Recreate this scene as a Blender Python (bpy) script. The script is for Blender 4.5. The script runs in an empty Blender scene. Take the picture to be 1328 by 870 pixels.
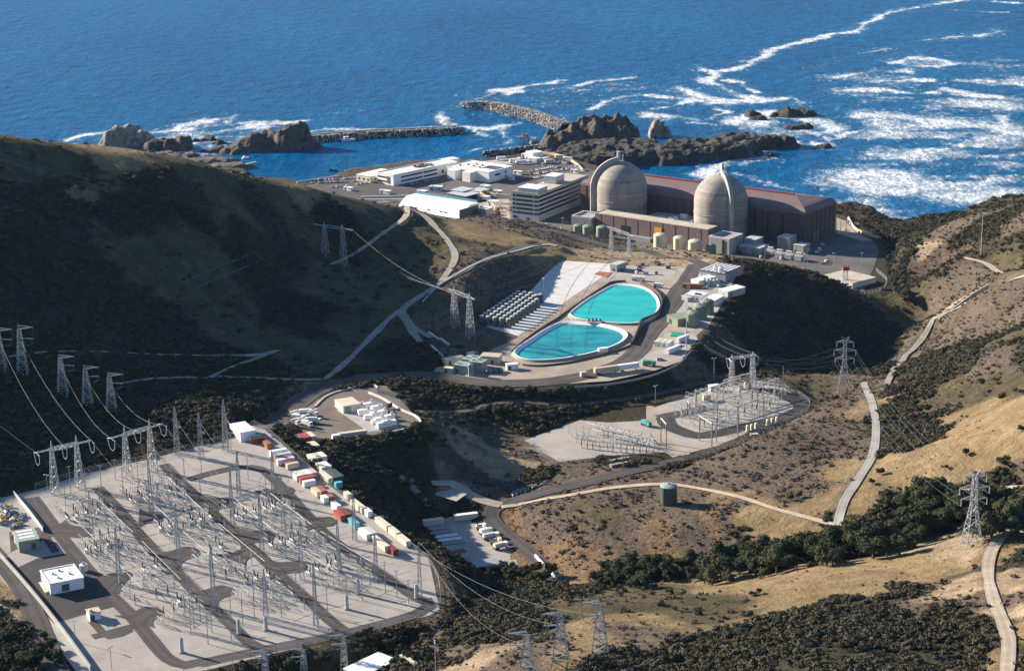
import bpy, bmesh, math, random
import numpy as np
from mathutils import Vector, Matrix
R = math.radians
C = bpy.context.scene.collection
SC = bpy.context.scene

# ------------------------------------------------------------------ camera, sky, sun, exposure
F, PITCH, ROLL, CH = 2500.0, R(16.3), R(1.0), 405.0
W0, H0 = 1328.0, 870.0
cam_data = bpy.data.cameras.new('camera'); cam = bpy.data.objects.new('camera', cam_data); C.objects.link(cam)
cam_data.sensor_fit = 'HORIZONTAL'; cam_data.sensor_width = 36; cam_data.lens = 36 * F / W0
cam_data.clip_start = 5; cam_data.clip_end = 60000
CM = Matrix.Rotation(math.pi / 2 - PITCH, 4, 'X') @ Matrix.Rotation(-ROLL, 4, 'Z')
cam.matrix_world = Matrix.Translation((0, 0, CH)) @ CM
SC.camera = cam
CR = np.array(CM.to_3x3())

SUN_EL, SUN_AZ = R(21.5), R(28)          # to the left and 25 degrees beyond, seen from the camera
sun_dir = Vector((-math.cos(SUN_AZ) * math.cos(SUN_EL), math.sin(SUN_AZ) * math.cos(SUN_EL), math.sin(SUN_EL)))
sl = bpy.data.lights.new('sun', 'SUN'); sl.energy = 5.0; sl.angle = R(0.5); sl.color = (1.0, 0.88, 0.74)
so = bpy.data.objects.new('sun', sl); C.objects.link(so)
so.rotation_euler = sun_dir.to_track_quat('Z', 'Y').to_euler(); so.location = (0, 800, 900)
wd = bpy.data.worlds.new('World'); SC.world = wd; wd.use_nodes = True
nt = wd.node_tree; nt.nodes.clear()
sky = nt.nodes.new('ShaderNodeTexSky'); sky.sky_type = 'NISHITA'; sky.sun_disc = False
sky.sun_elevation = SUN_EL; sky.sun_rotation = math.atan2(sun_dir.x, sun_dir.y)
sky.altitude = 200; sky.air_density = 1.0; sky.dust_density = 0.3; sky.ozone_density = 5.0
bg = nt.nodes.new('ShaderNodeBackground'); bg.inputs['Strength'].default_value = 0.072
wo = nt.nodes.new('ShaderNodeOutputWorld')
nt.links.new(sky.outputs[0], bg.inputs[0]); nt.links.new(bg.outputs[0], wo.inputs[0])
SC.view_settings.view_transform = 'Standard'; SC.view_settings.look = 'None'
SC.view_settings.exposure = 1.32; SC.view_settings.gamma = 1.0; SC.view_settings.use_curve_mapping = False
SC.cycles.max_bounces = 4; SC.cycles.diffuse_bounces = 2; SC.cycles.glossy_bounces = 2; SC.cycles.transparent_max_bounces = 4
rng = np.random.default_rng(7); random.seed(7)

# ------------------------------------------------------------------ pixel -> world
def ray(px, py):
    d = CR @ np.array([(px - W0 / 2) / F, -(py - H0 / 2) / F, -1.0])
    return d
def onz(px, py, z):
    d = ray(px, py); t = (z - CH) / d[2]
    return np.array([d[0] * t, d[1] * t, z])
def onz2(px, py, z): return onz(px, py, z)[:2]

# ------------------------------------------------------------------ value noise (numpy) used for relief and scatter
_perm = np.random.default_rng(11).permutation(4096)
_val = np.random.default_rng(12).random(4096)
def vnoise(x, y, s=1.0, seed=0):
    x = np.asarray(x, float) / s + seed * 17.31; y = np.asarray(y, float) / s + seed * 9.77
    xi = np.floor(x).astype(int); yi = np.floor(y).astype(int); fx = x - xi; fy = y - yi
    fx = fx * fx * fx * (fx * (fx * 6 - 15) + 10); fy = fy * fy * fy * (fy * (fy * 6 - 15) + 10)
    def h(a, b): return _val[_perm[(_perm[a & 4095] + b) & 4095]]
    return (h(xi, yi) * (1 - fx) + h(xi + 1, yi) * fx) * (1 - fy) + (h(xi, yi + 1) * (1 - fx) + h(xi + 1, yi + 1) * fx) * fy - 0.5
def fbm(x, y, s, o=4, seed=0, g=0.5):
    r = 0; a = 1.0
    for k in range(o): r = r + a * vnoise(x, y, s / 2 ** k, seed + k * 3); a *= g
    return r
def ridged(x, y, s, o=4, seed=0):
    r = 0; a = 1.0
    for k in range(o): r = r + a * (1 - 4 * np.abs(vnoise(x, y, s / 2 ** k, seed + k * 5))); a *= .5
    return r

def poly_sd(X, Y, poly):
    """signed distance to a polygon, negative inside"""
    P = np.asarray(poly, float)[:, :2]; n = len(P)
    d = np.full(X.shape, 1e18); ins = np.zeros(X.shape, bool)
    for i in range(n):
        a, b = P[i], P[(i + 1) % n]; e = b - a
        t = np.clip(((X - a[0]) * e[0] + (Y - a[1]) * e[1]) / (e @ e + 1e-9), 0, 1)
        d = np.minimum(d, (X - a[0] - t * e[0]) ** 2 + (Y - a[1] - t * e[1]) ** 2)
        c = ((a[1] > Y) != (b[1] > Y))
        with np.errstate(divide='ignore', invalid='ignore'):
            ins ^= c & (X < (b[0] - a[0]) * (Y - a[1]) / (b[1] - a[1] + 1e-12) + a[0])
    d = np.sqrt(d)
    return np.where(ins, -d, d)
def line_d(X, Y, pts):
    """distance to a polyline and the parameter (in segments) of the nearest point"""
    P = np.asarray(pts, float)[:, :2]; d = np.full(X.shape, 1e18); tt = np.zeros(X.shape)
    for i in range(len(P) - 1):
        a, b = P[i], P[i + 1]; e = b - a
        t = np.clip(((X - a[0]) * e[0] + (Y - a[1]) * e[1]) / (e @ e + 1e-9), 0, 1)
        q = (X - a[0] - t * e[0]) ** 2 + (Y - a[1] - t * e[1]) ** 2
        m = q < d; d = np.where(m, q, d); tt = np.where(m, i + t, tt)
    return np.sqrt(d), tt
def smooth_line(pts, step=4.0):
    """Catmull-Rom resampling of a polyline of n-d points"""
    P = np.asarray(pts, float); out = []
    Q = np.vstack([2 * P[0] - P[1], P, 2 * P[-1] - P[-2]])
    for i in range(1, len(Q) - 2):
        a, b, c, d = Q[i - 1], Q[i], Q[i + 1], Q[i + 2]
        n = max(1, int(np.linalg.norm((c - b)[:2]) / step))
        for k in range(n):
            t = k / n
            out.append(.5 * ((2 * b) + (c - a) * t + (2 * a - 5 * b + 4 * c - d) * t * t + (3 * b - a - 3 * c + d) * t ** 3))
    out.append(P[-1]); return np.array(out)

# ------------------------------------------------------------------ relief
ZP, ZT, ZS, ZD, ZB = 26.0, 78.0, 69.0, 66.0, 91.0   # plant, reservoir terrace, small switchyard, depot, storage yard levels
CTRL = [  # seen points (px, py, z)
 # west hill
 (0,178,197),(125,190,183),(200,205,174),(250,213,165),(350,235,143),(430,250,127),(520,264,104),(600,290,96),(680,306,87),(720,322,80.5),
 (0,215,186),(100,222,175),(200,235,165),(280,248,154),(350,262,139),(430,275,122),(470,285,112),(530,290,100),
 (0,280,170),(100,285,159),(200,300,145),(280,305,134),(350,310,121),(420,320,107),(470,330,97),(520,330,94),
 (0,340,156),(100,345,145),(200,350,132.5),(280,355,119),(350,360,107),(420,370,97),(470,380,89),
 (0,410,144.5),(100,410,131),(200,410,118),(280,410,106),(350,410,97),(420,430,89),
 (0,470,130),(100,465,120),(200,460,111),(280,460,102),(350,460,95),(0,540,118),(100,530,110),(200,520,105),(280,515,101),(350,500,95.5),(0,600,110),(100,595,107),(200,585,105),
 (430,490,89),(520,430,86),(560,320,99),(560,350,100),(600,345,98.5),(640,326,94),(690,314,86),
 (590,455,80),(540,475,84),(500,500,84),(610,420,84),
 # between terrace and plant
 (760,330,58),(850,335,54),(930,338,52),(960,344,66),
 # terrace rim, canyon
 (965,352,78),(1000,346,72),(1060,365,60),(1120,385,46),(1165,395,32),(1180,415,24),(1190,435,24),(1160,470,26),(1100,480,30),(1040,480,34),(960,470,42),
 # bench south of the canyon, small switchyard
 (1010,492,66),(1080,490,65),(1130,487,64),(1080,515,67),(1110,505,69),(880,520,69),(700,590,69),(950,560,69),
 # ravine and depot
 (600,560,70),(680,545,70),(560,570,72),(620,600,72),(680,610,71),(640,655,68),(520,640,82),(470,590,86),(560,640,74),(590,650,70),(600,720,66),(660,700,66),(700,740,67),
 (570,545,80),(640,520,74),(720,615,68),(640,580,78),(610,585,76),
 # tank slope and spur
 (700,680,74),(760,640,74),(868,655,78),(760,700,76),(720,745,66),(900,690,80),(960,640,80),(1085,680,90),(1040,665,86),(980,700,80),
 (1000,565,83),(930,592,79),(870,606,73),(1070,530,80),(1110,512,78),(1130,590,86),(1140,550,82),(1125,503,74),(1050,600,82),(960,610,78),(1090,640,87),
 # right hillside
 (1200,600,98),(1328,560,122),(1200,520,90),(1260,480,98),(1328,450,112),(1200,480,74),(1170,470,46),(1180,460,50),(1240,402,70),(1300,365,84),(1328,350,90),
 (1328,272,82),(1272,330,70),(1180,308,30),(1195,345,34),(1230,291,54),(1215,400,52),(1225,350,52),(1260,620,104),(1150,640,92),(1328,640,118),(1290,300,72),
 # oak valley and the grass slope in front of it
 (770,745,70),(850,742,72),(950,725,76),(1050,705,82),(1150,690,86),(1230,670,92),(1300,670,102),
 (760,775,86),(850,765,88),(1000,745,90),(1130,725,95),(1240,705,106),(1280,690,112),(1328,690,116),
 (850,800,104),(1000,790,106),(1120,760,108),(1220,740,114),(1250,760,118),(1285,730,119),(1300,800,127),(1305,865,134),(1328,800,134),
 (800,850,114),(900,840,116),(1000,850,126),(1100,820,122),(1200,800,122),(1200,865,138),(760,868,114),
 # ravine under the yard and the brush mound
 (600,765,72),(640,760,74),(700,755,74),(590,785,80),(620,805,92),(680,790,96),(740,780,96),(650,835,108),(590,860,104),(720,830,106),(680,868,112),(560,830,92),
 (500,830,88),(420,840,89),(450,866,86),(340,866,88),
 # big yard
 (45,635,105),(320,560,105),(440,680,100),(560,770,95),(230,865,94),(130,750,100),(300,700,100),(350,800,96),(0,700,103),(0,800,99),(60,860,96),(130,868,95),(20,640,105),(480,700,99),(410,610,100),
]
EXTRA = [ # points out of sight (world x, y, z)
 (-500,960,232),(-500,1090,252),(-420,1060,205),(-390,935,178),(-620,1000,270),(-650,1200,250),(-400,1230,160),(-350,880,150),(-330,800,112),(-420,760,120),(-600,800,180),(-300,700,100),(-260,640,92),
 (-300,1330,105),(-330,1480,60),(-350,1650,26),(-200,1380,100),(-200,1500,62),(-230,1650,24),(-100,1470,66),(-90,1560,40),(-110,1680,26),(-20,1530,60),(10,1600,34),(60,1480,50),(80,1560,32),
 (-600,1500,120),(-600,1750,30),(-800,1400,200),(-900,1000,320),(-800,600,160),
 (420,1000,160),(420,700,165),(520,850,220),(480,1250,125),(480,1450,90),(520,1650,40),(420,1560,50),(600,1250,170),(300,560,140),(150,560,120),(0,560,100),(-150,560,88),(450,560,180),
 (250,1560,26),(290,1480,26),(330,1420,28),
]
ctrl = np.array([onz(*c) for c in CTRL] + [list(e) for e in EXTRA], float)
_S = 100.0
def _phi(r): return np.sqrt(r * r + 0.16)
def rbf_fit(P, v):
    n = len(P); D = _phi(np.linalg.norm(P[:, None] - P[None], axis=2)) - 0.0 * np.eye(n)
    A = np.zeros((n + 3, n + 3)); A[:n, :n] = D + 0.02 * -np.eye(n); A[:n, n] = 1; A[:n, n + 1:] = P; A[n:, :n] = A[:n, n:].T
    b = np.zeros(n + 3); b[:n] = v
    return np.linalg.solve(A, b)
_w = rbf_fit(ctrl[:, :2] / _S, ctrl[:, 2])
def rbf_eval(X, Y):
    sh = X.shape; q = np.stack([X.ravel(), Y.ravel()], 1) / _S; P = ctrl[:, :2] / _S; out = np.empty(len(q))
    for s in range(0, len(q), 20000):
        c = q[s:s + 20000]; D = _phi(np.sqrt(((c[:, None] - P[None]) ** 2).sum(2)))
        out[s:s + 20000] = D @ _w[:len(P)] + _w[len(P)] + c @ _w[len(P) + 1:]
    return out.reshape(sh)

G = 3.0; GX0, GX1, GY0, GY1 = -570.0, 540.0, 450.0, 2060.0
gx = np.arange(GX0, GX1 + .1, G); gy = np.arange(GY0, GY1 + .1, G)
GXX, GYY = np.meshgrid(gx, gy)
Z = rbf_eval(GXX, GYY)
Z += fbm(GXX, GYY, 90, 5, 1) * 5.0 + fbm(GXX, GYY, 14, 2, 5) * 0.8

def hz(x, y):
    x = np.asarray(x, float); y = np.asarray(y, float)
    u = np.clip((x - GX0) / G, 0, len(gx) - 1.001); v = np.clip((y - GY0) / G, 0, len(gy) - 1.001)
    i = u.astype(int); j = v.astype(int); a = u - i; b = v - j
    return (Z[j, i] * (1 - a) + Z[j, i + 1] * a) * (1 - b) + (Z[j + 1, i] * (1 - a) + Z[j + 1, i + 1] * a) * b
_T = np.arange(440, 2600, 2.0)
def hit(px, py):
    """the point of the ground seen at a pixel"""
    d = ray(px, py); d = d / d[1]
    x = d[0] * _T; y = _T; z = CH + d[2] * _T
    g = np.where((x > GX0) & (x < GX1) & (y < GY1), hz(x, y), 0.0)
    k = np.argmax(z < g)
    if k == 0: return onz(px, py, 0.0)
    a = z[k - 1] - g[k - 1]; b = g[k] - z[k]; t = a / (a + b + 1e-9)
    Y = _T[k - 1] + 2.0 * t
    return np.array([d[0] * Y, Y, float(hz(d[0] * Y, Y))])

def pad(poly_px, z, slope=0.65, keep=6.0):
    global Z
    if callable(z): zz = z(GXX, GYY); poly = np.array([onz2(a, b, c) for a, b, c in poly_px])
    else: zz = z; poly = np.array([onz2(p[0], p[1], z) for p in poly_px])
    d = np.maximum(poly_sd(GXX, GYY, poly) - keep, 0)
    Z = np.clip(Z, zz - slope * d, zz + slope * d)
    return poly
# shore: everything seaward of the shoreline drops below the water
SHORE_PX = [(-60,232),(120,205),(175,198),(240,200),(275,206),(300,215),(330,232),(390,238),(440,226),(500,215),(560,209),(640,203),(690,193),(735,200),(790,222),(840,236),(900,245),(1000,263),(1075,270),(1100,274),(1130,282),(1160,294),(1178,305),(1200,301),(1240,290),(1290,281),(1345,272)]
shore = [onz2(a, b, 0) for a, b in SHORE_PX]
shore = [(-900., shore[0][1] - 100)] + [tuple(s) for s in shore] + [(900., shore[-1][1] + 80)]
land = shore + [(900., 300.), (-900., 300.)]
sdl = poly_sd(GXX, GYY, land) + fbm(GXX, GYY, 40, 3, 9) * 22
Z = np.where(sdl < 0, np.minimum(np.maximum(Z, 3), 1 + np.maximum(-sdl, 0) * 1.1 + 3), -1.5 - np.minimum(sdl, 40) * 0.2)
PLANT = [(120,232),(300,226),(392,240),(440,228),(505,219),(560,212),(640,206),(690,199),(735,206),(800,224),(900,248),(1000,266),(1075,275),(1098,281),(1118,296),(1138,309),(1150,325),(1146,345),(1160,378),(1130,392),(1070,378),(1000,358),(950,340),(840,333),(700,300),(600,300),(450,300),(200,300)]
plant_poly = pad(PLANT, ZP, 1.1)
TERR = [(632,424),(668,392),(705,358),(735,336),(790,338),(880,343),(955,346),(962,356),(942,392),(925,420),(905,440),(880,470),(845,486),(790,498),(680,504),(600,500),(545,496),(540,484),(585,468),(650,452)]
terr_poly = pad(TERR, ZT, 0.7, 2.0)
GULLY = [(536,618),(562,610),(586,620),(606,640),(592,650),(562,641)]
gully_poly = pad(GULLY, 72.0, 0.7, 2.0)
SW2 = [(678,570),(722,600),(780,592),(885,600),(955,570),(1050,526),(1005,493),(930,491),(870,508),(838,520),(790,530),(740,548)]
sw2_poly = pad(SW2, ZS, 0.6)
DEPOT = [(545,676),(608,664),(638,668),(690,722),(664,742),(612,748)]
STOR = [(404,520),(430,508),(500,498),(520,515),(545,545),(535,556),(470,568),(420,572),(385,590),(360,560)]
stor_poly = pad(STOR, ZB, 0.6)
# the big yard is graded: a plane through three corners
_a, _b, _c = onz(320, 560, 104.), onz(570, 790, 95.), onz(230, 865, 94.5)
_n = np.cross(_b - _a, _c - _a)
def yard_z(x, y): return _a[2] - ((x - _a[0]) * _n[0] + (y - _a[1]) * _n[1]) / _n[2]
def on_yard(px, py):
    d = ray(px, py); t = (_n @ (_a - np.array([0, 0, CH]))) / (_n @ d)
    return np.array([0, 0, CH]) + d * t
YARD = [(40,632),(110,612),(200,592),(300,566),(330,548),(345,556),(420,622),(560,722),(575,790),(560,800),(400,838),(235,880),(110,880),(40,790),(-60,690),(-60,655)]
yard_poly = np.array([on_yard(*p)[:2] for p in YARD])
_d = np.maximum(poly_sd(GXX, GYY, yard_poly) - 6, 0); _z = yard_z(GXX, GYY)
Z = np.clip(Z, _z - .9 * _d, _z + .9 * _d)
depot_poly = pad(DEPOT, ZD, 0.95)

# roads: (pixels, half width, material, paved?)
ROADS = {
 'access':    ([(330,552),(385,523),(430,500),(490,486),(560,490),(640,497),(720,494),(790,478),(822,460),(838,436),(858,412),(880,380),(905,345)], 6.5, 'asphalt'),
 'hill':      ([(422,492),(452,468),(500,420),(535,392),(570,368),(590,336),(580,312),(555,285),(532,272)], 2.1, 'pale'),
 'spur':      ([(430,342),(470,322),(500,300),(525,283),(528,270)], 2.0, 'dirt'),
 'rim':       ([(545,445),(528,420),(522,402),(560,375),(600,352),(650,330),(700,317),(722,322)], 2.2, 'pale'),
 'benchwest': ([(10,462),(60,456),(140,457),(230,461),(320,461),(362,457)], 1.8, 'pale'),
 'benchlow':  ([(150,497),(200,492),(270,490),(330,492),(415,495)], 1.8, 'pale'),
 'benchlink': ([(270,490),(310,474),(360,457)], 1.5, 'pale'),
 'spine':     ([(1120,498),(1132,525),(1136,560),(1130,592),(1112,622),(1095,650),(1085,680),(1078,690)], 2.0, 'concrete'),
 'tankroad':  ([(1085,680),(1040,670),(1000,657),(960,645),(910,634),(860,629),(800,632),(740,640),(690,650),(650,662)], 1.8, 'dirt'),
 'creek':     ([(722,752),(690,722),(655,692),(636,672),(650,658),(700,640),(760,626),(830,608),(890,598)], 4.2, 'asphalt'),
 'upper':     ([(520,402),(535,424),(560,440)], 2.2, 'pale'),
 'right':     ([(1345,688),(1310,692),(1288,712),(1281,740),(1288,775),(1303,812),(1308,840),(1304,880)], 2.3, 'dirt'),
 'lookout':   ([(1150,498),(1170,468),(1186,452),(1210,425),(1240,400),(1268,380),(1300,366),(1345,358)], 1.8, 'pale'),
 'ridge':     ([(1250,336),(1290,350),(1345,356)], 2.4, 'dirt'),
 'westshore': ([(-20,702),(25,760),(45,800),(75,868),(90,890)], 4.0, 'asphalt'),
 'plantroad': ([(690,296),(735,304),(800,322),(850,330),(905,340),(940,342)], 4.5, 'asphalt'),
 'swroad':    ([(540,530),(640,523),(740,525),(830,515),(900,500),(950,488)], 3.0, 'asphalt'),
 'gully':     ([(560,622),(585,625),(605,640),(622,654),(650,658)], 3.5, 'dirt'),
 'eastslope': ([(1220,640),(1280,636),(1345,624)], 2.2, 'dirt'),
}
road_world = {}
for k, (pts, hw, mt) in ROADS.items():
    w = np.array([hit(*p) for p in pts]); w = smooth_line(w, 5.0)
    z = hz(w[:, 0], w[:, 1]); ker = np.ones(9) / 9
    zs = np.convolve(np.pad(z, 4, 'edge'), ker, 'valid'); w[:, 2] = zs; road_world[k] = (w, hw, mt)
for k, (w, hw, mt) in road_world.items():
    lo = w.min(0) - 30; hi = w.max(0) + 30
    i0, i1 = np.searchsorted(gx, [lo[0], hi[0]]); j0, j1 = np.searchsorted(gy, [lo[1], hi[1]])
    if i1 <= i0 or j1 <= j0: continue
    sx, sy = GXX[j0:j1, i0:i1], GYY[j0:j1, i0:i1]
    d, t = line_d(sx, sy, w); zr = np.interp(t, np.arange(len(w)), w[:, 2])
    dd = np.maximum(d - hw - 2.5, 0); sub = Z[j0:j1, i0:i1]
    Z[j0:j1, i0:i1] = np.clip(sub, zr - .8 * dd, zr + .8 * dd)
#@@CORE_END
# ------------------------------------------------------------------ materials
M = {}
def nodes_of(m):
    m.use_nodes = True; t = m.node_tree; return t, t.nodes['Principled BSDF']
def mat(name, col, rough=0.8, metal=0.0, var=0.12, scale=0.5, spec=0.3, bump=0.0, stretch=None, col2=None):
    """solid colour broken by two scales of object-space noise"""
    m = bpy.data.materials.new(name); t, b = nodes_of(m); N = t.nodes; L = t.links
    b.inputs['Roughness'].default_value = rough; b.inputs['Metallic'].default_value = metal
    b.inputs['Specular IOR Level'].default_value = spec
    tc = N.new('ShaderNodeTexCoord'); src = tc.outputs['Object']
    if stretch:
        mp = N.new('ShaderNodeMapping'); mp.inputs['Scale'].default_value = stretch; L.new(src, mp.inputs[0]); src = mp.outputs[0]
    n1 = N.new('ShaderNodeTexNoise'); n1.inputs['Scale'].default_value = scale; n1.inputs['Detail'].default_value = 6; n1.inputs['Roughness'].default_value = .65
    L.new(src, n1.inputs['Vector'])
    r = N.new('ShaderNodeValToRGB'); r.color_ramp.elements[0].position = .3; r.color_ramp.elements[1].position = .72
    c = np.array(col[:3]); c2 = np.array(col2[:3]) if col2 else c
    r.color_ramp.elements[0].color = (*np.clip(c * (1 - var), 0, 1), 1); r.color_ramp.elements[1].color = (*np.clip(c2 * (1 + var), 0, 1), 1)
    L.new(n1.outputs['Fac'], r.inputs[0]); L.new(r.outputs[0], b.inputs['Base Color'])
    if bump:
        bp = N.new('ShaderNodeBump'); bp.inputs['Strength'].default_value = bump; bp.inputs['Distance'].default_value = .5
        L.new(n1.outputs['Fac'], bp.inputs['Height']); L.new(bp.outputs[0], b.inputs['Normal'])
    M[name] = m; return m
mat('asphalt', (.082, .071, .065), .9, var=.3, scale=.06)
mat('asphalt_dark', (.050, .046, .045), .9, var=.25, scale=.1)
mat('plant_asphalt', (.115, .106, .10), .9, var=.3, scale=.05)
mat('knoll_asphalt', (.155, .125, .102), .9, var=.25, scale=.06)
mat('pale', (.26, .235, .20), .95, var=.25, scale=.15)
mat('dirt', (.37, .305, .225), .95, var=.25, scale=.15)
mat('concrete', (.36, .345, .31), .9, var=.2, scale=.12)
mat('concrete_new', (.55, .54, .51), .85, var=.14, scale=.1)
mat('gravel', (.345, .315, .275), .95, var=.17, scale=.09)
mat('gravel_tan', (.34, .28, .215), .95, var=.25, scale=.07)
mat('white', (.78, .77, .74), .5, var=.06, scale=.15)
mat('cream', (.62, .56, .42), .6, var=.08, scale=.3)
mat('beige', (.55, .45, .32), .6, var=.1, scale=.3)
mat('grey', (.30, .31, .32), .6, var=.12, scale=.3)
mat('lightgrey', (.48, .49, .48), .6, var=.1, scale=.3)
mat('darkgrey', (.09, .095, .10), .6, var=.15, scale=.4)
mat('glassdark', (.02, .025, .032), .15, var=.2, scale=.2, spec=.6)
mat('steel', (.36, .38, .39), .5, metal=.3, var=.1, scale=.4)
mat('steel_dark', (.17, .18, .19), .55, metal=.2, var=.1, scale=.4)
mat('green_steel', (.19, .235, .19), .6, var=.1, scale=.3)
mat('green_pale', (.29, .35, .30), .6, var=.1, scale=.3)
mat('green_dark', (.05, .09, .06), .55, var=.15, scale=.4)
mat('tank_cream', (.56, .54, .36), .55, var=.08, scale=.25)
mat('tank_olive', (.24, .265, .185), .55, var=.1, scale=.25)
mat('turbine_brown', (.135, .085, .078), .65, var=.12, scale=.08, stretch=(1, 1, .15))
mat('rib_brown', (.10, .062, .057), .65); mat('tank_green', (.07, .092, .074), .5, var=.1); mat('point_ground', (.12, .10, .08), .95, var=.3, scale=.1)
mat('turbine_roof', (.185, .125, .118), .6, var=.1, scale=.05)
mat('aux_brown', (.185, .127, .117), .7, var=.1, scale=.1, stretch=(1, 1, .2))
mat('roof_tan', (.46, .41, .33), .9, var=.2, scale=.15)
mat('orange', (.80, .33, .03), .5, var=.048)
mat('yellow', (.70, .45, .05), .5, var=.08)
mat('red', (.36, .085, .055), .5, var=.12)
mat('rust', (.32, .12, .06), .7, var=.2)
mat('maroon', (.20, .05, .04), .6, var=.15)
mat('blue', (.06, .20, .42), .5, var=.1)
mat('teal', (.12, .38, .42), .5, var=.1)
mat('emerald', (.02, .30, .15), .5, var=.1)
mat('black', (.02, .02, .022), .6, var=.1)
mat('rock', (.055, .046, .040), .95, var=.5, scale=.16, bump=1.0, col2=(.10, .082, .066))
mat('rock_dark', (.034, .031, .028), .95, var=.5, scale=.18, bump=1.0, col2=(.062, .054, .044))
mat('rock_pale', (.18, .145, .11), .95, var=.5, scale=.2, bump=1.0, col2=(.30, .24, .18))
mat('armour', (.30, .285, .26), .9, var=.4, scale=.3)
mat('wood', (.10, .07, .05), .8, var=.2)
mat('bark', (.09, .07, .055), .95, var=.3)
mat('silver', (.42, .44, .46), .45, metal=.2, var=.05)
mat('cask', (.13, .15, .14), .75, var=.15, scale=.3)  # dark tone carries the shade on the cask sides, below pale lids
mat('cable', (.13, .135, .14), .6, metal=.1, var=.05)
mat('pool_liner', (.74, .76, .74), .6, var=.048)

# wheel tracks: ribbons carry a 'track' attribute, plain sheets do not
for _k, _f in (('asphalt', .62), ('asphalt_dark', .7), ('dirt', 1.28), ('pale', 1.25), ('concrete', .8), ('gravel', 1.0)):
    _t = M[_k].node_tree; _b = _t.nodes['Principled BSDF']; _l = _b.inputs['Base Color'].links[0].from_socket
    _v = _t.nodes.new('ShaderNodeVertexColor'); _v.layer_name = 'track'; _s = _t.nodes.new('ShaderNodeSeparateColor'); _t.links.new(_v.outputs[0], _s.inputs[0])
    _m = _t.nodes.new('ShaderNodeMix'); _m.data_type = 'RGBA'; _m.blend_type = 'MULTIPLY'; _t.links.new(_s.outputs[0], _m.inputs[0]); _t.links.new(_l, _m.inputs[6]); _m.inputs[7].default_value = (_f, _f, _f, 1); _m.clamp_result = False
    _t.links.new(_m.outputs[2], _b.inputs['Base Color'])

# striped concrete of the reactor shells
def shell_material():
    m = bpy.data.materials.new('shell_concrete'); t, b = nodes_of(m); N = t.nodes; L = t.links
    tc = N.new('ShaderNodeTexCoord')
    mp = N.new('ShaderNodeMapping'); mp.inputs['Scale'].default_value = (.012, .012, .42); L.new(tc.outputs['Object'], mp.inputs[0])
    n = N.new('ShaderNodeTexNoise'); n.inputs['Scale'].default_value = 1.0; n.inputs['Detail'].default_value = 5; L.new(mp.outputs[0], n.inputs['Vector'])
    mp2 = N.new('ShaderNodeMapping'); mp2.inputs['Scale'].default_value = (.22, .22, .03); L.new(tc.outputs['Object'], mp2.inputs[0])
    n2 = N.new('ShaderNodeTexNoise'); n2.inputs['Scale'].default_value = 1.0; n2.inputs['Detail'].default_value = 6; L.new(mp2.outputs[0], n2.inputs['Vector'])
    mx = N.new('ShaderNodeMix'); mx.data_type = 'FLOAT'; mx.inputs[0].default_value = .4; L.new(n.outputs['Fac'], mx.inputs[2]); L.new(n2.outputs['Fac'], mx.inputs[3])
    r = N.new('ShaderNodeValToRGB'); e = r.color_ramp.elements
    e[0].position = .36; e[0].color = (.20, .18, .158, 1); e[1].position = .68; e[1].color = (.385, .345, .295, 1)
    L.new(mx.outputs[0], r.inputs[0]); L.new(r.outputs[0], b.inputs['Base Color']); b.inputs['Roughness'].default_value = .9
    M['shell'] = m
shell_material()

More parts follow.
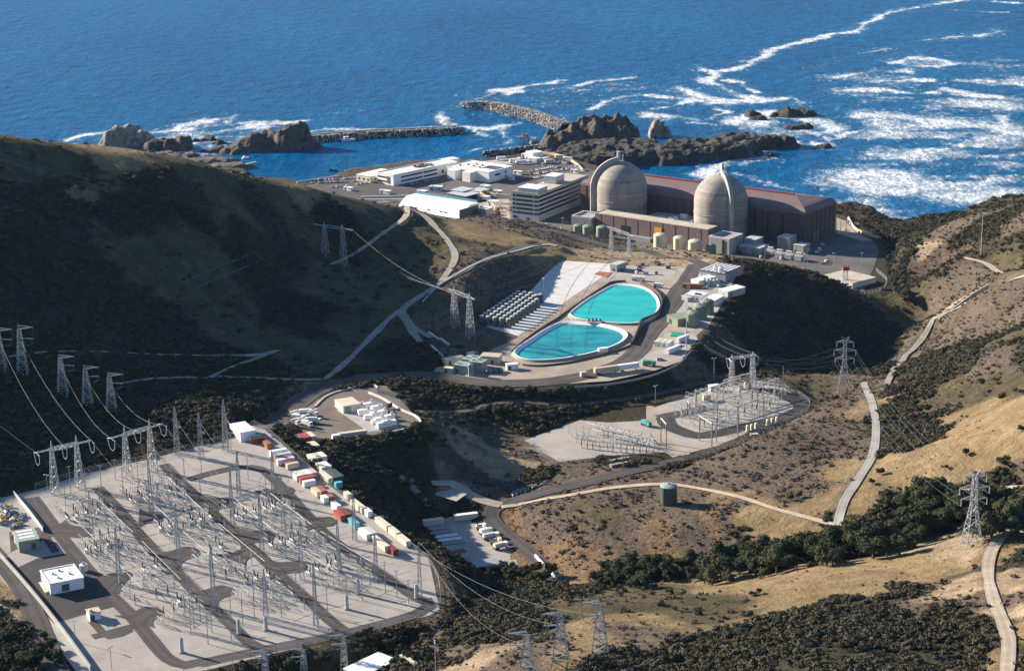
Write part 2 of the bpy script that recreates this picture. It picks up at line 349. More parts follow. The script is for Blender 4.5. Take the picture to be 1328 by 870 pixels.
# ------------------------------------------------------------------ mesh building
class MB:
    def __init__(s): s.v = []; s.f = []
    def quad(s, *p):
        n = len(s.v); s.v += [tuple(q) for q in p]; s.f.append(tuple(range(n, n + len(p))))
    def box(s, c, size, yaw=0.0):
        """c = centre of the base"""
        x, y, z = size[0] / 2, size[1] / 2, size[2]; ca, sa = math.cos(yaw), math.sin(yaw); n = len(s.v)
        for dz in (0, z):
            for dx, dy in ((-x, -y), (x, -y), (x, y), (-x, y)):
                s.v.append((c[0] + dx * ca - dy * sa, c[1] + dx * sa + dy * ca, c[2] + dz))
        s.f += [(n, n + 3, n + 2, n + 1), (n + 4, n + 5, n + 6, n + 7)] + [(n + i, n + (i + 1) % 4, n + 4 + (i + 1) % 4, n + 4 + i) for i in range(4)]
        return s
    def prism(s, poly, z0, z1, top=None):
        """vertical prism over an (x, y) polygon; top = polygon of the upper face"""
        k = len(poly); n = len(s.v); t = top if top is not None else poly
        a = sum(poly[i][0] * poly[(i + 1) % k][1] - poly[(i + 1) % k][0] * poly[i][1] for i in range(k))
        if a < 0: poly = list(poly)[::-1]; t = list(t)[::-1]
        z0s = z0 if hasattr(z0, '__len__') else [z0] * k; z1s = z1 if hasattr(z1, '__len__') else [z1] * k
        if a < 0: z0s = list(z0s)[::-1]; z1s = list(z1s)[::-1]
        s.v += [(p[0], p[1], q) for p, q in zip(poly, z0s)] + [(p[0], p[1], q) for p, q in zip(t, z1s)]
        s.f += [tuple(range(n + k - 1, n - 1, -1)), tuple(range(n + k, n + 2 * k))] + [(n + i, n + (i + 1) % k, n + k + (i + 1) % k, n + k + i) for i in range(k)]
        return s
    def bar(s, p, q, w, h=None):
        p = Vector(p); q = Vector(q); d = (q - p)
        if d.length < 1e-6: return s
        d.normalize(); up = Vector((0, 0, 1)) if abs(d.z) < .95 else Vector((1, 0, 0))
        a = d.cross(up).normalized() * (w / 2); b = d.cross(a).normalized() * ((h or w) / 2); n = len(s.v)
        for c in (p, q): s.v += [tuple(c - a - b), tuple(c + a - b), tuple(c + a + b), tuple(c - a + b)]
        s.f += [(n + 3, n + 2, n + 1, n), (n + 4, n + 5, n + 6, n + 7)] + [(n + i, n + (i + 1) % 4, n + 4 + (i + 1) % 4, n + 4 + i) for i in range(4)]
        return s
    def tube(s, p, q, r0, r1=None, n=10, cap=True):
        p = Vector(p); q = Vector(q); r1 = r0 if r1 is None else r1; d = (q - p).normalized()
        up = Vector((0, 0, 1)) if abs(d.z) < .95 else Vector((1, 0, 0)); a = d.cross(up).normalized(); b = a.cross(d); k = len(s.v)
        for c, r in ((p, r0), (q, r1)):
            for i in range(n):
                t = 2 * math.pi * i / n; s.v.append(tuple(c + a * (r * math.cos(t)) + b * (r * math.sin(t))))
        s.f += [(k + i, k + (i + 1) % n, k + n + (i + 1) % n, k + n + i) for i in range(n)]
        if cap: s.f += [tuple(range(k + n - 1, k - 1, -1)), tuple(range(k + n, k + 2 * n))]
        return s
    def lathe(s, c, prof, n=24, a0=0.0, a1=2 * math.pi):
        """prof = [(radius, height)] about a vertical axis through c, bottom to top"""
        k = len(s.v); full = a1 - a0 > 6.28; m = n if full else n + 1
        for r, z in prof:
            for i in range(m):
                t = a0 + (a1 - a0) * i / n; s.v.append((c[0] + r * math.cos(t), c[1] + r * math.sin(t), c[2] + z))
        for j in range(len(prof) - 1):
            for i in range(n):
                i2 = (i + 1) % m
                s.f.append((k + j * m + i, k + j * m + i2, k + (j + 1) * m + i2, k + (j + 1) * m + i))
        if full:
            s.f.append(tuple(range(k + m - 1, k - 1, -1))); e = k + (len(prof) - 1) * m; s.f.append(tuple(range(e, e + m)))
        return s
    def build(s, name, material, parent=None, smooth=False, loc=None):
        me = bpy.data.meshes.new(name); me.from_pydata(s.v, [], s.f); me.update()
        ms = material if isinstance(material, (list, tuple)) else [material]
        for m in ms: me.materials.append(M[m] if isinstance(m, str) else m)
        if smooth:
            me.polygons.foreach_set('use_smooth', [True] * len(me.polygons))
            if smooth == 'auto': me.set_sharp_from_angle(angle=R(40))
        o = bpy.data.objects.new(name, me); C.objects.link(o)
        if parent is not None: o.parent = parent
        if loc is not None: o.location = loc
        return o
def tag(o, label=None, cat=None, group=None, kind=None):
    if label: o['label'] = label
    if cat: o['category'] = cat
    if group: o['group'] = group
    if kind: o['kind'] = kind
    return o
def thing(name, label, cat, loc=(0, 0, 0), yaw=0.0, group=None):
    o = bpy.data.objects.new(name, None); C.objects.link(o); o.empty_display_size = 1
    o.location = loc; o.rotation_euler = (0, 0, yaw); return tag(o, label, cat, group)
_kids = {}
def dup(root, loc, yaw=0.0, label=None, scale=None, group=None):
    r = root.copy(); C.objects.link(r); r.location = loc; r.rotation_euler = (0, 0, yaw)
    if scale is not None: r.scale = scale if hasattr(scale, '__len__') else (scale,) * 3
    if label: r['label'] = label
    if group: r['group'] = group
    for ch in list(root.children):
        c = ch.copy(); C.objects.link(c); c.parent = r
        for g in list(ch.children):
            d = g.copy(); C.objects.link(d); d.parent = c
    return r
def structure(o): o['kind'] = 'structure'; return o

# ------------------------------------------------------------------ ground cover and the terrain mesh
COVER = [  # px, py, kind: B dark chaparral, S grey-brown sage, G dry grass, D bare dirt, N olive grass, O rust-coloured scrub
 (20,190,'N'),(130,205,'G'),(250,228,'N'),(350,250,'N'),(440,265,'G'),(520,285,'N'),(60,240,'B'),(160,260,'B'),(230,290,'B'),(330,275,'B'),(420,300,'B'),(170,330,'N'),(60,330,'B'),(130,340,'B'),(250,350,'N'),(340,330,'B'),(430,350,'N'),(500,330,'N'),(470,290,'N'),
 (300,300,'N'),(60,400,'B'),(170,400,'B'),(280,400,'N'),(380,400,'B'),(470,390,'N'),(60,490,'B'),(200,540,'B'),(300,510,'B'),(400,450,'N'),(100,580,'B'),(480,440,'N'),(550,380,'N'),(550,320,'N'),(640,300,'G'),(620,320,'N'),(690,312,'G'),(620,375,'S'),(670,350,'S'),(560,420,'S'),
 (600,440,'N'),(560,460,'B'),(520,470,'B'),(620,455,'S'),(710,305,'S'),(800,333,'D'),(860,335,'D'),(930,340,'D'),
 (1000,360,'B'),(1050,400,'B'),(1120,420,'B'),(980,430,'B'),(940,470,'B'),(890,490,'B'),(800,505,'B'),(700,512,'B'),(600,512,'B'),(560,515,'B'),(1160,440,'B'),(1180,400,'N'),(1170,370,'B'),(1190,435,'B'),
 (915,430,'S'),(970,360,'B'),(900,465,'S'),
 (1020,495,'N'),(1080,500,'N'),(1120,492,'S'),(1060,515,'S'),
 (640,520,'B'),(600,540,'B'),(560,560,'B'),(680,535,'B'),(720,540,'B'),(520,600,'B'),(480,600,'B'),(560,600,'B'),(450,590,'B'),(500,640,'B'),(540,680,'B'),(580,620,'D'),(610,590,'S'),(650,590,'D'),(640,610,'S'),(680,610,'B'),(640,570,'S'),(560,640,'S'),(700,625,'S'),(760,612,'S'),(820,600,'B'),
 (700,665,'S'),(680,690,'O'),(720,700,'O'),(730,680,'S'),(770,660,'N'),(800,690,'S'),(830,645,'S'),(830,700,'O'),(880,680,'S'),(930,680,'O'),(900,705,'G'),(960,690,'S'),(800,720,'S'),(720,740,'O'),(970,710,'G'),(900,650,'S'),(1000,685,'G'),(960,640,'G'),(1040,690,'G'),
 (900,615,'S'),(960,600,'S'),(1000,600,'S'),(1050,560,'S'),(1080,530,'S'),(1000,630,'S'),(1060,620,'S'),(1090,580,'S'),(1115,530,'G'),(1118,600,'G'),(1080,650,'G'),(1030,650,'S'),(940,630,'S'),
 (1150,520,'B'),(1180,540,'B'),(1160,570,'B'),(1200,500,'B'),(1250,460,'B'),(1200,470,'B'),(1260,500,'N'),(1240,550,'G'),(1180,600,'G'),(1140,640,'G'),(1220,610,'G'),(1290,600,'G'),(1328,620,'S'),(1300,540,'G'),(1328,500,'N'),(1290,470,'S'),(1310,440,'N'),(1250,430,'S'),(1230,470,'B'),(1290,400,'S'),(1328,390,'S'),(1320,460,'B'),
 (1220,430,'S'),(1200,445,'S'),(1260,370,'S'),(1220,380,'S'),(1200,350,'S'),(1250,330,'S'),(1300,320,'B'),(1230,300,'S'),(1328,290,'S'),(1290,350,'N'),(1270,300,'B'),(1328,330,'B'),(1210,330,'D'),(1180,320,'B'),(1180,340,'B'),(1220,410,'D'),(1160,355,'B'),
 (800,740,'B'),(900,720,'B'),(1000,700,'B'),(1100,690,'B'),(1200,670,'B'),(1270,660,'B'),
 (780,775,'N'),(850,770,'N'),(950,750,'G'),(1050,740,'G'),(1150,720,'G'),(1230,705,'D'),(900,790,'N'),(1000,780,'G'),(1100,750,'G'),(1200,730,'G'),(830,810,'G'),(780,800,'N'),(1260,705,'G'),(1265,750,'D'),(1270,800,'D'),(1260,725,'N'),(1280,840,'G'),
 (1000,830,'B'),(900,840,'B'),(1100,790,'B'),(1180,760,'B'),(1200,800,'B'),(1230,830,'B'),(1100,840,'B'),(820,860,'B'),(1222,760,'D'),(1210,780,'S'),(1240,780,'S'),(850,835,'S'),
 (1320,720,'B'),(1328,770,'B'),(1325,830,'B'),(1305,750,'D'),
 (620,760,'B'),(680,770,'B'),(730,765,'B'),(640,790,'B'),(600,800,'S'),(680,820,'B'),(630,830,'S'),(620,850,'D'),(700,840,'S'),(740,810,'B'),(760,840,'G'),(580,850,'B'),(660,860,'D'),(560,800,'B'),
 (450,825,'B'),(350,850,'B'),(500,800,'S'),(520,835,'B'),(430,855,'N'),(560,760,'S'),(580,740,'B'),
 (20,730,'D'),(50,780,'G'),(70,820,'B'),(90,850,'B'),(10,850,'B'),(20,790,'D'),(120,900,'B'),(-20,760,'B'),(480,540,'D'),(420,540,'D'),(300,560,'B'),
]
KIND = {'B': 0, 'S': 1, 'G': 2, 'D': 3, 'N': 4, 'O': 5}
cov_xy = np.array([hit(a, b)[:2] for a, b, k in COVER]); cov_k = np.array([KIND[k] for a, b, k in COVER])
def cover(x, y):
    """weights of the six ground covers"""
    x = np.asarray(x, float); y = np.asarray(y, float)
    wx = x + fbm(x, y, 45, 4, 21) * 34; wy = y + fbm(x, y, 45, 4, 27) * 50
    out = np.zeros(x.shape + (6,))
    q = np.stack([wx.ravel(), wy.ravel() * .8], -1); P = np.stack([cov_xy[:, 0], cov_xy[:, 1] * .8], -1); o = np.zeros((len(q), 6))
    oh = np.eye(6)[cov_k]
    for s in range(0, len(q), 20000):
        D2 = ((q[s:s + 20000][:, None] - P[None]) ** 2).sum(2) + 30
        w = 1 / D2 ** 2.2; o[s:s + 20000] = w @ oh
    o /= o.sum(1, keepdims=True); return o.reshape(x.shape + (6,))
COV = cover(GXX, GYY)
# rocky shore and cliffs
gzx = np.gradient(Z, G, axis=1); gzy = np.gradient(Z, G, axis=0); slope = np.hypot(gzx, gzy)
cliff = np.clip((18 - Z) / 10, 0, 1) * (sdl < 60) * (slope > .25)

def terrain_material():
    m = bpy.data.materials.new('terrain'); t, b = nodes_of(m); N = t.nodes; L = t.links
    b.inputs['Roughness'].default_value = .95; b.inputs['Specular IOR Level'].default_value = .1
    a1 = N.new('ShaderNodeVertexColor'); a1.layer_name = 'cover_a'; a2 = N.new('ShaderNodeVertexColor'); a2.layer_name = 'cover_b'
    s1 = N.new('ShaderNodeSeparateColor'); s2 = N.new('ShaderNodeSeparateColor'); L.new(a1.outputs[0], s1.inputs[0]); L.new(a2.outputs[0], s2.inputs[0])
    geo = N.new('ShaderNodeNewGeometry')
    def noise(sc, det=5, ro=.6, st=None):
        src = geo.outputs['Position']
        if st:
            mp = N.new('ShaderNodeMapping'); mp.inputs['Scale'].default_value = st; L.new(src, mp.inputs[0]); src = mp.outputs[0]
        n = N.new('ShaderNodeTexNoise'); n.inputs['Scale'].default_value = sc; n.inputs['Detail'].default_value = det; n.inputs['Roughness'].default_value = ro
        L.new(src, n.inputs['Vector']); return n.outputs['Fac']
    def ramp(f, stops):
        r = N.new('ShaderNodeValToRGB'); e = r.color_ramp.elements
        while len(e) < len(stops): e.new(.5)
        for el, (p, c) in zip(e, stops): el.position = p; el.color = (*c, 1)
        L.new(f, r.inputs[0]); return r.outputs[0]
    def math_(op, a, b2=None, c=None):
        n = N.new('ShaderNodeMath'); n.operation = op
        for i, q in enumerate((a, b2, c)):
            if q is None: continue
            if isinstance(q, (int, float)): n.inputs[i].default_value = q
            else: L.new(q, n.inputs[i])
        return n.outputs[0]
    nf = noise(.55, 6, .7); nm = noise(.12, 6, .65); nl = noise(.018, 5, .6); nb = noise(.9, 3, .7)
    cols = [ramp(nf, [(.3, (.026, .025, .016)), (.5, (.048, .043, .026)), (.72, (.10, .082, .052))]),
            ramp(nf, [(.3, (.062, .049, .037)), (.5, (.12, .094, .070)), (.7, (.20, .158, .118))]),
            ramp(nm, [(.3, (.155, .112, .058)), (.5, (.225, .165, .088)), (.7, (.30, .225, .125))]),
            ramp(nm, [(.3, (.20, .145, .09)), (.5, (.31, .235, .155)), (.7, (.42, .33, .23))]),
            ramp(nm, [(.3, (.052, .046, .027)), (.5, (.085, .072, .04)), (.7, (.14, .112, .064))]),
            ramp(nf, [(.3, (.13, .078, .038)), (.5, (.19, .13, .077)), (.7, (.26, .185, .118))])]
    ws = [s1.outputs[0], s1.outputs[1], s1.outputs[2], s2.outputs[0], s2.outputs[1], s2.outputs[2]]
    col = None; tot = None
    for i, (w, c) in enumerate(zip(ws, cols)):
        n = noise(.16 + .02 * i, 4, .7, (1 + .13 * i, 1 - .05 * i, 1)); ww = math_('ADD', w, math_('MULTIPLY', math_('SUBTRACT', n, .5), math_('MINIMUM', math_('MULTIPLY', w, 6.0), .9)))
        ww = math_('POWER', math_('MAXIMUM', ww, .001), 2.6)
        if col is None: col, tot = c, ww
        else:
            tot2 = math_('ADD', tot, ww); fac = math_('DIVIDE', ww, tot2)
            mx = N.new('ShaderNodeMix'); mx.data_type = 'RGBA'; L.new(fac, mx.inputs[0]); L.new(col, mx.inputs[6]); L.new(c, mx.inputs[7]); col = mx.outputs[2]; tot = tot2
    al = N.new('ShaderNodeVertexColor'); al.layer_name = 'cover_c'; s3 = N.new('ShaderNodeSeparateColor'); L.new(al.outputs[0], s3.inputs[0])
    rk = ramp(nm, [(.3, (.05, .043, .036)), (.5, (.11, .09, .07)), (.7, (.20, .165, .125))])
    mx = N.new('ShaderNodeMix'); mx.data_type = 'RGBA'; L.new(s3.outputs[0], mx.inputs[0]); L.new(col, mx.inputs[6]); L.new(rk, mx.inputs[7]); col = mx.outputs[2]
    # broad drifts of paler and darker growth
    v = ramp(nl, [(.3, (.78, .78, .78)), (.7, (1.18, 1.16, 1.12))])
    mx = N.new('ShaderNodeMix'); mx.data_type = 'RGBA'; mx.blend_type = 'MULTIPLY'; mx.inputs[0].default_value = 1; L.new(col, mx.inputs[6]); L.new(v, mx.inputs[7])
    L.new(mx.outputs[2], b.inputs['Base Color'])
    bp = N.new('ShaderNodeBump'); bp.inputs['Strength'].default_value = .9; bp.inputs['Distance'].default_value = 1.6
    L.new(math_('ADD', nf, math_('MULTIPLY', nm, 1.5)), bp.inputs['Height']); L.new(bp.outputs[0], b.inputs['Normal'])
    M['terrain'] = m
terrain_material()

def grid_object(name, xs, ys, Zg, material, colors):
    nx, ny = len(xs), len(ys); XX, YY = np.meshgrid(xs, ys)
    co = np.stack([XX, YY, Zg], -1).reshape(-1, 3)
    idx = np.arange(nx * ny).reshape(ny, nx)
    q = np.stack([idx[:-1, :-1], idx[:-1, 1:], idx[1:, 1:], idx[1:, :-1]], -1).reshape(-1, 4)
    me = bpy.data.meshes.new(name); me.vertices.add(len(co)); me.vertices.foreach_set('co', co.astype(np.float32).ravel())
    me.loops.add(q.size); me.loops.foreach_set('vertex_index', q.astype(np.int32).ravel())
    me.polygons.add(len(q)); me.polygons.foreach_set('loop_start', np.arange(0, q.size, 4, dtype=np.int32))
    me.update(calc_edges=True); me.polygons.foreach_set('use_smooth', np.ones(len(q), bool))
    for k, c in colors.items():
        at = me.color_attributes.new(k, 'FLOAT_COLOR', 'POINT'); at.data.foreach_set('color', c.reshape(-1, 4).astype(np.float32).ravel())
    me.materials.append(material); o = bpy.data.objects.new(name, me); C.objects.link(o); return o
one = np.ones(COV.shape[:2] + (1,))
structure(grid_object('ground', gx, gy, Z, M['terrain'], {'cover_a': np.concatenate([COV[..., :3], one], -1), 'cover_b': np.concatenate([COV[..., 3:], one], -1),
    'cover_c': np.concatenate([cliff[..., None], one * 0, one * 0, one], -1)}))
# far land beyond the modelled hills, so that the sheet runs on to the sides and behind the camera
def outer_land():
    b = MB(); XS = [-6000, -3000, -1500, -900, GX0, -300, 0, 300, GX1, 900, 1500, 3000, 6000]
    YS = [-5000, -2500, -1000, 0, 300, GY0]
    zz = {(i, j): (float(hz(x, y)) - 2 if YS[j] == GY0 and GX0 <= x <= GX1 else 70 + 90 * random.random()) for i, x in enumerate(XS) for j, y in enumerate(YS)}
    for i in range(len(XS) - 1):
        for j in range(len(YS) - 1):
            b.quad(*[(XS[a], YS[c], zz[(a, c)]) for a, c in ((i, j), (i + 1, j), (i + 1, j + 1), (i, j + 1))])
    ed = [GY0, 800, 1100, 1400, 1700]
    for sx, xe in ((-1, GX0), (1, GX1)):
        for k in range(len(ed) - 1):
            y0, y1 = ed[k], ed[k + 1]
            b.quad((xe, y0, float(hz(xe, y0)) - 1), (xe + sx * 900, y0, 140), (xe + sx * 900, y1, 140), (xe, y1, float(hz(xe, y1)) - 1))
    mat('far_land', (.13, .115, .07), .95, var=.4, scale=.01)
    structure(b.build('hills', 'far_land', smooth=True))
outer_land()
# ------------------------------------------------------------------ sea
FOAM_LINES = [  # pixels, width in metres, strength
 ([(930,93),(960,84),(985,77),(1003,66),(1030,58),(1060,50),(1088,44),(1106,42),(1128,28),(1145,19),(1180,11),(1215,6),(1250,-2)],9,1.25),
 ([(912,92),(924,94),(922,104),(935,112),(960,122),(985,130)],14,1.0),
 ([(948,104),(965,108),(985,118)],9,.8),
 ([(880,112),(905,122),(930,128),(965,131),(1000,131),(1035,127),(1040,136)],10,1.0),
 ([(900,120),(935,130)],20,.9),([(928,140),(945,146),(930,153)],7,.9),
 ([(610,128),(640,120),(668,118)],9,.7),([(650,122),(668,114),(690,109),(730,105)],7,.8),([(745,111),(770,104),(800,101),(828,100)],7,.75),([(745,120),(762,118)],6,.7),
 ([(770,140),(800,128),(840,124),(880,128),(910,132),(945,130)],10,.85),([(880,135),(900,128)],14,.9),([(850,143),(862,140)],9,.8),([(840,150),(890,150),(905,154)],14,.7),([(900,160),(925,165)],8,.7),
 ([(600,130),(580,142),(576,152),(600,163),(640,166),(672,160)],9,.6),([(650,160),(656,172),(650,186)],9,.5),([(655,175),(690,178)],6,.5),([(622,166),(640,176)],5,.6),
 ([(700,150),(740,152),(760,160)],8,.6),([(720,165),(740,160)],8,.6),
 ([(1190,52),(1235,48),(1285,45),(1300,41),(1290,38)],11,.9),([(1150,82),(1185,76),(1220,78),(1232,82),(1215,88),(1190,88)],10,.9),([(1110,68),(1160,64)],8,.4),([(1105,41),(1150,35)],12,.4),
 ([(1080,99),(1140,92),(1180,94)],13,.65),([(1130,106),(1170,104),(1205,104)],12,.75),([(1075,117),(1130,114),(1180,120),(1210,120)],14,.8),
 ([(1240,102),(1290,104),(1328,110)],18,.75),([(1230,118),(1260,124),(1328,130)],18,.75),([(1235,132),(1270,140),(1328,143)],18,.6),([(1288,2),(1328,4)],8,.7),([(1240,14),(1310,17)],6,.5),
 ([(1120,150),(1160,152),(1200,158),(1250,158)],26,.8),([(1300,150),(1308,165),(1328,176)],13,.85),
 ([(1085,182),(1098,172),(1110,168)],6,.8),([(955,160),(990,150),(1030,150),(1060,160),(1075,168)],20,.85),([(965,168),(1000,160)],25,.6),([(1040,168),(1075,182)],12,.7),([(1050,187),(1075,190)],12,.8),
 ([(910,230),(935,212),(970,206),(1005,204)],13,.85),([(985,196),(1000,206),(960,212)],14,.7),([(955,226),(1000,240),(1025,247)],7,.8),([(790,218),(800,206),(820,204)],5,.25),([(1000,184),(1030,186)],8,.6),
 ([(92,184),(112,176),(150,172)],8,1.0),([(100,186),(140,186)],6,.5),([(150,176),(210,172),(250,170)],16,.8),([(225,180),(240,176),(262,186)],15,.8),([(230,166),(275,158),(300,152),(292,160)],17,.75),([(250,178),(280,175),(320,165),(345,166)],20,.8),([(290,162),(340,160),(400,158)],10,.6),
 ([(390,172),(430,170),(500,168),(595,163)],5,.7),([(360,156),(400,158)],7,.5),([(420,150),(460,143)],5,.35),([(240,196),(290,190)],12,.6),([(600,198),(620,192)],4,.5),
]
FOAM_AREAS = [ # polygon, strength
 ([(1030,246),(1070,222),(1090,195),(1115,170),(1120,145),(1160,138),(1220,128),(1240,100),(1345,96),(1345,285),(1240,296),(1180,300),(1140,280),(1075,268)], .55),
 ([(1120,140),(1070,115),(1040,90),(1120,60),(1230,60),(1345,80),(1345,130),(1200,140)], .30),
 ([(880,235),(1030,245),(1040,258),(900,242)], .22),
 ([(950,165),(1080,150),(1085,185),(1000,190)], .42),
 ([(180,195),(230,160),(310,152),(390,160),(350,185),(260,200)], .40),
 ([(590,125),(780,100),(960,120),(930,170),(780,150),(680,160),(600,150)], .20),
 ([(1050,250),(1110,235),(1220,250),(1250,292),(1180,300),(1100,272)], .62),
]
sxs = np.arange(-900, 1300.1, 5.0); sys_ = np.arange(1330, 4500.1, 8.0)
SX, SY = np.meshgrid(sxs, sys_)
wx_ = SX + fbm(SX, SY, 60, 4, 31) * 15; wy_ = SY + fbm(SX, SY, 60, 4, 37) * 34
foam = np.zeros_like(SX)
for pts, w, s in FOAM_LINES:
    P = np.array([onz2(a, b, 0) for a, b in pts]); lo, hi = P.min(0) - 160, P.max(0) + 160
    i0, i1 = np.searchsorted(sxs, [lo[0], hi[0]]); j0, j1 = np.searchsorted(sys_, [lo[1], hi[1]])
    if i1 <= i0 or j1 <= j0: continue
    P = P * [1, .5]
    d, _ = line_d(wx_[j0:j1, i0:i1], wy_[j0:j1, i0:i1] * .5, P)
    mod = np.clip(.85 + 1.5 * fbm(SX[j0:j1, i0:i1], SY[j0:j1, i0:i1] * .5, 45, 3, 47), .35, 1.2)
    foam[j0:j1, i0:i1] = np.maximum(foam[j0:j1, i0:i1], s * mod * np.exp(-(d / (w * .5 * mod)) ** 2) + .28 * s * np.exp(-(d / (w * 1.8)) ** 2))
streak = np.clip(.5 + fbm(SX * .62 + SY * .14, SY, 60, 5, 41, .6) * 1.5, 0, 1)
for poly, s in FOAM_AREAS:
    P = np.array([onz2(a, b, 0) for a, b in poly]); d = poly_sd(wx_, wy_ * .5, P * [1, .5])
    foam = np.maximum(foam, s * np.clip(.5 - d / 50, 0, 1) * (.25 + 1.2 * streak))
# surf round the land
shd = poly_sd(SX + fbm(SX, SY, 30, 3, 44) * 20, SY, land)
foam = np.maximum(foam, .55 * np.exp(-(np.maximum(shd, 0) / 14) ** 2) * np.clip((SX + 60) / 200, 0.15, 1))
tq = np.clip(foam * 1.1, 0, 1)
def sea_material():
    m = bpy.data.materials.new('sea'); t, b = nodes_of(m); N = t.nodes; L = t.links
    at = N.new('ShaderNodeVertexColor'); at.layer_name = 'foam'; sp = N.new('ShaderNodeSeparateColor'); L.new(at.outputs[0], sp.inputs[0])
    geo = N.new('ShaderNodeNewGeometry')
    def noise(sc, det, ro, st):
        mp = N.new('ShaderNodeMapping'); mp.inputs['Scale'].default_value = st; L.new(geo.outputs['Position'], mp.inputs[0])
        n = N.new('ShaderNodeTexNoise'); n.inputs['Scale'].default_value = sc; n.inputs['Detail'].default_value = det; n.inputs['Roughness'].default_value = ro; n.inputs['Distortion'].default_value = .15
        L.new(mp.outputs[0], n.inputs['Vector']); return n.outputs['Fac']
    def math_(op, *a):
        n = N.new('ShaderNodeMath'); n.operation = op
        for i, q in enumerate(a):
            if isinstance(q, (int, float)): n.inputs[i].default_value = q
            else: L.new(q, n.inputs[i])
        return n.outputs[0]
    lace = noise(.13, 7, .74, (.75, .36, 1)); fine = noise(.34, 4, .7, (.8, .4, 1))
    v = math_('ADD', math_('MULTIPLY', sp.outputs[0], .92), math_('MULTIPLY', math_('SUBTRACT', lace, .5), 2.8))
    v = math_('ADD', v, math_('MULTIPLY', math_('SUBTRACT', fine, .5), 1.8))
    r = N.new('ShaderNodeValToRGB'); r.color_ramp.elements[0].position = .40; r.color_ramp.elements[1].position = 1.12; L.new(v, r.inputs[0])
    veil = math_('MULTIPLY', math_('MAXIMUM', math_('SUBTRACT', math_('ADD', math_('MULTIPLY', sp.outputs[0], 1.15), math_('MULTIPLY', math_('SUBTRACT', lace, .5), 1.5)), .30), 0.0), .72)
    gate = math_('MINIMUM', math_('MULTIPLY', sp.outputs[0], 6.0), 1.0); fm = math_('MULTIPLY', math_('MAXIMUM', r.outputs[0], math_('MINIMUM', veil, .62)), gate)
    big = noise(.0035, 4, .6, (1, .5, 1)); chop = noise(.05, 6, .66, (1.0, .62, 1)); rip = noise(.17, 3, .6, (1.1, .5, 1))
    dr = N.new('ShaderNodeValToRGB'); dr.color_ramp.elements[0].position = .36; dr.color_ramp.elements[1].position = .64
    dr.color_ramp.elements[0].color = (.0004, .047, .135, 1); dr.color_ramp.elements[1].color = (.0014, .112, .270, 1)
    mixv = math_('ADD', math_('MULTIPLY', big, .35), math_('MULTIPLY', chop, .65)); L.new(mixv, dr.inputs[0])
    # aerated water is greener next to foam
    aer = N.new('ShaderNodeMix'); aer.data_type = 'RGBA'; aer.inputs[7].default_value = (.02, .15, .20, 1); L.new(math_('MULTIPLY', sp.outputs[0], .55), aer.inputs[0]); L.new(dr.outputs[0], aer.inputs[6])
    mx = N.new('ShaderNodeMix'); mx.data_type = 'RGBA'; L.new(fm, mx.inputs[0]); L.new(aer.outputs[2], mx.inputs[6]); mx.inputs[7].default_value = (.70, .72, .72, 1)
    L.new(mx.outputs[2], b.inputs['Base Color'])
    ro = N.new('ShaderNodeMapRange'); L.new(fm, ro.inputs[0]); ro.inputs[3].default_value = .3; ro.inputs[4].default_value = .9; L.new(ro.outputs[0], b.inputs['Roughness'])
    b.inputs['IOR'].default_value = 1.33; b.inputs['Specular IOR Level'].default_value = .025
    bp = N.new('ShaderNodeBump'); bp.inputs['Strength'].default_value = 1.0; bp.inputs['Distance'].default_value = 4.5
    L.new(math_('ADD', math_('MULTIPLY', chop, 1.0), math_('ADD', math_('MULTIPLY', rip, .22), math_('MULTIPLY', fm, .05))), bp.inputs['Height']); L.new(bp.outputs[0], b.inputs['Normal'])
    M['sea'] = m
sea_material()
o1 = np.ones(SX.shape + (1,))
structure(grid_object('sea', sxs, sys_, SX * 0, M['sea'], {'foam': np.concatenate([tq[..., None], o1 * 0, o1 * 0, o1], -1)}))
def open_ocean():
    b = MB(); x0, x1, y0, y1 = sxs[0], sxs[-1], sys_[0], sys_[-1]; E = 40000
    b.quad((-E, y1, 0), (E, y1, 0), (E, E, 0), (-E, E, 0)); b.quad((-E, y0, 0), (x0, y0, 0), (x0, y1, 0), (-E, y1, 0)); b.quad((x1, y0, 0), (E, y0, 0), (E, y1, 0), (x1, y1, 0))
    b.quad((-E, -E, -30), (E, -E, -30), (E, y0, -30), (-E, y0, -30))
    structure(b.build('ocean', 'sea'))
open_ocean()

# ------------------------------------------------------------------ road and yard sheets, laid a little above the graded ground
def triangulated(name, loops, zfun, material, off, edge=None):
    """a flat polygon cut into small faces that follow the ground"""
    bm = bmesh.new()
    for lp in loops:
        vs = [bm.verts.new((p[0], p[1], 0)) for p in lp]; bm.faces.new(vs)
    bmesh.ops.triangulate(bm, faces=bm.faces[:])
    for k in range(6):
        e = [q for q in bm.edges if q.calc_length() > 18]
        if not e: break
        bmesh.ops.subdivide_edges(bm, edges=e, cuts=1); bmesh.ops.triangulate(bm, faces=bm.faces[:])
    for v in bm.verts: v.co.z = float(zfun(v.co.x, v.co.y)) + off
    bmesh.ops.recalc_face_normals(bm, faces=bm.faces[:])
    if sum(f.normal.z for f in bm.faces) < 0: bmesh.ops.reverse_faces(bm, faces=bm.faces[:])
    me = bpy.data.meshes.new(name); bm.to_mesh(me); bm.free(); me.materials.append(M[material])
    o = bpy.data.objects.new(name, me); C.objects.link(o); return structure(o)
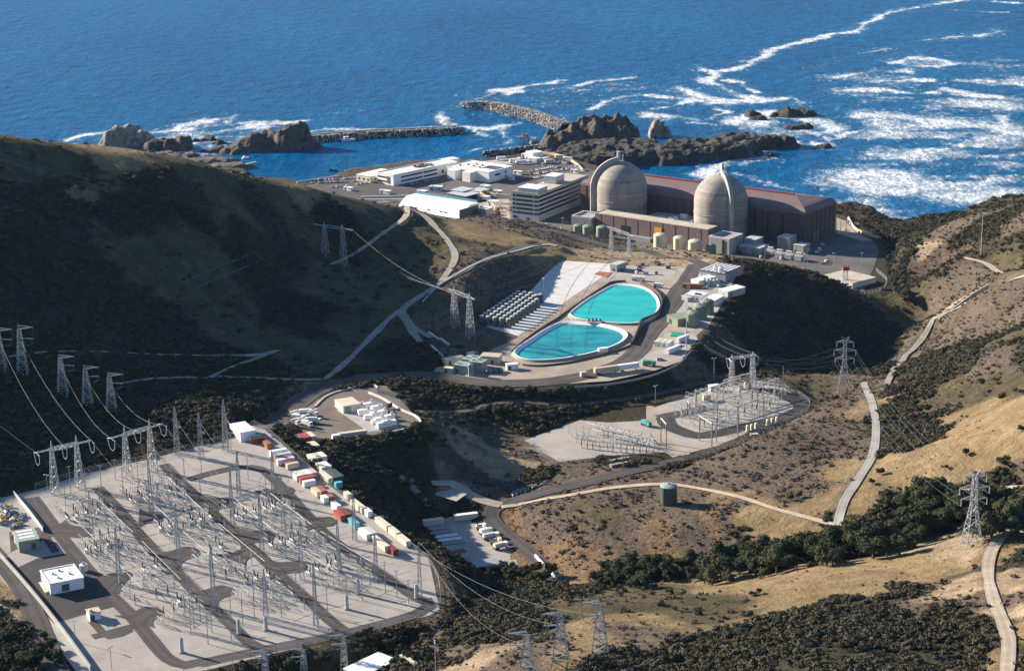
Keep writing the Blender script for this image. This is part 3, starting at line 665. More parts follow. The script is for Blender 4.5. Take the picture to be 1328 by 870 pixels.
def ribbon(name, pts, hw, material, off, zfun=None, cross=(-1, -.7, -.5, -.3, 0, .3, .5, .7, 1), wob=.18, seed=0, stub=False):
    P = np.asarray(pts, float); n = len(P); b = MB(); t = np.gradient(P[:, :2], axis=0); t /= np.linalg.norm(t, axis=1)[:, None] + 1e-9
    nr = np.stack([-t[:, 1], t[:, 0]], 1)
    for i in range(n):
        w = hw * (1 + wob * 2 * float(vnoise(i * 1.0, 3.0, 3.0, seed)))
        if stub: f = i / (n - 1); w = hw * (1 + .9 * max(0, 1 - f * 2.2) ** 2) * (math.sqrt(max(0.02, 1 - ((f - .75) / .25) ** 2)) if f > .75 else 1)
        for c in cross:
            x, y = P[i, :2] + nr[i] * w * c
            b.v.append((x, y, float((zfun or hz)(x, y)) + off))
    m = len(cross)
    for i in range(n - 1):
        for j in range(m - 1): b.f.append((i * m + j, (i + 1) * m + j, (i + 1) * m + j + 1, i * m + j + 1))
    o = b.build(name, material, smooth=True)
    tr = np.array([math.exp(-((abs(c) - .5) / .16) ** 2) for c in cross]); at = o.data.color_attributes.new('track', 'FLOAT_COLOR', 'POINT'); tv = np.tile(tr, n); at.data.foreach_set('color', np.stack([tv, tv, tv, np.ones(len(tv))], -1).astype(np.float32).ravel())
    if n and np.mean([p.normal.z for p in o.data.polygons]) < 0: o.data.flip_normals()
    return structure(o)
NAMES = {'access': 'access_road', 'spine': 'ridge_road', 'tankroad': 'dirt_road', 'creek': 'creek_road', 'right': 'dirt_road', 'westshore': 'perimeter_road', 'plantroad': 'plant_road', 'swroad': 'service_road', 'lookout': 'hillside_road'}
for i, (k, (w, hw, mt)) in enumerate(road_world.items()):
    ribbon(NAMES.get(k, 'track'), w, hw, mt, (.5 if mt == 'pale' else .25) + .012 * i, seed=i, wob=.08 if mt in ('asphalt','concrete') else .22)
zc = lambda z: (lambda x, y: z)
def flat(name, px, z, material, off):
    return triangulated(name, [[onz2(p[0], p[1], z) for p in px]], zc(z), material, off)
# terrace pavements
flat('terrace_yard', [(612,470),(640,452),(668,440),(690,425),(716,405),(760,372),(790,352),(830,346),(880,346),(945,350),(955,358),(938,392),(920,420),(898,440),(884,468),(845,482),(790,494),(680,501),(600,498),(556,492),(566,476)], ZT, 'gravel_tan', .05)
flat('storage_pad', [(630,424),(660,401),(690,376),(703,361),(726,338),(790,342),(797,349),(742,385),(690,425),(672,436)], ZT, 'concrete_new', .10)
flat('equipment_apron', [(800,344),(880,346),(872,362),(838,368),(800,366),(775,366)], ZT, 'gravel', .08)
flat('building_apron', [(895,343),(950,348),(955,358),(932,400),(918,425),(890,432),(872,415),(862,405),(880,372)], ZT, 'concrete', .09)
flat('storage_apron', [(862,432),(900,430),(905,440),(884,466),(840,478),(815,474),(850,455)], ZT, 'gravel', .09)
flat('yard_apron', [(562,482),(585,470),(620,460),(670,468),(700,470),(655,490),(600,494),(575,490)], ZT, 'gravel_tan', .09)
# small switchyard, depot, storage yard
flat('switchyard_gravel', [(680,571),(724,599),(800,590),(862,586),(845,568),(842,545),(790,548),(752,545)], ZS, 'gravel', .06)
flat('switchyard_gravel', [(850,528),(905,508),(985,494),(1010,498),(1050,526),(985,555),(930,578),(890,588),(870,570),(858,548)], ZS, 'gravel', .06)
flat('asphalt_lane', [(838,524),(850,528),(862,545),(880,575),(895,588),(880,598),(862,586),(846,566),(838,545)], ZS, 'gravel_tan', .05)
def ring_lane(px, z, hw, material, off, name='asphalt_lane', closed=False):
    w = smooth_line([onz2(p[0], p[1], z) for p in px], 4.0); return ribbon(name, w, hw, material, off, zfun=zc(z), wob=.05)
ring_lane([(862,541),(868,552),(885,560),(905,565),(930,562),(955,556),(990,548),(1020,540),(1040,530),(1036,522),(1020,514),(1008,508),(985,506)], ZS, 5.0, 'asphalt_dark', .12)
ring_lane([(855,542),(890,535),(920,528)], ZS, 5.0, 'asphalt', .11)
flat('depot_yard', [(549,678),(605,666),(640,668),(690,722),(662,741),(614,746),(580,712)], ZD, 'gravel', .06)
flat('storage_yard', [(395,538),(425,512),(470,502),(500,500),(515,514),(530,530),(543,546),(533,555),(475,566),(420,570),(395,578),(370,570)], ZB, 'knoll_asphalt', .06)
flat('storage_slab', [(437,532),(470,520),(478,526),(512,545),(518,555),(478,560)], ZB, 'concrete', .10)
flat('gully_yard', GULLY, 72.0, 'gravel', .08)
# plant pavements
flat('plant_yard', [(130,236),(300,230),(392,242),(440,231),(505,222),(560,215),(640,209),(690,202),(730,209),(790,228),(900,252),(1000,270),(1070,279),(1095,285),(1112,300),(1133,312),(1140,326),(1134,345),(1120,378),(1070,370),(1000,352),(950,334),(840,325),(700,297),(600,295),(450,295),(200,295)], ZP, 'plant_asphalt', .06)
flat('parking_lot', [(395,243),(440,233),(470,229),(520,244),(640,250),(640,262),(560,262),(440,262)], ZP, 'asphalt', .10)
flat('parking_lot', [(640,212),(690,206),(735,214),(745,226),(700,238),(672,236)], ZP, 'asphalt', .10)
flat('quay_apron', [(600,212),(640,208),(690,203),(722,208),(700,212),(650,214)], ZP, 'concrete', .11)
flat('yard_apron', [(1085,282),(1096,287),(1110,302),(1132,312),(1118,313),(1086,303)], ZP, 'gravel_tan', .1)
flat('yard_apron', [(600,262),(660,258),(662,292),(620,292)], ZP, 'gravel_tan', .1)
flat('helipad_slab', [(1066,352),(1100,346),(1132,352),(1150,368),(1130,380),(1095,372)], ZP, 'concrete', .1) if False else None
# big switchyard
def yard_sheet(name, px, material, off): return triangulated(name, [[on_yard(*p)[:2] for p in px]], yard_z, material, off)
yard_sheet('switchyard_gravel', [(50,634),(110,614),(200,594),(300,568),(328,552),(345,558),(418,622),(556,724),(570,790),(556,798),(400,836),(238,876),(112,876),(42,790),(-60,694),(-60,660)], 'gravel', .05)
def yard_lane(px, hw, material='asphalt', off=.10, name='asphalt_lane', wob=.06, stub=False):
    w = smooth_line([on_yard(*p)[:2] for p in px], 1.2 if stub else 4.0); return ribbon(name, w, hw, material, off, zfun=yard_z, wob=wob, stub=stub)
LANES = [([(42,645),(66,678),(100,722),(140,768),(172,800),(198,832),(218,854),(240,862),(262,858)],3.0),
 ([(126,632),(160,668),(192,706),(225,738),(262,776),(296,806),(322,832),(345,842)],2.7),
 ([(212,602),(250,640),(290,678),(328,712),(366,748),(402,780),(430,806),(452,822)],2.7),
 ([(244,622),(280,612),(312,606),(338,608),(356,622),(382,650),(420,690),(460,722),(500,748),(538,774),(552,780)],2.7),
 ([(258,860),(345,842),(452,820),(540,796),(556,786),(550,776)],3.0)]
STUBS = [([(70,686),(118,692)],6.0),([(134,760),(160,744)],6.0),([(140,768),(168,742)],3.0),([(174,806),(204,788)],6.0),([(180,672),(214,670)],6.5),([(214,726),(256,712)],6.5),([(262,776),(300,762)],6.0),
 ([(270,655),(306,650)],6.5),([(310,698),(356,694)],6.5),([(348,738),(398,734)],6.0),([(345,644),(378,632)],5.5),([(396,678),(436,676)],5.5),([(300,726),(330,712)],5)]
LANE_W = [(np.array([on_yard(*q)[:2] for q in p]), hw) for p, hw in LANES + STUBS]
for i, (p, hw) in enumerate(LANES): yard_lane(p, hw, off=.10 + .01 * i)
for i, (p, hw) in enumerate(STUBS): yard_lane(p, hw * .9, off=.16 + .008 * i, wob=.0, stub=True)
# annex beside the big switchyard
yard_sheet('asphalt_apron', [(10,742),(48,724),(92,716),(128,762),(150,786),(112,796),(70,808),(40,778)], 'asphalt_dark', .11)
yard_sheet('asphalt_apron', [(0,722),(14,716),(12,690),(60,682),(72,692),(52,702),(22,712)], 'asphalt', .105)
for i, (p, hw) in enumerate([([(56,690),(72,716)],1.6),([(120,806),(142,826),(170,816)],1.6),([(120,826),(172,812)],2.0)]): yard_lane(p, hw, off=.14 + .01 * i)
yard_sheet('concrete_strip', [(0,716),(8,722),(118,872),(100,872),(-10,728)], 'concrete', .09)
# ------------------------------------------------------------------ buildings
class Bld:
    """rectangular building fixed by three roof corners A, B, C; side 0 runs A-B, side 1 B-C"""
    def __init__(s, name, label, cat, A, B, C_, zr, zb, wall, roof, group=None, over=0.25, parapet=0.0, z=None):
        a, b, c = (onz(*q, zr) for q in (A, B, C_)) if len(A) == 2 else (np.array(q, float) for q in (A, B, C_))
        u = (b - a)[:2]; s.L = float(np.linalg.norm(u)); s.u = u / s.L
        v = np.array([-s.u[1], s.u[0]]); w = float((c - b)[:2] @ v); s.v = v * (1 if w > 0 else -1); s.W = abs(w)
        s.a = a[:2]; s.zb, s.zr = zb, zr; ctr = s.a + s.u * s.L / 2 + s.v * s.W / 2
        s.ctr = ctr; s.yaw = math.atan2(s.u[1], s.u[0]); s.h = zr - zb
        s.root = thing(name, label, cat, (ctr[0], ctr[1], zb), 0, group)
        s.wall = MB().prism(s.rect(0, s.L, 0, s.W), -.6, s.h - .35).build('wall', wall, s.root)
        if roof:
            m = MB().prism(s.rect(-over, s.L + over, -over, s.W + over), s.h - .345, s.h)
            if parapet:
                for q in ((-over, s.L + over, -over, .25), (-over, s.L + over, s.W - .25, s.W + over), (-over, .25, .25, s.W - .25), (s.L - .25, s.L + over, .25, s.W - .25)):
                    m.prism(s.rect(*q), s.h + .004, s.h + parapet)
            s.roof = m.build('roof', roof, s.root)
    def p(s, a, b): q = s.a + s.u * a + s.v * b - s.ctr; return (q[0], q[1])
    def rect(s, a0, a1, b0, b1): return [s.p(a0, b0), s.p(a1, b0), s.p(a1, b1), s.p(a0, b1)]
    def block(s, name, r, z0, z1, m, parent=None):
        return MB().prism(s.rect(*r), z0, z1).build(name, m, parent or s.root)
    def panel(s, side, t0, t1, z0, z1, name='window', m='glassdark', d=.12, parent=None):
        """a thin panel standing proud of one wall; t in metres along the wall"""
        e = .02
        r = {0: (t0, t1, -d, -.003), 1: (s.L + .003, s.L + d, t0, t1), 2: (t0, t1, s.W + .003, s.W + d), 3: (-d, -.003, t0, t1)}[side]
        return MB().prism(s.rect(*r), z0, z1).build(name, m, parent or s.wall)

# six-storey office beside the turbine hall
ad = Bld('office_block', 'six storey grey office block with dark window bands beside the brown turbine hall', 'building', (664,249.3), (698.1,252.9), (756.5,227), 50, ZP, 'lightgrey', 'roof_tan', parapet=.9)
for k in range(6):
    z0 = 2.0 + k * 3.75
    if k == 0:
        ad.panel(0, .6, 5, z0 - .8, z0 + 1.4); ad.panel(0, 14, 17, z0 - 1.9, z0 + .9, 'door', 'darkgrey'); continue
    L_ = ad.L
    for t0, t1 in ((.5, L_ * .13), (L_ * .16, L_ * .80), (L_ * .84, L_ - .2)): ad.panel(0, t0, t1, z0, z0 + 1.75)
    ad.panel(1, .2, ad.W - .3, z0, z0 + 1.75)
ph = ad.block('penthouse', (5, ad.L - 1.6, 1.5, 19), 24.004, 28.2, 'lightgrey'); MB().prism(ad.rect(4.7, ad.L - 1.3, 1.2, 19.3), 28.21, 28.6).build('roof', 'white', ph)
tw = ad.block('stair_tower', (6.5, 18.5, 46, 62), 24.004, 30.5, 'lightgrey'); MB().prism(ad.rect(6.3, 18.7, 45.8, 62.2), 30.51, 30.9).build('roof', 'white', tw)
ad.block('roof_unit', (19, 22.5, 52, 57), 24.004, 25.6, 'beige'); ad.block('roof_unit', (1.5, 5, 25, 32), 24.004, 25.4, 'rust')

# turbine hall: walls that curve over into a low hipped roof
def turbine_hall():
    b = Bld('turbine_hall', 'very long brown turbine hall with curved eaves behind the two domes', 'building', (752.6,233.6), (1045,272.6), (1077,256.5), 56, ZP, 'turbine_brown', None)
    bpy.data.objects.remove(b.wall); L_, W_ = b.L, b.W
    ring = [(0, -.5), (0, 26), (.5, 28), (1.8, 29.8), (4, 31), (7, 31.8)]
    def rings(name, sel, m):
        q = MB()
        for i, z in sel: q.v += [(*p, z) for p in b.rect(i, L_ - i, i, W_ - i)]
        for k in range(len(sel) - 1):
            for j in range(4): q.f.append((k * 4 + j, k * 4 + (j + 1) % 4, k * 4 + 4 + (j + 1) % 4, k * 4 + 4 + j))
        return q
    b.wall = rings('wall', ring[:2], 0).build('wall', 'turbine_brown', b.root)
    q = rings('roof', ring[1:], 0); n = len(q.v) - 4; c1, c2 = (*b.p(24, W_ / 2), 35.0), (*b.p(L_ - 24, W_ / 2), 35.0); q.v += [c1, c2]
    q.f += [(n, n + 1, n + 5, n + 4), (n + 1, n + 2, n + 5), (n + 2, n + 3, n + 4, n + 5), (n + 3, n, n + 4)]
    q.build('roof', 'turbine_roof', b.root)
    rd = MB(); rd.prism(b.rect(26, L_ - 26, W_ / 2 - 1.2, W_ / 2 + 1.2), 34.6, 36.1); rd.build('ridge_vent', 'maroon', b.root)
    for k in range(26):
        t = 6 + k * (L_ - 12) / 25; b.panel(0, t - .35, t + .35, 1.0, 25.6, 'rib', 'rib_brown', .3)
    for k in range(7):
        t = 4 + k * (W_ - 8) / 6; b.panel(1, t - .3, t + .3, 1, 25.6, 'rib', 'rib_brown', .3)
    for k, t in enumerate((150, 163, 178, 190, 204)): b.panel(0, t, t + 1.1, 7, 24, 'slot_window', 'black', .2)
    for k in range(3): b.panel(3, 8 + 13 * k, 9.2 + 13 * k, 4, 25, 'slot_window', 'black', .2)
    b.panel(1, 14, 24, 0, 9, 'loading_door', 'steel_dark', .2)
    return b
hall = turbine_hall()

def reactor(px, d, label, fin_az, Rr=22.4):
    X = (px - W0 / 2) / F * d; q = ray(px, 240); t = X / q[0]
    # depth d is along the optical axis
    axis = CR @ np.array([0, 0, -1.0]); t = d / (q @ axis); Y = float(q[1] * t)
    root = thing('reactor_dome', label, 'reactor building', (X, Y, ZP))
    prof = [(Rr, -.5), (Rr, 22), (Rr + .35, 22.2), (Rr + .35, 23.2), (Rr, 23.4), (Rr, 32)] + [(Rr * math.cos(a), 32 + Rr * math.sin(a)) for a in np.linspace(0, math.pi / 2 * .985, 18)]
    MB().lathe((0, 0, 0), prof, 72).build('shell', 'shell', root, smooth='auto')
    # curved vent stack that climbs the shell and ends in a stub at the apex
    fb = MB(); ca, sa = math.cos(fin_az), math.sin(fin_az); tx, ty = -sa, ca; w = 1.5; dp = 4.6
    path = [(Rr, 3.0), (Rr, 20), (Rr, 32)] + [(Rr * math.cos(a), 32 + Rr * math.sin(a)) for a in np.linspace(.08, 1.42, 16)]
    nrm = [(1, 0), (1, 0), (1, 0)] + [(math.cos(a), math.sin(a)) for a in np.linspace(.08, 1.42, 16)]
    for (r, z), (nr, nz) in zip(path, nrm):
        for o, sgn in ((-.3, -1), (-.3, 1), (dp, 1), (dp, -1)):
            rr, zz = r + nr * o, z + nz * o
            fb.v.append((ca * rr + tx * w * sgn, sa * rr + ty * w * sgn, zz))
    m = len(path)
    for k in range(m - 1):
        for j in range(4): fb.f.append((4 * k + j, 4 * k + (j + 1) % 4, 4 * k + 4 + (j + 1) % 4, 4 * k + 4 + j))
    fb.f += [(3, 2, 1, 0), (4 * m - 4, 4 * m - 3, 4 * m - 2, 4 * m - 1)]
    fb.build('vent_stack', 'concrete', root)
    st = MB(); st.box((ca * 2.2, sa * 2.2, 53.4), (2.6, 2.2, 10.5), fin_az); s1 = st.build('stack_top', 'concrete_new', root)
    MB().tube((-ca * 1.5, -sa * 1.5, 53.9), (-ca * 1.5, -sa * 1.5, 61), .6, n=8).build('vent_pipe', 'lightgrey', root)
    MB().lathe((0, 0, 53.4), [(3.4, 0), (3.4, 1.6), (2.8, 2.0)], 20).build('apex_ring', 'concrete', root)
    return root
reactor(809, 1667, 'concrete reactor dome farther from the right, its curved vent stack along its left edge', R(186))
reactor(938.5, 1608, 'concrete reactor dome at the right, its curved vent stack down the face towards the tanks', R(-76))

# long brown fuel building in front of the domes
ax = Bld('fuel_building', 'long low brown building with flat tan roof and orange door in front of the domes', 'building', (771.5,276.3), (917.9,298), (927.2,293.3), 43, ZP, 'aux_brown', 'roof_tan', parapet=.5)
ax.panel(0, 61, 68, 4, 12.5, 'orange_door', 'orange', .5); ax.root.children[-1]
ax.panel(0, 27, 36, 0, 10, 'doorway', 'black', .2); ax.panel(0, 42, 58, 0, 3.5, 'doorway', 'darkgrey', .2)
ax.block('ramp', (38, 60, -5, -.3), -.5, 3.2, 'grey', ax.root)
for k in range(9): ax.panel(0, 6 + 12.5 * k, 6.35 + 12.5 * k, 0, 16.2, 'rib', 'turbine_brown', .18)
lb = Bld('concrete_annex', 'open topped concrete annex at the left end of the long brown fuel building', 'building', (741,281), (767,284), (778,277), 38.5, ZP, 'concrete', None)
for r in ((0, lb.L, 0, 1.2), (0, lb.L, lb.W - 1.2, lb.W), (0, 1.2, 1.2, lb.W - 1.2), (lb.L - 1.2, lb.L, 1.2, lb.W - 1.2)): lb.block('parapet', r, 12.16, 13.6, 'concrete_new')
rb = Bld('concrete_annex', 'concrete annex with a framed roof opening below the right reactor dome', 'building', (919,307), (946,311), (955,303), 38.5, ZP, 'concrete', None)
for r in ((0, rb.L, 0, 1.2), (0, rb.L, rb.W - 1.2, rb.W), (0, 1.2, 1.2, rb.W - 1.2), (rb.L - 1.2, rb.L, 1.2, rb.W - 1.2)): rb.block('parapet', r, 12.16, 13.4, 'concrete_new')
rb.panel(0, 13, 14.5, 0, 11.5, 'downpipe', 'black', .5); rb.panel(1, 2, 4, 0, 11.8, 'buttress', 'concrete_new', .6)
def tank(px, py, z, rad, h, m, label, group=None, dome=.28, name='storage_tank', roofmat=None, extra=None, ribs=0):
    p = onz(px, py, z); root = thing(name, label, 'tank', (p[0], p[1] + rad * .9, z), 0, group)
    MB().lathe((0, 0, -.3), [(rad, 0), (rad, h + .3)], 28).build('shell', m, root, smooth='auto')
    MB().lathe((0, 0, h), [(rad + .12, .005), (rad + .12, .3), (rad * .8, .3 + rad * dome * .55), (rad * .45, .3 + rad * dome * .88), (.3, .3 + rad * dome)], 28).build('roof', roofmat or m, root, smooth='auto')
    MB().box((0, 0, h + rad * dome), (.9, .9, 1.1)).build('vent', 'steel', root)
    ld = MB(); ld.bar((-rad * .75, -rad * .72, 0), (-rad * .75, -rad * .72, h), .12); ld.bar((-rad * .70, -rad * .77, 0), (-rad * .70, -rad * .77, h), .12); ld.build('ladder', 'steel', root)
    if ribs:
        r = MB()
        for k in range(ribs):
            a = 2 * math.pi * k / ribs; r.bar((math.cos(a) * rad, math.sin(a) * rad, h + .35), (0, 0, h + .5 + rad * dome), .5, .3)
        r.build('roof_rib', 'green_dark', root)
    return root
tank(857, 331, ZP, 5.6, 15.5, 'tank_cream', 'cream tank, leftmost and broadest of the three tall cream tanks', 'tall cream tanks')
tank(881.5, 334.5, ZP, 4.9, 15.5, 'tank_cream', 'cream tank in the middle of the three tall cream tanks', 'tall cream tanks')
tank(902, 338, ZP, 5.6, 14.5, 'tank_cream', 'cream tank next to the squat green tank', 'tall cream tanks')
tank(922.5, 338, ZP, 4.2, 11.0, 'green_steel', 'small green tank between cream tanks and the concrete annex', 'tall cream tanks', dome=.45)
tank(750, 305.5, ZP, 4.2, 7.5, 'tank_olive', 'small green tank against the left concrete annex', 'low green tanks')
tank(763.5, 308, ZP, 5.0, 8.5, 'tank_olive', 'olive tank in the middle of the three by the left annex', 'low green tanks')
tank(781.5, 311, ZP, 5.2, 9.5, 'tank_olive', 'olive tank at the right of the three by the left annex', 'low green tanks')
# equipment roof between the two domes
eq = Bld('roof_plant', 'flat concrete roof crowded with grey ducts between the two reactor domes', 'building', (826,285), (912,296), (925,284), 38, ZP, 'concrete', 'concrete')
for k in range(14):
    a, b2 = random.uniform(3, eq.L - 8), random.uniform(4, eq.W - 5); eq.block('duct', (a, a + random.uniform(2, 7), b2, b2 + random.uniform(1.5, 3)), 12.01, 12 + random.uniform(1.2, 4), random.choice(['lightgrey', 'grey', 'steel', 'white']))
cp = Bld('control_annex', 'grey flat roofed annex behind the long brown fuel building', 'building', (777,270), (800,273), (815,262), 36, ZP, 'concrete', 'concrete') if False else None
# transformers and ducts in the shade at the foot of the turbine hall
def transformer(px, py, z, yaw, label, s=1.0, group='transformers by the turbine hall'):
    p = onz(px, py, z); t = thing('transformer', label, 'transformer', (p[0], p[1], z), yaw, group)
    MB().box((0, 0, .3), (6 * s, 3 * s, 3.6 * s)).build('tank', 'lightgrey', t)
    for q in (-1, 1): MB().box((0, q * 2.3 * s, .6), (5 * s, 1.2 * s, 2.8 * s)).build('radiator', 'grey', t)
    MB().tube((-2.5 * s, 0, 5 * s), (1.5 * s, 0, 5 * s), .55 * s, n=10).build('conservator', 'lightgrey', t)
    for k in (-1, 0, 1): MB().tube((k * 1.8 * s, 0, 3.9 * s), (k * 1.8 * s, .4, 6.6 * s), .28 * s, .14 * s, n=8).build('bushing', 'rust', t)
    return t
ty = hall.yaw
for k, (x, y) in enumerate([(1000, 331), (1012, 334), (1024, 336), (1037, 338)]): transformer(x, y, ZP, ty, ['first', 'second', 'third', 'fourth'][k] + ' grey transformer from the dome at the shaded foot of the turbine hall', 1.25)
for k, (A, B_, C2, zr) in enumerate([((1008,307),(1023,309),(1029,304),37),((1029,317),(1042,319),(1047,315),33),((958,318),(985,322),(992,316),32),((965,309),(980,311),(986,306),36)]):
    b = Bld('switchgear_house', ['tall grey duct house', 'low grey switchgear house', 'long low concrete house', 'concrete stair house'][k] + ' in the shade right of the right dome', 'building', A, B_, C2, zr, ZP, 'concrete', 'lightgrey')
    b.panel(0, 1, 3, 0, 3, 'door', 'darkgrey')

# white offices and sheds on the shore flat
w1 = Bld('office_building', 'long white two storey office with two dark window bands near the shore', 'building', (488.7,224), (510,228), (578,208), 36, ZP, 'white', 'white', parapet=.8)
for z0 in (2.2, 6.2):
    w1.panel(0, 1, w1.L * .78, z0, z0 + 1.5); w1.panel(1, 10, 38, z0, z0 + 1.5); w1.panel(1, 39.5, 58, z0, z0 + 1.5)
w1.panel(0, w1.L * .62, w1.L * .8, 1.5, 8.3, 'entrance', 'darkgrey', .25); w1.panel(1, 64, 67, 2, 5.5, 'door', 'darkgrey')
w1.block('roof_well', (6, 15, 42, 62), 10.01, 10.5, 'darkgrey')
for a, b2 in ((8, 40), (11, 44), (8, 50), (15, 55)): w1.block('roof_unit', (a, a + 2.2, b2, b2 + 2.6), 10.55, 12.4, 'rust')
w2 = Bld('office_building', 'white flat roofed hall with a recessed dark roof panel and stepped front', 'building', (579.6,216), (634,224), (664,216), 36, ZP, 'white', 'white', parapet=.6)
w2.panel(1, 9, 17, 5, 7, ); w2.panel(1, 24, 26.5, 5.6, 7.8); w2.panel(1, 24, 26.5, 1, 3.4, 'door', 'darkgrey')
w2.block('roof_panel', (w2.L * .62, w2.L * .93, 14, 27), 10.01, 10.3, 'darkgrey')
for k in range(7): w2.block('roof_unit', (8 + 4.5 * k, 9.6 + 4.5 * k, 9 + (k * 7) % 16, 10.6 + (k * 7) % 16), 10.01, 11.5, 'rust')
for k, t in enumerate((8, 27)): w2.block('stepped_bay', (t, t + 10, -9, -.02), -.5, 9.3, 'white')
w2.panel(0, 19, 26, 0, 8.5, 'entrance', 'glassdark', .3)
b3 = Bld('stair_block', 'narrow white block joining the two white shore offices', 'building', (571,206), (580,208), (590,204), 35, ZP, 'white', 'white')
wh = Bld('warehouse', 'low white warehouse with small square windows next to the long white office', 'building', (462,226), (480,229), (497,219), 32.5, ZP, 'cream', 'white')
for k in range(3): wh.panel(1, 6 + 8 * k, 8.4 + 8 * k, 2, 4)
for k in range(3): wh.panel(0, 3 + 6 * k, 5 + 6 * k, 2, 4)
# white sloping-fronted hall with a teal parapet
rp = Bld('sloping_hall', 'large white hall with sloping front wall and teal railing at the foot of the hill', 'building', (527.4,254), (609,266), (616,262), 36, ZP, 'white', 'white')
q = MB(); zt = 9.6
q.prism(rp.rect(-1, rp.L + .2, -15, -.01), -.5, [.6, .6, zt, zt]); q.build('sloping_wall', 'white', rp.root)
rp.panel(1, -15, rp.W, -.4, 8.2, 'end_wall', 'darkgrey', .3)
rl = MB()
for k in range(20): rl.box((*rp.p(1 + k * (rp.L - 2) / 19, rp.W - .6), 10.0), (.18, .18, 1.9))
for z0 in (10.7, 11.3, 11.9): rl.bar((*rp.p(.6, rp.W - .6), z0), (*rp.p(rp.L - .6, rp.W - .6), z0), .12, .5)
rl.build('railing', 'teal', rp.root)
for k, t in enumerate((18, 33, 47, 52)): rp.block('roof_hatch', (t, t + 1.6, -12, -10.6), .9 + 2.2, 3.9, 'grey')
for k, (A, B_, C2, zr) in enumerate([((580,250),(604,254.5),(616,249),31.5),((584,246),(600,248.5),(612,244),32.5),((608,246.5),(622,248.5),(628,244),32)]):
    t = Bld('carport', ['grey carport roof on posts behind the white sloping hall', 'long narrow grey canopy behind the carport roof', 'small grey canopy at the right of the carports'][k], 'canopy', A, B_, C2, zr, ZP, 'lightgrey', 'lightgrey')
    bpy.data.objects.remove(t.wall)
    for a in np.linspace(1, t.L - 1, 5):
        for b2 in (1, t.W - 1): MB().box((*t.p(a, b2), -.3), (.4, .4, t.h)).build('post', 'darkgrey', t.root)
for k, (A, B_, C2, zr, m, lab) in enumerate([((682,196),(691,198.5),(700,195.5),34,'white','white gabled hut beside the intake crane'),((685,204),(696,206),(698.5,204),30.5,'grey','grey shed in the lot below the white gabled hut'),((620,270),(630,271.5),(633,268),32,'grey','dark grey block at the end of the white sloping hall'),
    ((676,199.5),(684,200.5),(688,199),29.5,'white','low white shed in front of the white gabled hut'),((648,262),(657,263.5),(661,261),31,'concrete','small concrete block left of the grey office block')]):
    b = Bld('shed', lab, 'shed', A, B_, C2, zr, ZP, m, 'white' if m != 'concrete' else 'concrete'); b.panel(0, 1, 3, 0, 2.6, 'door', 'darkgrey')
# ------------------------------------------------------------------ rocks in the sea
def rocks(name, label, lobes, m, cat='rock', step=1.7, seed=0, rough=.35, z=0.0, kind=None, flat_top=None):
    """one craggy mass built as a height field; lobes = (px, py, radius along x, radius along y, height), the pixel marks the foot of the lobe"""
    L_ = []
    for px, py, rx, ry, h in lobes: p = onz(px, py, z); L_.append((p[0], p[1] + ry * .7, rx, ry, h))
    A = np.array(L_); x0, x1 = (A[:, 0] - A[:, 2] * 1.5).min(), (A[:, 0] + A[:, 2] * 1.5).max(); y0, y1 = (A[:, 1] - A[:, 3] * 1.5).min(), (A[:, 1] + A[:, 3] * 1.5).max()
    xs = np.arange(x0, x1 + step, step); ys = np.arange(y0, y1 + step, step); X, Y = np.meshgrid(xs, ys); H = np.full(X.shape, -4.0)
    sc = max(12.0, float(np.median(A[:, 4])) * 1.3)
    wx = X + fbm(X, Y, sc, 4, 50 + seed) * sc * .8; wy = Y + fbm(X, Y, sc, 4, 57 + seed) * sc * .8
    for cx, cy, rx, ry, h in L_:
        r = ((wx - cx) / rx) ** 2 + ((wy - cy) / ry) ** 2
        q = h * (1.12 - r ** (1.0 if not flat_top else 2.4)); H = np.maximum(H, np.minimum(q, h))
    hm = np.clip((H + 4) / 12, 0, 1)
    H = H + hm * (ridged(X, Y, sc * 1.1, 4, 60 + seed) * rough * sc * .28 + ridged(X, Y, 11, 3, 68 + seed) * (.7 + sc * .03) + fbm(X, Y, 5, 2, 66) * 1.4)
    if z: H = H + z
    o = grid_object(name, xs, ys, H, M[m], {}); c = (float((x0 + x1) / 2), float((y0 + y1) / 2), 0.0)
    if kind: o['kind'] = kind
    return tag(o, label, cat)
rocks('headland', None, [(720,212,26,16,9),(760,220,60,30,11),(800,206,70,36,12),(850,212,60,40,11),(905,206,55,34,13),(950,204,38,26,11),(975,193,50,20,11),(1000,190,26,12,5)], 'rock_dark', kind='structure', seed=2, flat_top=True); bpy.data.objects['headland'].pop('category', None)
rocks('rocky_hill', 'tall dark craggy rock hill on the headland behind the domes', [(722,196,22,16,9),(742,192,28,22,17),(770,190,34,26,22),(798,188,28,22,25),(812,190,18,16,19)], 'rock', seed=4, rough=.9, step=1.6)
rocks('sea_stack', 'pale tan sea stack standing beyond the dark headland', [(852,178,8,8,15),(860,177,8,7,17),(868,178,8,7,11),(845,179,6,6,8)], 'rock_pale', seed=5, rough=.6)
rocks('sea_rock', 'low dark rock slab in front of the headland tip', [(925,206,24,14,11),(950,204,26,14,12),(905,208,16,10,8)], 'rock', seed=6)
rocks('sea_rock', 'dark peaked rock in white surf off the headland tip', [(1030,152,24,14,8),(1044,151,16,10,6),(1014,152,12,8,3)], 'rock_dark', seed=7, rough=.5)
rocks('sea_rock', 'small low dark rock awash right of the headland tip', [(1035,168,16,7,4),(1044,166,8,6,3)], 'rock_dark', seed=8)
rocks('sea_rock', 'pair of small dark rocks in the foam left of the peaked rock', [(976,152,9,7,6),(984,156,10,6,4)], 'rock_dark', seed=9)
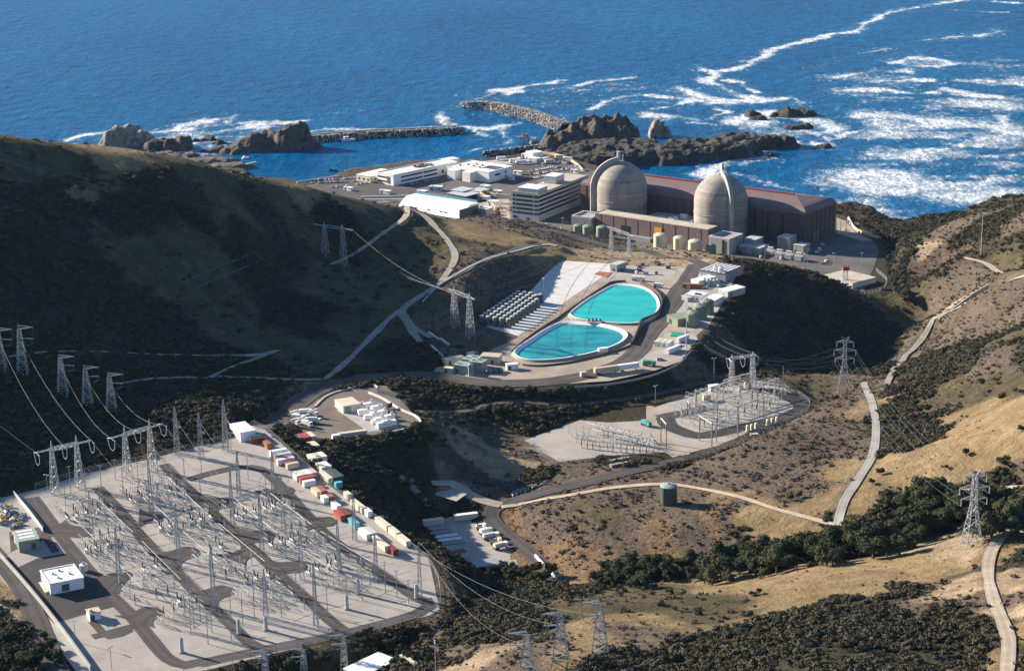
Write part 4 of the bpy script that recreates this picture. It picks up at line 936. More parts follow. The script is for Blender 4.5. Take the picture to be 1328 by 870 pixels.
rocks('sea_rock', 'tiny dark rock in the white water near the turbine hall side', [(1066,192,10,6,3.5)], 'rock_dark', seed=10)
rocks('sea_rock', 'tiny dark rock off the near end of the low slab', [(1000,203,6,4,3)], 'rock_dark', seed=11)
rocks('headland_rock', 'large brown wedge shaped rock joined to the west breakwater', [(320,197,30,20,10),(345,196,36,22,17),(370,195,30,22,20),(385,194,17,16,26),(398,192,14,10,7),(296,199,30,14,5)], 'rock', seed=12, rough=.5)
rocks('shore_rock', 'pale jagged rock mass just beyond the west hill crest', [(148,192,18,16,14),(166,190,20,16,20),(182,191,14,12,12)], 'rock_pale', seed=13, rough=.7)
rocks('shore_rock', 'dark square topped rock between the pale rock and the wedge shaped rock', [(215,194,24,12,10),(232,196,16,12,13),(200,194,18,10,8)], 'rock', seed=14, flat_top=True)
for k, (px, py, r, h, lab) in enumerate([(252,184,7,3,'small dark rock in the surf, nearest the square topped rock'),(272,182,10,4,'small dark rock in the middle of the west surf'),(283,188,12,4,'flat dark rock in the surf below the middle one'),(432,222,3,2.5,'small tan rock on the harbour edge by the parking lot'),(690,187,4,4,'tan rock beside the intake crane')]):
    rocks('sea_rock', lab, [(px, py, r, r * .7, h), (px + 4, py, r * .6, r * .5, h * .7)], 'rock_dark' if k < 3 else 'rock_pale', seed=20 + k)
# low land beyond the west hill
rocks('point', None, [(215,212,44,20,7),(262,215,40,18,5),(300,220,26,14,4)], 'point_ground', kind='structure', seed=15, flat_top=True, rough=.1); bpy.data.objects['point'].pop('category', None)

# breakwaters: a rubble mound of armour blocks with a parapet wall
def breakwater(label, px, w, h, wall_side=None, blocks=500, seed=0, cap=True):
    w3 = smooth_line([onz2(a, b, 0) for a, b in px], 3.0); root = thing('breakwater', label, 'breakwater', (w3[0][0], w3[0][1], 0)); o = w3[0]
    t = np.gradient(w3, axis=0); t /= np.linalg.norm(t, axis=1)[:, None]; n = np.stack([-t[:, 1], t[:, 0]], 1); b = MB()
    prof = [(-1, -3), (-.72, h * .3), (-.34, h), (.34, h), (.72, h * .3), (1, -3)]
    for i in range(len(w3)):
        e = min(1, (len(w3) - 1 - i) / 3.0 + .25)
        for c, z in prof: q = w3[i] + n[i] * c * w * (.6 + .4 * e) - o; b.v.append((q[0], q[1], z * e if z > 0 else z))
    for i in range(len(w3) - 1):
        for j in range(5): b.f.append((i * 6 + j, (i + 1) * 6 + j, (i + 1) * 6 + j + 1, i * 6 + j + 1))
    ob = b.build('mound', 'rock_dark', root)
    if np.mean([p.normal.z for p in ob.data.polygons]) < 0: ob.data.flip_normals()
    rr = random.Random(seed); bl = MB()
    for k in range(blocks):
        i = rr.randrange(len(w3)); c = rr.uniform(-1, 1); a = abs(c); z = h if a < .34 else np.interp(a, [.34, .72, 1], [h, h * .3, -2]); s_ = rr.uniform(1.4, 3.0)
        q = w3[i] + n[i] * c * w - o; bl.box((q[0], q[1], z - s_ * .4), (s_, s_ * rr.uniform(.6, 1), s_ * .9), rr.uniform(0, 3))
    x = bl.build('armour_rubble', 'armour', root); x['kind'] = 'stuff'
    if cap:
        cb = MB()
        for i in range(0, len(w3) - 3):
            a, d = w3[i] - o + n[i] * w * .25, w3[i + 1] - o + n[i + 1] * w * .25
            cb.prism([tuple(a), tuple(d), tuple(d + n[i + 1] * 2.5), tuple(a + n[i] * 2.5)], h - .5, h + 2.2)
        cb.build('parapet', 'concrete', root)
    return root
breakwater('long straight harbour breakwater with a pale wall running right from the wedge shaped rock', [(390,184),(430,182),(480,178),(530,176),(580,173.5),(598,171.5)], 13, 6, blocks=900, seed=1)
breakwater('curved breakwater of pale rubble reaching left from the craggy rock hill', [(735,168),(712,160),(690,152),(665,146),(640,141),(618,140),(604,141)], 15, 7, blocks=1500, seed=2, cap=False)
breakwater('low rubble quay wall along the back edge of the plant by the intake crane', [(628,203),(650,200.5),(690,195.5),(712,194)], 5, 5, blocks=160, seed=3, cap=False)
# small sand bar and boats by the breakwater
def boat(px, py, yaw, label, s=1.0, m='white'):
    p = onz(px, py, 0); t = thing('boat', label, 'boat', (p[0], p[1], 0), yaw)
    h = MB(); k = [(-5, -1.5), (3, -1.6), (6, 0), (3, 1.6), (-5, 1.5)]; k = [(a * s, b * s) for a, b in k]
    h.prism([(a * .85, b * .7) for a, b in k], -.3, 1.5 * s, top=k); h.build('hull', m, t); MB().box((-1 * s, 0, 1.5 * s), (3.4 * s, 2.2 * s, 1.8 * s)).build('cabin', 'white', t)
    MB().tube((-1 * s, 0, 3.2 * s), (-1 * s, 0, 6 * s), .12, n=6).build('mast', 'steel', t); return t
boat(451, 183, R(15), 'white boat on the harbour water close under the long breakwater', 1.6)
def jetty(px, label, w=3.0, z=2.4):
    a, b = onz(*px[0], z), onz(*px[1], z); t = thing('jetty', label, 'jetty', (a[0], a[1], 0)); d = b - a
    MB().bar((0, 0, z), (d[0], d[1], z), w, .5).build('deck', 'concrete', t); L_ = np.linalg.norm(d); 
    for k in range(6):
        f = k / 5; MB().tube((d[0] * f, d[1] * f, -3), (d[0] * f, d[1] * f, z - .2), .35, n=6).build('pile', 'wood', t)
    return t
jetty([(300,217),(332,210)], 'small pier with floats in the harbour below the west hill crest')
boat(318, 206, R(40), 'small pale boat moored beside the small harbour pier', .9)

# intake crane and tall masts on the shore flat
def gantry_crane(px, py, z):
    p = onz(px, py, z); t = thing('gantry_crane', 'steel gantry crane on the intake at the back edge of the plant', 'crane', (p[0], p[1], z), R(-30))
    for sx in (-1, 1):
        for sy in (-1, 1): MB().bar((sx * 4, sy * 3.2, 0), (sx * 3, sy * 2.4, 13), .8).build('leg', 'steel_dark', t)
    b = MB(); b.box((0, 0, 13), (9, 7, 1.2)); b.build('platform', 'steel_dark', t)
    b = MB()
    for sy in (-1, 1): b.bar((-3.5, sy * 2.6, 5), (3.5, sy * 2.6, 10), .4); b.bar((3.5, sy * 2.6, 5), (-3.5, sy * 2.6, 10), .4)
    b.build('brace', 'steel_dark', t); MB().box((1, 0, 14.2), (4, 3.5, 3)).build('hoist_house', 'rust', t); MB().bar((-4, 0, 14), (-10, 0, 17.5), .6).build('jib', 'steel_dark', t)
gantry_crane(681, 195, 24)
def pole(px, py, z, h, label, group=None, m='steel', r=.2, arm=0, name='light_pole', cat='pole', lamp=True, p=None):
    p = onz(px, py, z) if p is None else p; t = thing(name, label, cat, (p[0], p[1], p[2]), random.uniform(0, 6), group)
    MB().tube((0, 0, -.4), (0, 0, h), r, r * .6, n=7).build('shaft', m, t)
    if lamp:
        MB().bar((-1.1, 0, h - .1), (1.1, 0, h - .1), .18).build('crossarm', m, t)
        for q in (-1, 1): MB().box((q * 1.0, 0, h - .35), (.9, .5, .3)).build('lamp', 'lightgrey', t)
    return t
# ------------------------------------------------------------------ reservoir terrace
def liner_water(name, col_a, col_b):
    m = bpy.data.materials.new(name); t, b = nodes_of(m); N = t.nodes; L = t.links
    geo = N.new('ShaderNodeNewGeometry'); n = N.new('ShaderNodeTexNoise'); n.inputs['Scale'].default_value = .09; n.inputs['Detail'].default_value = 6; n.inputs['Roughness'].default_value = .68
    mp = N.new('ShaderNodeMapping'); mp.inputs['Scale'].default_value = (.5, 1.1, 1); L.new(geo.outputs['Position'], mp.inputs[0]); L.new(mp.outputs[0], n.inputs['Vector'])
    r = N.new('ShaderNodeValToRGB'); r.color_ramp.elements[0].position = .36; r.color_ramp.elements[1].position = .6; r.color_ramp.elements[0].color = (*col_a, 1); r.color_ramp.elements[1].color = (*col_b, 1)
    L.new(n.outputs['Fac'], r.inputs[0]); L.new(r.outputs[0], b.inputs['Base Color']); b.inputs['Roughness'].default_value = .35; b.inputs['Specular IOR Level'].default_value = .25
    bp = N.new('ShaderNodeBump'); bp.inputs['Strength'].default_value = .25; L.new(n.outputs['Fac'], bp.inputs['Height']); L.new(bp.outputs[0], b.inputs['Normal']); M[name] = m
liner_water('water_upper', (.006, .32, .30), (.016, .45, .405)); liner_water('water_lower', (.003, .13, .16), (.010, .31, .32))
RZ = ZT + 1.4
def off_px(l, x0=610, y0=330, s=5.312): return [(x0 + a / s, y0 + b / s) for a, b in l]
UP = off_px([(690,405),(720,375),(800,315),(900,255),(975,215),(1010,206),(1100,208),(1180,223),(1240,253),(1283,298),(1296,345),(1285,390),(1240,435),(1170,463),(1050,470),(940,462),(800,447),(720,430)])
LO = off_px([(303,672),(330,640),(420,580),(520,515),(600,475),(660,462),(780,466),(900,478),(990,498),(1050,522),(1075,550),(1060,580),(1010,612),(930,643),(820,675),(700,700),(600,715),(500,722),(400,720),(330,700)])
def reservoir(label, px, zw, wm, inner_w, shift=(0, 0)):
    P = [onz2(a, b, RZ) for a, b in px]; P = smooth_line(np.array(P + [P[0]]), 3.0)[:-1]; c = P.mean(0)
    root = thing('reservoir', label, 'reservoir', (c[0], c[1], ZT)); n = len(P)
    a = sum(P[i][0] * P[(i + 1) % n][1] - P[(i + 1) % n][0] * P[i][1] for i in range(n))
    if a < 0: P = P[::-1]
    t = np.roll(P, -1, 0) - np.roll(P, 1, 0); t /= np.linalg.norm(t, axis=1)[:, None]; nr = np.stack([t[:, 1], -t[:, 0]], 1)  # outward
    rz = RZ - ZT
    def ring(m, o, z): 
        for q, d in zip(P, nr): e = q + d * o - c; m.v.append((e[0], e[1], z))
    def loft(levels, mat_, name, par):
        m = MB()
        for o, z in levels: ring(m, o, z)
        for k in range(len(levels) - 1):
            for i in range(n): m.f.append((k * n + i, k * n + (i + 1) % n, (k + 1) * n + (i + 1) % n, (k + 1) * n + i))
        return m.build(name, mat_, par, smooth='auto')
    loft([(2.6, -.6), (.9, rz - .05)], 'gravel_tan', 'embankment', root)
    loft([(.9, rz - .05), (.85, rz + .1), (0, rz + .1), (-inner_w - .8, zw - ZT - .5)], 'pool_liner', 'liner', root)
    w = MB(); ring(w, -inner_w, zw - ZT); w.v.append((0, 0, zw - ZT)); w.f = [(i, (i + 1) % n, n) for i in range(n)]; w.build('water', wm, root)
    return root
reservoir('far reservoir full of bright turquoise water with a white rim', UP, RZ - .55, 'water_upper', .8)
lo = reservoir('near reservoir of darker turquoise water with broad exposed white liner', LO, RZ - 1.2, 'water_lower', 1.9)
# dark retaining walls and fences round the basins
def wall_line(name, label, px, z, h, th, m, cat='wall', posts=0, zf=None, group=None, pm=None, rails=0):
    if zf is None: w = smooth_line([onz(a, b, z) for a, b in px], 3.0)
    else: w = smooth_line([zf(a, b) for a, b in px], 4.0)
    o = w[0].copy(); root = tag(bpy.data.objects.new(name, None), label, cat, group); C.objects.link(root); root.location = o
    if not posts:
        b = MB()
        t = np.gradient(w, axis=0); t /= np.linalg.norm(t[:, :2], axis=1)[:, None]; nn = np.stack([-t[:, 1], t[:, 0]], 1) * th / 2
        for q, d in zip(w, nn):
            e = q - o; b.v += [(e[0] - d[0], e[1] - d[1], e[2] - .4), (e[0] + d[0], e[1] + d[1], e[2] - .4), (e[0] + d[0], e[1] + d[1], e[2] + h), (e[0] - d[0], e[1] - d[1], e[2] + h)]
        for k in range(len(w) - 1):
            for j in range(4): b.f.append((4 * k + j, 4 * k + (j + 1) % 4, 4 * k + 4 + (j + 1) % 4, 4 * k + 4 + j))
        b.f += [(3, 2, 1, 0), (4 * len(w) - 4, 4 * len(w) - 3, 4 * len(w) - 2, 4 * len(w) - 1)]
        ob = b.build('panel', m, root)
        bm = bmesh.new(); bm.from_mesh(ob.data); bmesh.ops.recalc_face_normals(bm, faces=bm.faces[:]); bm.to_mesh(ob.data); bm.free()
    else:
        ps = MB(); rs = MB(); st = max(1, int(posts / 3.0)) if zf is None else max(1, int(posts / 4.0))
        ids = list(range(0, len(w), st))
        for k in ids: e = w[k] - o; ps.box((e[0], e[1], e[2] - .3), (th, th, h + .3))
        for a, b2 in zip(ids[:-1], ids[1:]):
            for r in range(rails):
                zz = h * (r + 1) / rails - .05; e, f = w[a] - o, w[b2] - o; rs.bar((e[0], e[1], e[2] + zz), (f[0], f[1], f[2] + zz), .09)
        ps.build('post', m, root); rs.build('mesh_panel', pm or m, root)
    return root
wall_line('retaining_wall', 'dark retaining wall curving round the right side of the far reservoir', off_px([(1172,205),(1240,236),(1296,285),(1318,335),(1308,385),(1270,430),(1180,470),(1160,520),(1130,590),(1110,625)]), ZT, 2.4, .9, 'wood')
wall_line('retaining_wall', 'low dark wall along the road side of the near reservoir', off_px([(1105,630),(1040,655),(930,692),(800,722),(700,745),(560,765),(440,772),(360,765)]), ZT, 1.0, .5, 'wood')
wall_line('retaining_wall', 'dark kerb wall between the cask pad and the two reservoirs', off_px([(1070,190),(980,195),(900,240),(800,305),(690,380),(590,452),(540,480),(420,560),(310,650),(285,680)]), ZT, 1.2, .5, 'wood')
wall_line('chain_fence', 'wire fence beside the cask pad on tall posts', off_px([(1060,170),(960,180),(870,225),(760,300),(640,375),(500,470),(380,545),(260,620)]), ZT, 2.6, .16, 'steel', 'fence', posts=6, rails=3)
wk = MB(); a, b = onz(*off_px([(855,480)])[0], RZ), onz(*off_px([(860,452)])[0], RZ)
p0 = (a + b) / 2; t = thing('sluice_deck', 'small deck of pumps between the two reservoirs', 'walkway', tuple(p0)); MB().box((0, 0, .12), (9, 6, .4), R(-8)).build('deck', 'concrete', t)
for k in range(4): MB().box((-3.5 + 2.3 * k, random.uniform(-1.5, 1.5), .52), (1.1, 1.1, 1.6)).build('pump', 'darkgrey', t)

# dry storage casks
P0, P1, P2 = onz(625, 421, ZT), onz(659.5, 425.5, ZT), onz(672, 389, ZT)
def make_cask():
    t = thing('storage_cask', 'x', 'cask')
    MB().lathe((0, 0, 0), [(1.72, 0), (1.72, 5.3), (1.62, 5.45)], 20).build('body', 'cask', t, smooth='auto')
    MB().lathe((0, 0, 5.45), [(1.45, 0.005), (1.45, .5), (1.2, .65)], 20).build('lid', 'lightgrey', t, smooth='auto')
    MB().lathe((0, 0, 0.05), [(1.95, 0), (1.95, .35), (1.74, .4)], 20).build('base_ring', 'grey', t, smooth='auto')
    b = MB()
    for k in range(4): a = k * math.pi / 2 + .4; b.box((1.66 * math.cos(a), 1.66 * math.sin(a), .6), (.35, .8, .9), a)
    b.build('air_vent', 'black', t); return t
cask = make_cask(); first = True
for i in range(5):
    for j in range(11):
        if i == 4 and j > 8 or i == 3 and j > 9: continue
        q = P0 + (P1 - P0) * i / 4 + (P2 - P0) * j / 10
        lab = 'grey cylindrical storage cask in the dense block on the white pad beside the reservoirs'
        if i == 4: lab = 'grey storage cask in the row nearest the fence, casting its own long shadow'
        if j == 0: lab = 'grey storage cask at the end of its row facing the steel tower mound'
        if i == 0 and j: lab = 'grey storage cask in the row along the foot of the cut slope'
        if first: cask.location = (q[0], q[1], ZT + .1); cask['label'] = lab; cask['group'] = 'storage casks on the white pad'; first = False
        else: dup(cask, (q[0], q[1], ZT + .1), random.uniform(0, 6), lab, group='storage casks on the white pad')
for k, (x, y) in enumerate([(696,394),(701.5,393)]): q = onz(x, y, ZT); dup(cask, (q[0], q[1], ZT + .1), 0, ['left', 'right'][k] + ' one of two casks standing clear at the far end of the block', group='storage casks on the white pad')

# ------------------------------------------------------------------ containers, trailers, sheds and vehicles
def container(p, yaw, L_, W_, H_, m, label, roofm=None, group=None, name='container', cat='container', doors=True, z=None):
    t = thing(name, label, cat, (float(p[0]), float(p[1]), float(p[2])), yaw, group)
    b = MB().box((0, 0, .12), (L_, W_, H_ - .12)); b.build('body', m, t)
    MB().box((0, 0, H_ + .003), (L_ + .08, W_ + .08, .09)).build('roof', roofm or m, t)
    if doors:
        for s_ in (-1, 1): MB().box((L_ / 2 + .04, s_ * W_ * .235, .3), (.07, W_ * .43, H_ - .6)).build('door', m, t)
    r = MB(); n = max(3, int(L_ / 2.2))
    for k in range(n):
        x = -L_ / 2 + (k + .5) * L_ / n
        for s_ in (-1, 1): r.box((x, s_ * (W_ / 2 + .03), .25), (.2, .05, H_ - .45))
    r.build('side_ribs', m, t)
    return t
def wheels(t, xs, wy, r=.5, m='black'):
    for x in xs:
        for s_ in (-1, 1):
            w = MB().tube((x, s_ * (wy - .15), r), (x, s_ * (wy + .15), r), r, n=10).build('wheel', m, t)
def trailer(p, yaw, L_, m, label, group=None, H_=2.8, base=1.1):
    t = thing('box_trailer', label, 'trailer', tuple(map(float, p)), yaw, group)
    MB().box((0, 0, base), (L_, 2.5, H_)).build('body', m, t); MB().box((0, 0, base + H_ + .003), (L_ + .05, 2.55, .08)).build('roof', m, t)
    wheels(t, (-L_ * .38, -L_ * .3), 1.1); MB().box((L_ * .35, 0, 0), (.3, 1.6, base)).build('landing_gear', 'darkgrey', t)
    for s_ in (-1, 1): MB().box((-L_ / 2 - .03, s_ * .6, base + .1), (.06, 1.1, H_ - .3)).build('door', m, t)
    return t
def shed(p, yaw, L_, W_, H_, m, rm, label, group=None, gable=0.0, over=.3, doors=1, name='shed', cat='shed', units=0, wins=0):
    t = thing(name, label, cat, tuple(map(float, p)), yaw, group)
    MB().box((0, 0, -.5), (L_, W_, H_ + .5)).build('wall', m, t); lx, wy = L_ / 2 + over, W_ / 2 + over
    b = MB()
    if gable: 
        b.v = [(-lx, -wy, H_), (lx, -wy, H_), (lx, wy, H_), (-lx, wy, H_), (-lx, 0, H_ + gable), (lx, 0, H_ + gable)]
        b.f = [(0, 1, 5, 4), (2, 3, 4, 5), (0, 4, 3), (1, 2, 5), (3, 2, 1, 0)]
    else: b.box((0, 0, H_ + .003), (2 * lx, 2 * wy, .3))
    rf = b.build('roof', rm, t)
    for k in range(doors): MB().box((-L_ * .25 + k * L_ * .4, -W_ / 2 - .05, 0), (1.6, .09, 2.3)).build('door', 'darkgrey', t)
    for k in range(wins): MB().box((-L_ * .35 + k * L_ * .7 / max(1, wins - 1), -W_ / 2 - .05, H_ * .5), (1.3, .09, H_ * .28)).build('window', 'glassdark', t)
    for k in range(units): MB().box((-L_ * .3 + k * L_ * .6 / max(1, units), W_ * (.2 if k % 2 else -.15), H_ + .3 + gable * .6), (1.3, 1.3, .9)).build('roof_unit', 'lightgrey', rf)
    return t
def paint_named(c): return {'white': 'white', 'silver': 'silver', 'black': 'black', 'grey': 'grey', 'blue': 'blue', 'red': 'red', 'beige': 'beige'}[c]
_cars = {}
def car(p, yaw, c, label, group, truck=False):
    key = (c, truck); z = float(p[2])
    if key in _cars: return dup(_cars[key], (float(p[0]), float(p[1]), z), yaw, label, group=group)
    t = thing('pickup_truck' if truck else 'parked_car', label, 'pickup' if truck else 'car', (float(p[0]), float(p[1]), z), yaw, group); s_ = 1.1 if truck else 1.0
    b = MB(); pr = [(-2.3, .35), (2.3, .35), (2.35, .8), (1.1, .95), (-2.2, 1.0), (-2.35, .75)]
    b.v = [(x * s_, -.9, z_) for x, z_ in pr] + [(x * s_, .9, z_) for x, z_ in pr]; k = 6
    b.f = [tuple(range(k))[::-1], tuple(range(k, 2 * k))] + [(i, (i + 1) % k, k + (i + 1) % k, k + i) for i in range(k)]
    b.build('body', paint_named(c), t)
    cb = MB(); lo_ = [(-.1, -.82), (1.2, -.82), (1.2, .82), (-.1, .82)] if truck else [(-2.0, -.82), (1.1, -.82), (1.1, .82), (-2.0, .82)]
    hi_ = [(.1, -.65), (.75, -.65), (.75, .65), (.1, .65)] if truck else [(-1.4, -.65), (.45, -.65), (.45, .65), (-1.4, .65)]
    cb.prism(lo_, .97, 1.52, top=hi_); cb.build('glass', 'glassdark', t)
    MB().prism(hi_, 1.523, 1.56).build('cabin_roof', paint_named(c), t); wheels(t, (-1.45, 1.45), .85, .34)
    _cars[key] = t; return t
CARC = ['white'] * 5 + ['silver'] * 4 + ['grey', 'black', 'black', 'blue', 'red', 'beige']
LOTS = [('in the lot by the harbour edge', [((404,238),(458,236),11),((408,234.5),(460,232),11),((430,243),(449,242),4),((463,239.5),(480,237),4)]),
 ('beside the long white office', [((534,239.5),(550,236),4),((550,235.5),(572,231),6),((558,243),(574,241),3)]),
 ('in the lot below the craggy rock hill', [((686,223),(714,217.5),8),((690,227),(716,222.5),8),((694,231),(718,226),7),((664,209),(704,213),8),((706,207.5),(738,213),7),((719,223),(750,216),7),((733,231),(750,226),4),((750,217),(760,222),3),((706,216),(730,219),5)]),
 ('at the foot of the grey office block', [((640,284),(660,288),4),((622,284),(636,286),3)])]
for where, rows in LOTS:
    for (a, b, n) in rows:
        qa, qb = onz(*a, ZP + .12), onz(*b, ZP + .12); yw = math.atan2(*(qb - qa)[1::-1]) + math.pi / 2
        n2 = max(n, int(np.linalg.norm(qb - qa) / 3.1))
        for k in range(n2):
            if random.random() < .12: continue
            c = random.choice(CARC); car(qa + (qb - qa) * k / max(1, n2 - 1), yw + random.choice((0, math.pi)) + random.uniform(-.05, .05), c, f'{c} car parked in a row {where}', f'{c} cars parked {where}')
ya = hall.yaw
for k, (x, y, c, yw, L_) in enumerate([(668,211,'white',.3,12),(676,213,'white',.2,11),(708,209,'white',.9,10),(712,212,'cream',.5,9),(737,209,'white',-.5,9),(725,206,'cream',.2,8),(696,206,'white',.1,10),(650,208,'white',.2,9)]):
    trailer(onz(x, y, ZP + .1), yw, L_, c, ['white box trailer nearest the stepped white hall', 'second white box trailer from the stepped white hall', 'white box trailer in the middle of the lot below the rock hill', 'cream box trailer in the middle of the lot below the rock hill', 'white trailer alone at the rock hill side of the lot', 'small cream trailer by the headland edge of the lot', 'white trailer just below the gabled hut', 'white trailer near the quay edge'][k])

# things on the terrace
def boxpx(px, py, z): return onz(px, py, z + .12)
yt = math.atan2(*(P2 - P0)[1::-1])           # direction of the cask rows
TH = {}
for k, (x, y, yw, L_, m, lab) in enumerate([(786,484,R(22),14.5,'beige','long beige trailer at the lower edge of the terrace road'),(815,480,R(22),12.5,'white','long white trailer next to the beige one on the terrace road')]): trailer(boxpx(x, y, ZT), yw, L_, m, lab)
for k, (x, y) in enumerate([(854,446.5),(861,447.5),(868,448.3)]): container(boxpx(x, y, ZT), R(62), 8, 2.5, 2.7, 'white', ['left', 'middle', 'right'][k] + ' one of three white containers side by side on the terrace', 'cream')
container(boxpx(872.5, 456, ZT), R(52), 12.2, 2.5, 2.8, 'white', 'white container below the three side by side ones'); container(boxpx(885, 442, ZT), R(50), 10.5, 2.5, 2.8, 'white', 'white container beside the tall pole near the green pond')
container(boxpx(756.5, 488, ZT), R(20), 3.4, 2.4, 2.6, 'beige', 'tiny beige box left of the long beige trailer'); container(boxpx(782, 457, ZT), R(15), 5.5, 2.6, 2.8, 'white', 'small white and blue box beside the near reservoir')
b = MB(); b.prism([onz2(*q, ZT) - onz2(877,434,ZT) for q in [(869,436),(872,431.5),(886,432.5),(884,438)]], -.2, .55); tag(b.build('settling_pond', 'emerald', loc=tuple(onz(877,434,ZT + .1))), 'small emerald green pond between the olive tanks and white containers', 'pond')
# vehicles on the terrace
def truck(p, yaw, m, label, L_=8.0, bed='white', name='truck', boom=None):
    t = thing(name, label, 'truck', tuple(map(float, p)), yaw)
    MB().box((L_ * .32, 0, .7), (L_ * .24, 2.3, 2.0)).build('cab', m, t); MB().box((L_ * .445, 0, 1.7), (.06, 2.0, .8)).build('windscreen', 'glassdark', t)
    MB().box((-L_ * .13, 0, .8), (L_ * .62, 2.3, .5)).build('bed', 'darkgrey', t)
    if bed: MB().box((-L_ * .13, 0, 1.31), (L_ * .58, 2.2, 1.7)).build('load_box', bed, t)
    if boom: MB().bar((-L_ * .3, 0, 2.2), (L_ * .5, 0, 4.6), .6).build('boom', boom, t)
    wheels(t, (-L_ * .36, -L_ * .22, L_ * .32), 1.0, .5); return t
truck(boxpx(842, 474, ZT), R(-8), 'emerald', 'bright green truck at the lower edge of the terrace', 8.5, bed='emerald'); car(boxpx(856, 467, ZT), R(10), 'silver', 'silver car parked right of the bright green truck', 'cars on the terrace'); car(boxpx(936, 371, ZT), R(40), 'white', 'white car on the terrace beside the long white flat roofs', 'cars on the terrace')
truck(boxpx(854, 373, ZT), R(-25), 'white', 'white truck on the road beside the far reservoir', 7, bed='white'); truck(boxpx(828, 364, ZT), R(-10), 'white', 'white tanker truck above the far reservoir', 10, bed='white')
# buildings along the canyon rim
def rim(A, B, C_, h, m, rm, lab, **k): return Bld(k.pop('name', 'shed'), lab, k.pop('cat', 'building'), A, B, C_, ZT + h, ZT, m, rm, **k)
rs = rim((906,350), (941,355.5), (954,344.5), 6, 'grey', 'darkgrey', 'shed with a roof striped in pale and dark strips on the canyon rim', name='striped_shed')
for k in range(6): rs.block('roof_strip', (1 + k * (rs.L - 3) / 5.5, 3.2 + k * (rs.L - 3) / 5.5, .5, rs.W - .5), 6.01, 6.45, 'lightgrey')
r2 = rim((896,362), (906,364.5), (914,355), 4, 'white', 'white', 'white flat roofed hut below the striped roof shed')
r3 = rim((889,381), (909,384), (913,379), 4.2, 'white', 'white', 'long white cabin above the olive green shed'); r3.block('roof_unit', (6, 10, 1, 3), 4.21, 5.2, 'darkgrey'); [r3.panel(0, 1.5 + 3.2 * k, 2.7 + 3.2 * k, 1.4, 2.6) for k in range(4)]
r4 = rim((912,388), (926,390), (933,382), 4, 'white', 'white', 'white block at the right of the long white cabin'); r4.panel(0, 2, 3.2, 0, 2.3, 'door', 'darkgrey')
r5 = rim((932,375), (944,378), (954,369), 4, 'lightgrey', 'white', 'white roofed hut at the canyon edge'); r5.panel(1, 2, 4, 1.2, 2.4)
r6 = rim((865,408.5), (879,414), (890,405.5), 4.8, 'tank_olive', 'tank_olive', 'olive green shed next to the three ribbed tanks', name='green_shed'); r6.panel(0, 2, 5, 0, 3.2, 'door', 'green_dark')
r7 = rim((884,383), (892,386), (897,379), 3, 'grey', 'lightgrey', 'small grey hut at the left of the long white cabin')
container(boxpx(898, 373.5, ZT), R(-12), 13, 2.5, 2.7, 'rust', 'long brick red container among white sheds on the canyon rim')
for k in range(4):
    p = boxpx(911 + 4.6 * k, 360.5 + .8 * k, ZT); t = thing('pressure_tank', ['first', 'second', 'third', 'fourth'][k] + ' of four white horizontal tanks, counted from the reservoirs', 'tank', tuple(map(float, p)), R(60))
    MB().tube((-5, 0, 1.9), (5, 0, 1.9), 1.25, n=14).build('shell', 'white', t, smooth='auto'); [MB().box((x, 0, 0), (.4, 1.8, .9)).build('saddle', 'grey', t) for x in (-3, 3)]
for k in range(5): tank(914 + 4.3 * k, 370.5 + (k % 2) * .8, ZT, 1.25, 3.6, 'lightgrey', ['first', 'second', 'third', 'fourth', 'last'][k] + ' small upright grey vessel in the row before the horizontal tanks', 'small upright vessels', dome=.4, name='vessel')
tank(928, 363, ZT, 1.3, 8.5, 'white', 'slim tall white vessel beside the horizontal tanks', None, dome=.3, name='vessel'); tank(935, 364.5, ZT, 1.6, 8.5, 'white', 'stout tall white vessel beside the horizontal tanks', None, dome=.3, name='vessel')
for k, (x, y) in enumerate([(899.5,424.5),(908.5,415.5),(917.5,408.5)]): tank(x, y, ZT, 4.4, 7.6, 'tank_olive', ['nearest', 'middle', 'farthest'][k] + ' of three olive tanks with dark ribbed roofs on the canyon rim', 'ribbed olive tanks', dome=.3, ribs=12)
for k in range(12):
    p = boxpx(random.uniform(886, 945), random.uniform(372, 402), ZT); c = random.choice(['lightgrey', 'white', 'grey', 'darkgrey', 'cream'])
    t = thing('equipment_skid', f'small {dict(lightgrey="pale grey", white="white", grey="grey", darkgrey="dark grey", cream="cream")[c]} equipment skid among the canyon rim sheds', 'equipment', tuple(map(float, p)), random.uniform(0, 3), 'equipment skids by the rim sheds'); MB().box((0, 0, 0), (3.2, 1.6, .35)).build('base', 'darkgrey', t); MB().box((-.3, 0, .36), (2.0, 1.2, 1.4)).build('casing', c, t); MB().tube((1.1, 0, .36), (1.1, 0, 2.2), .25, n=7).build('pipe', 'steel', t)
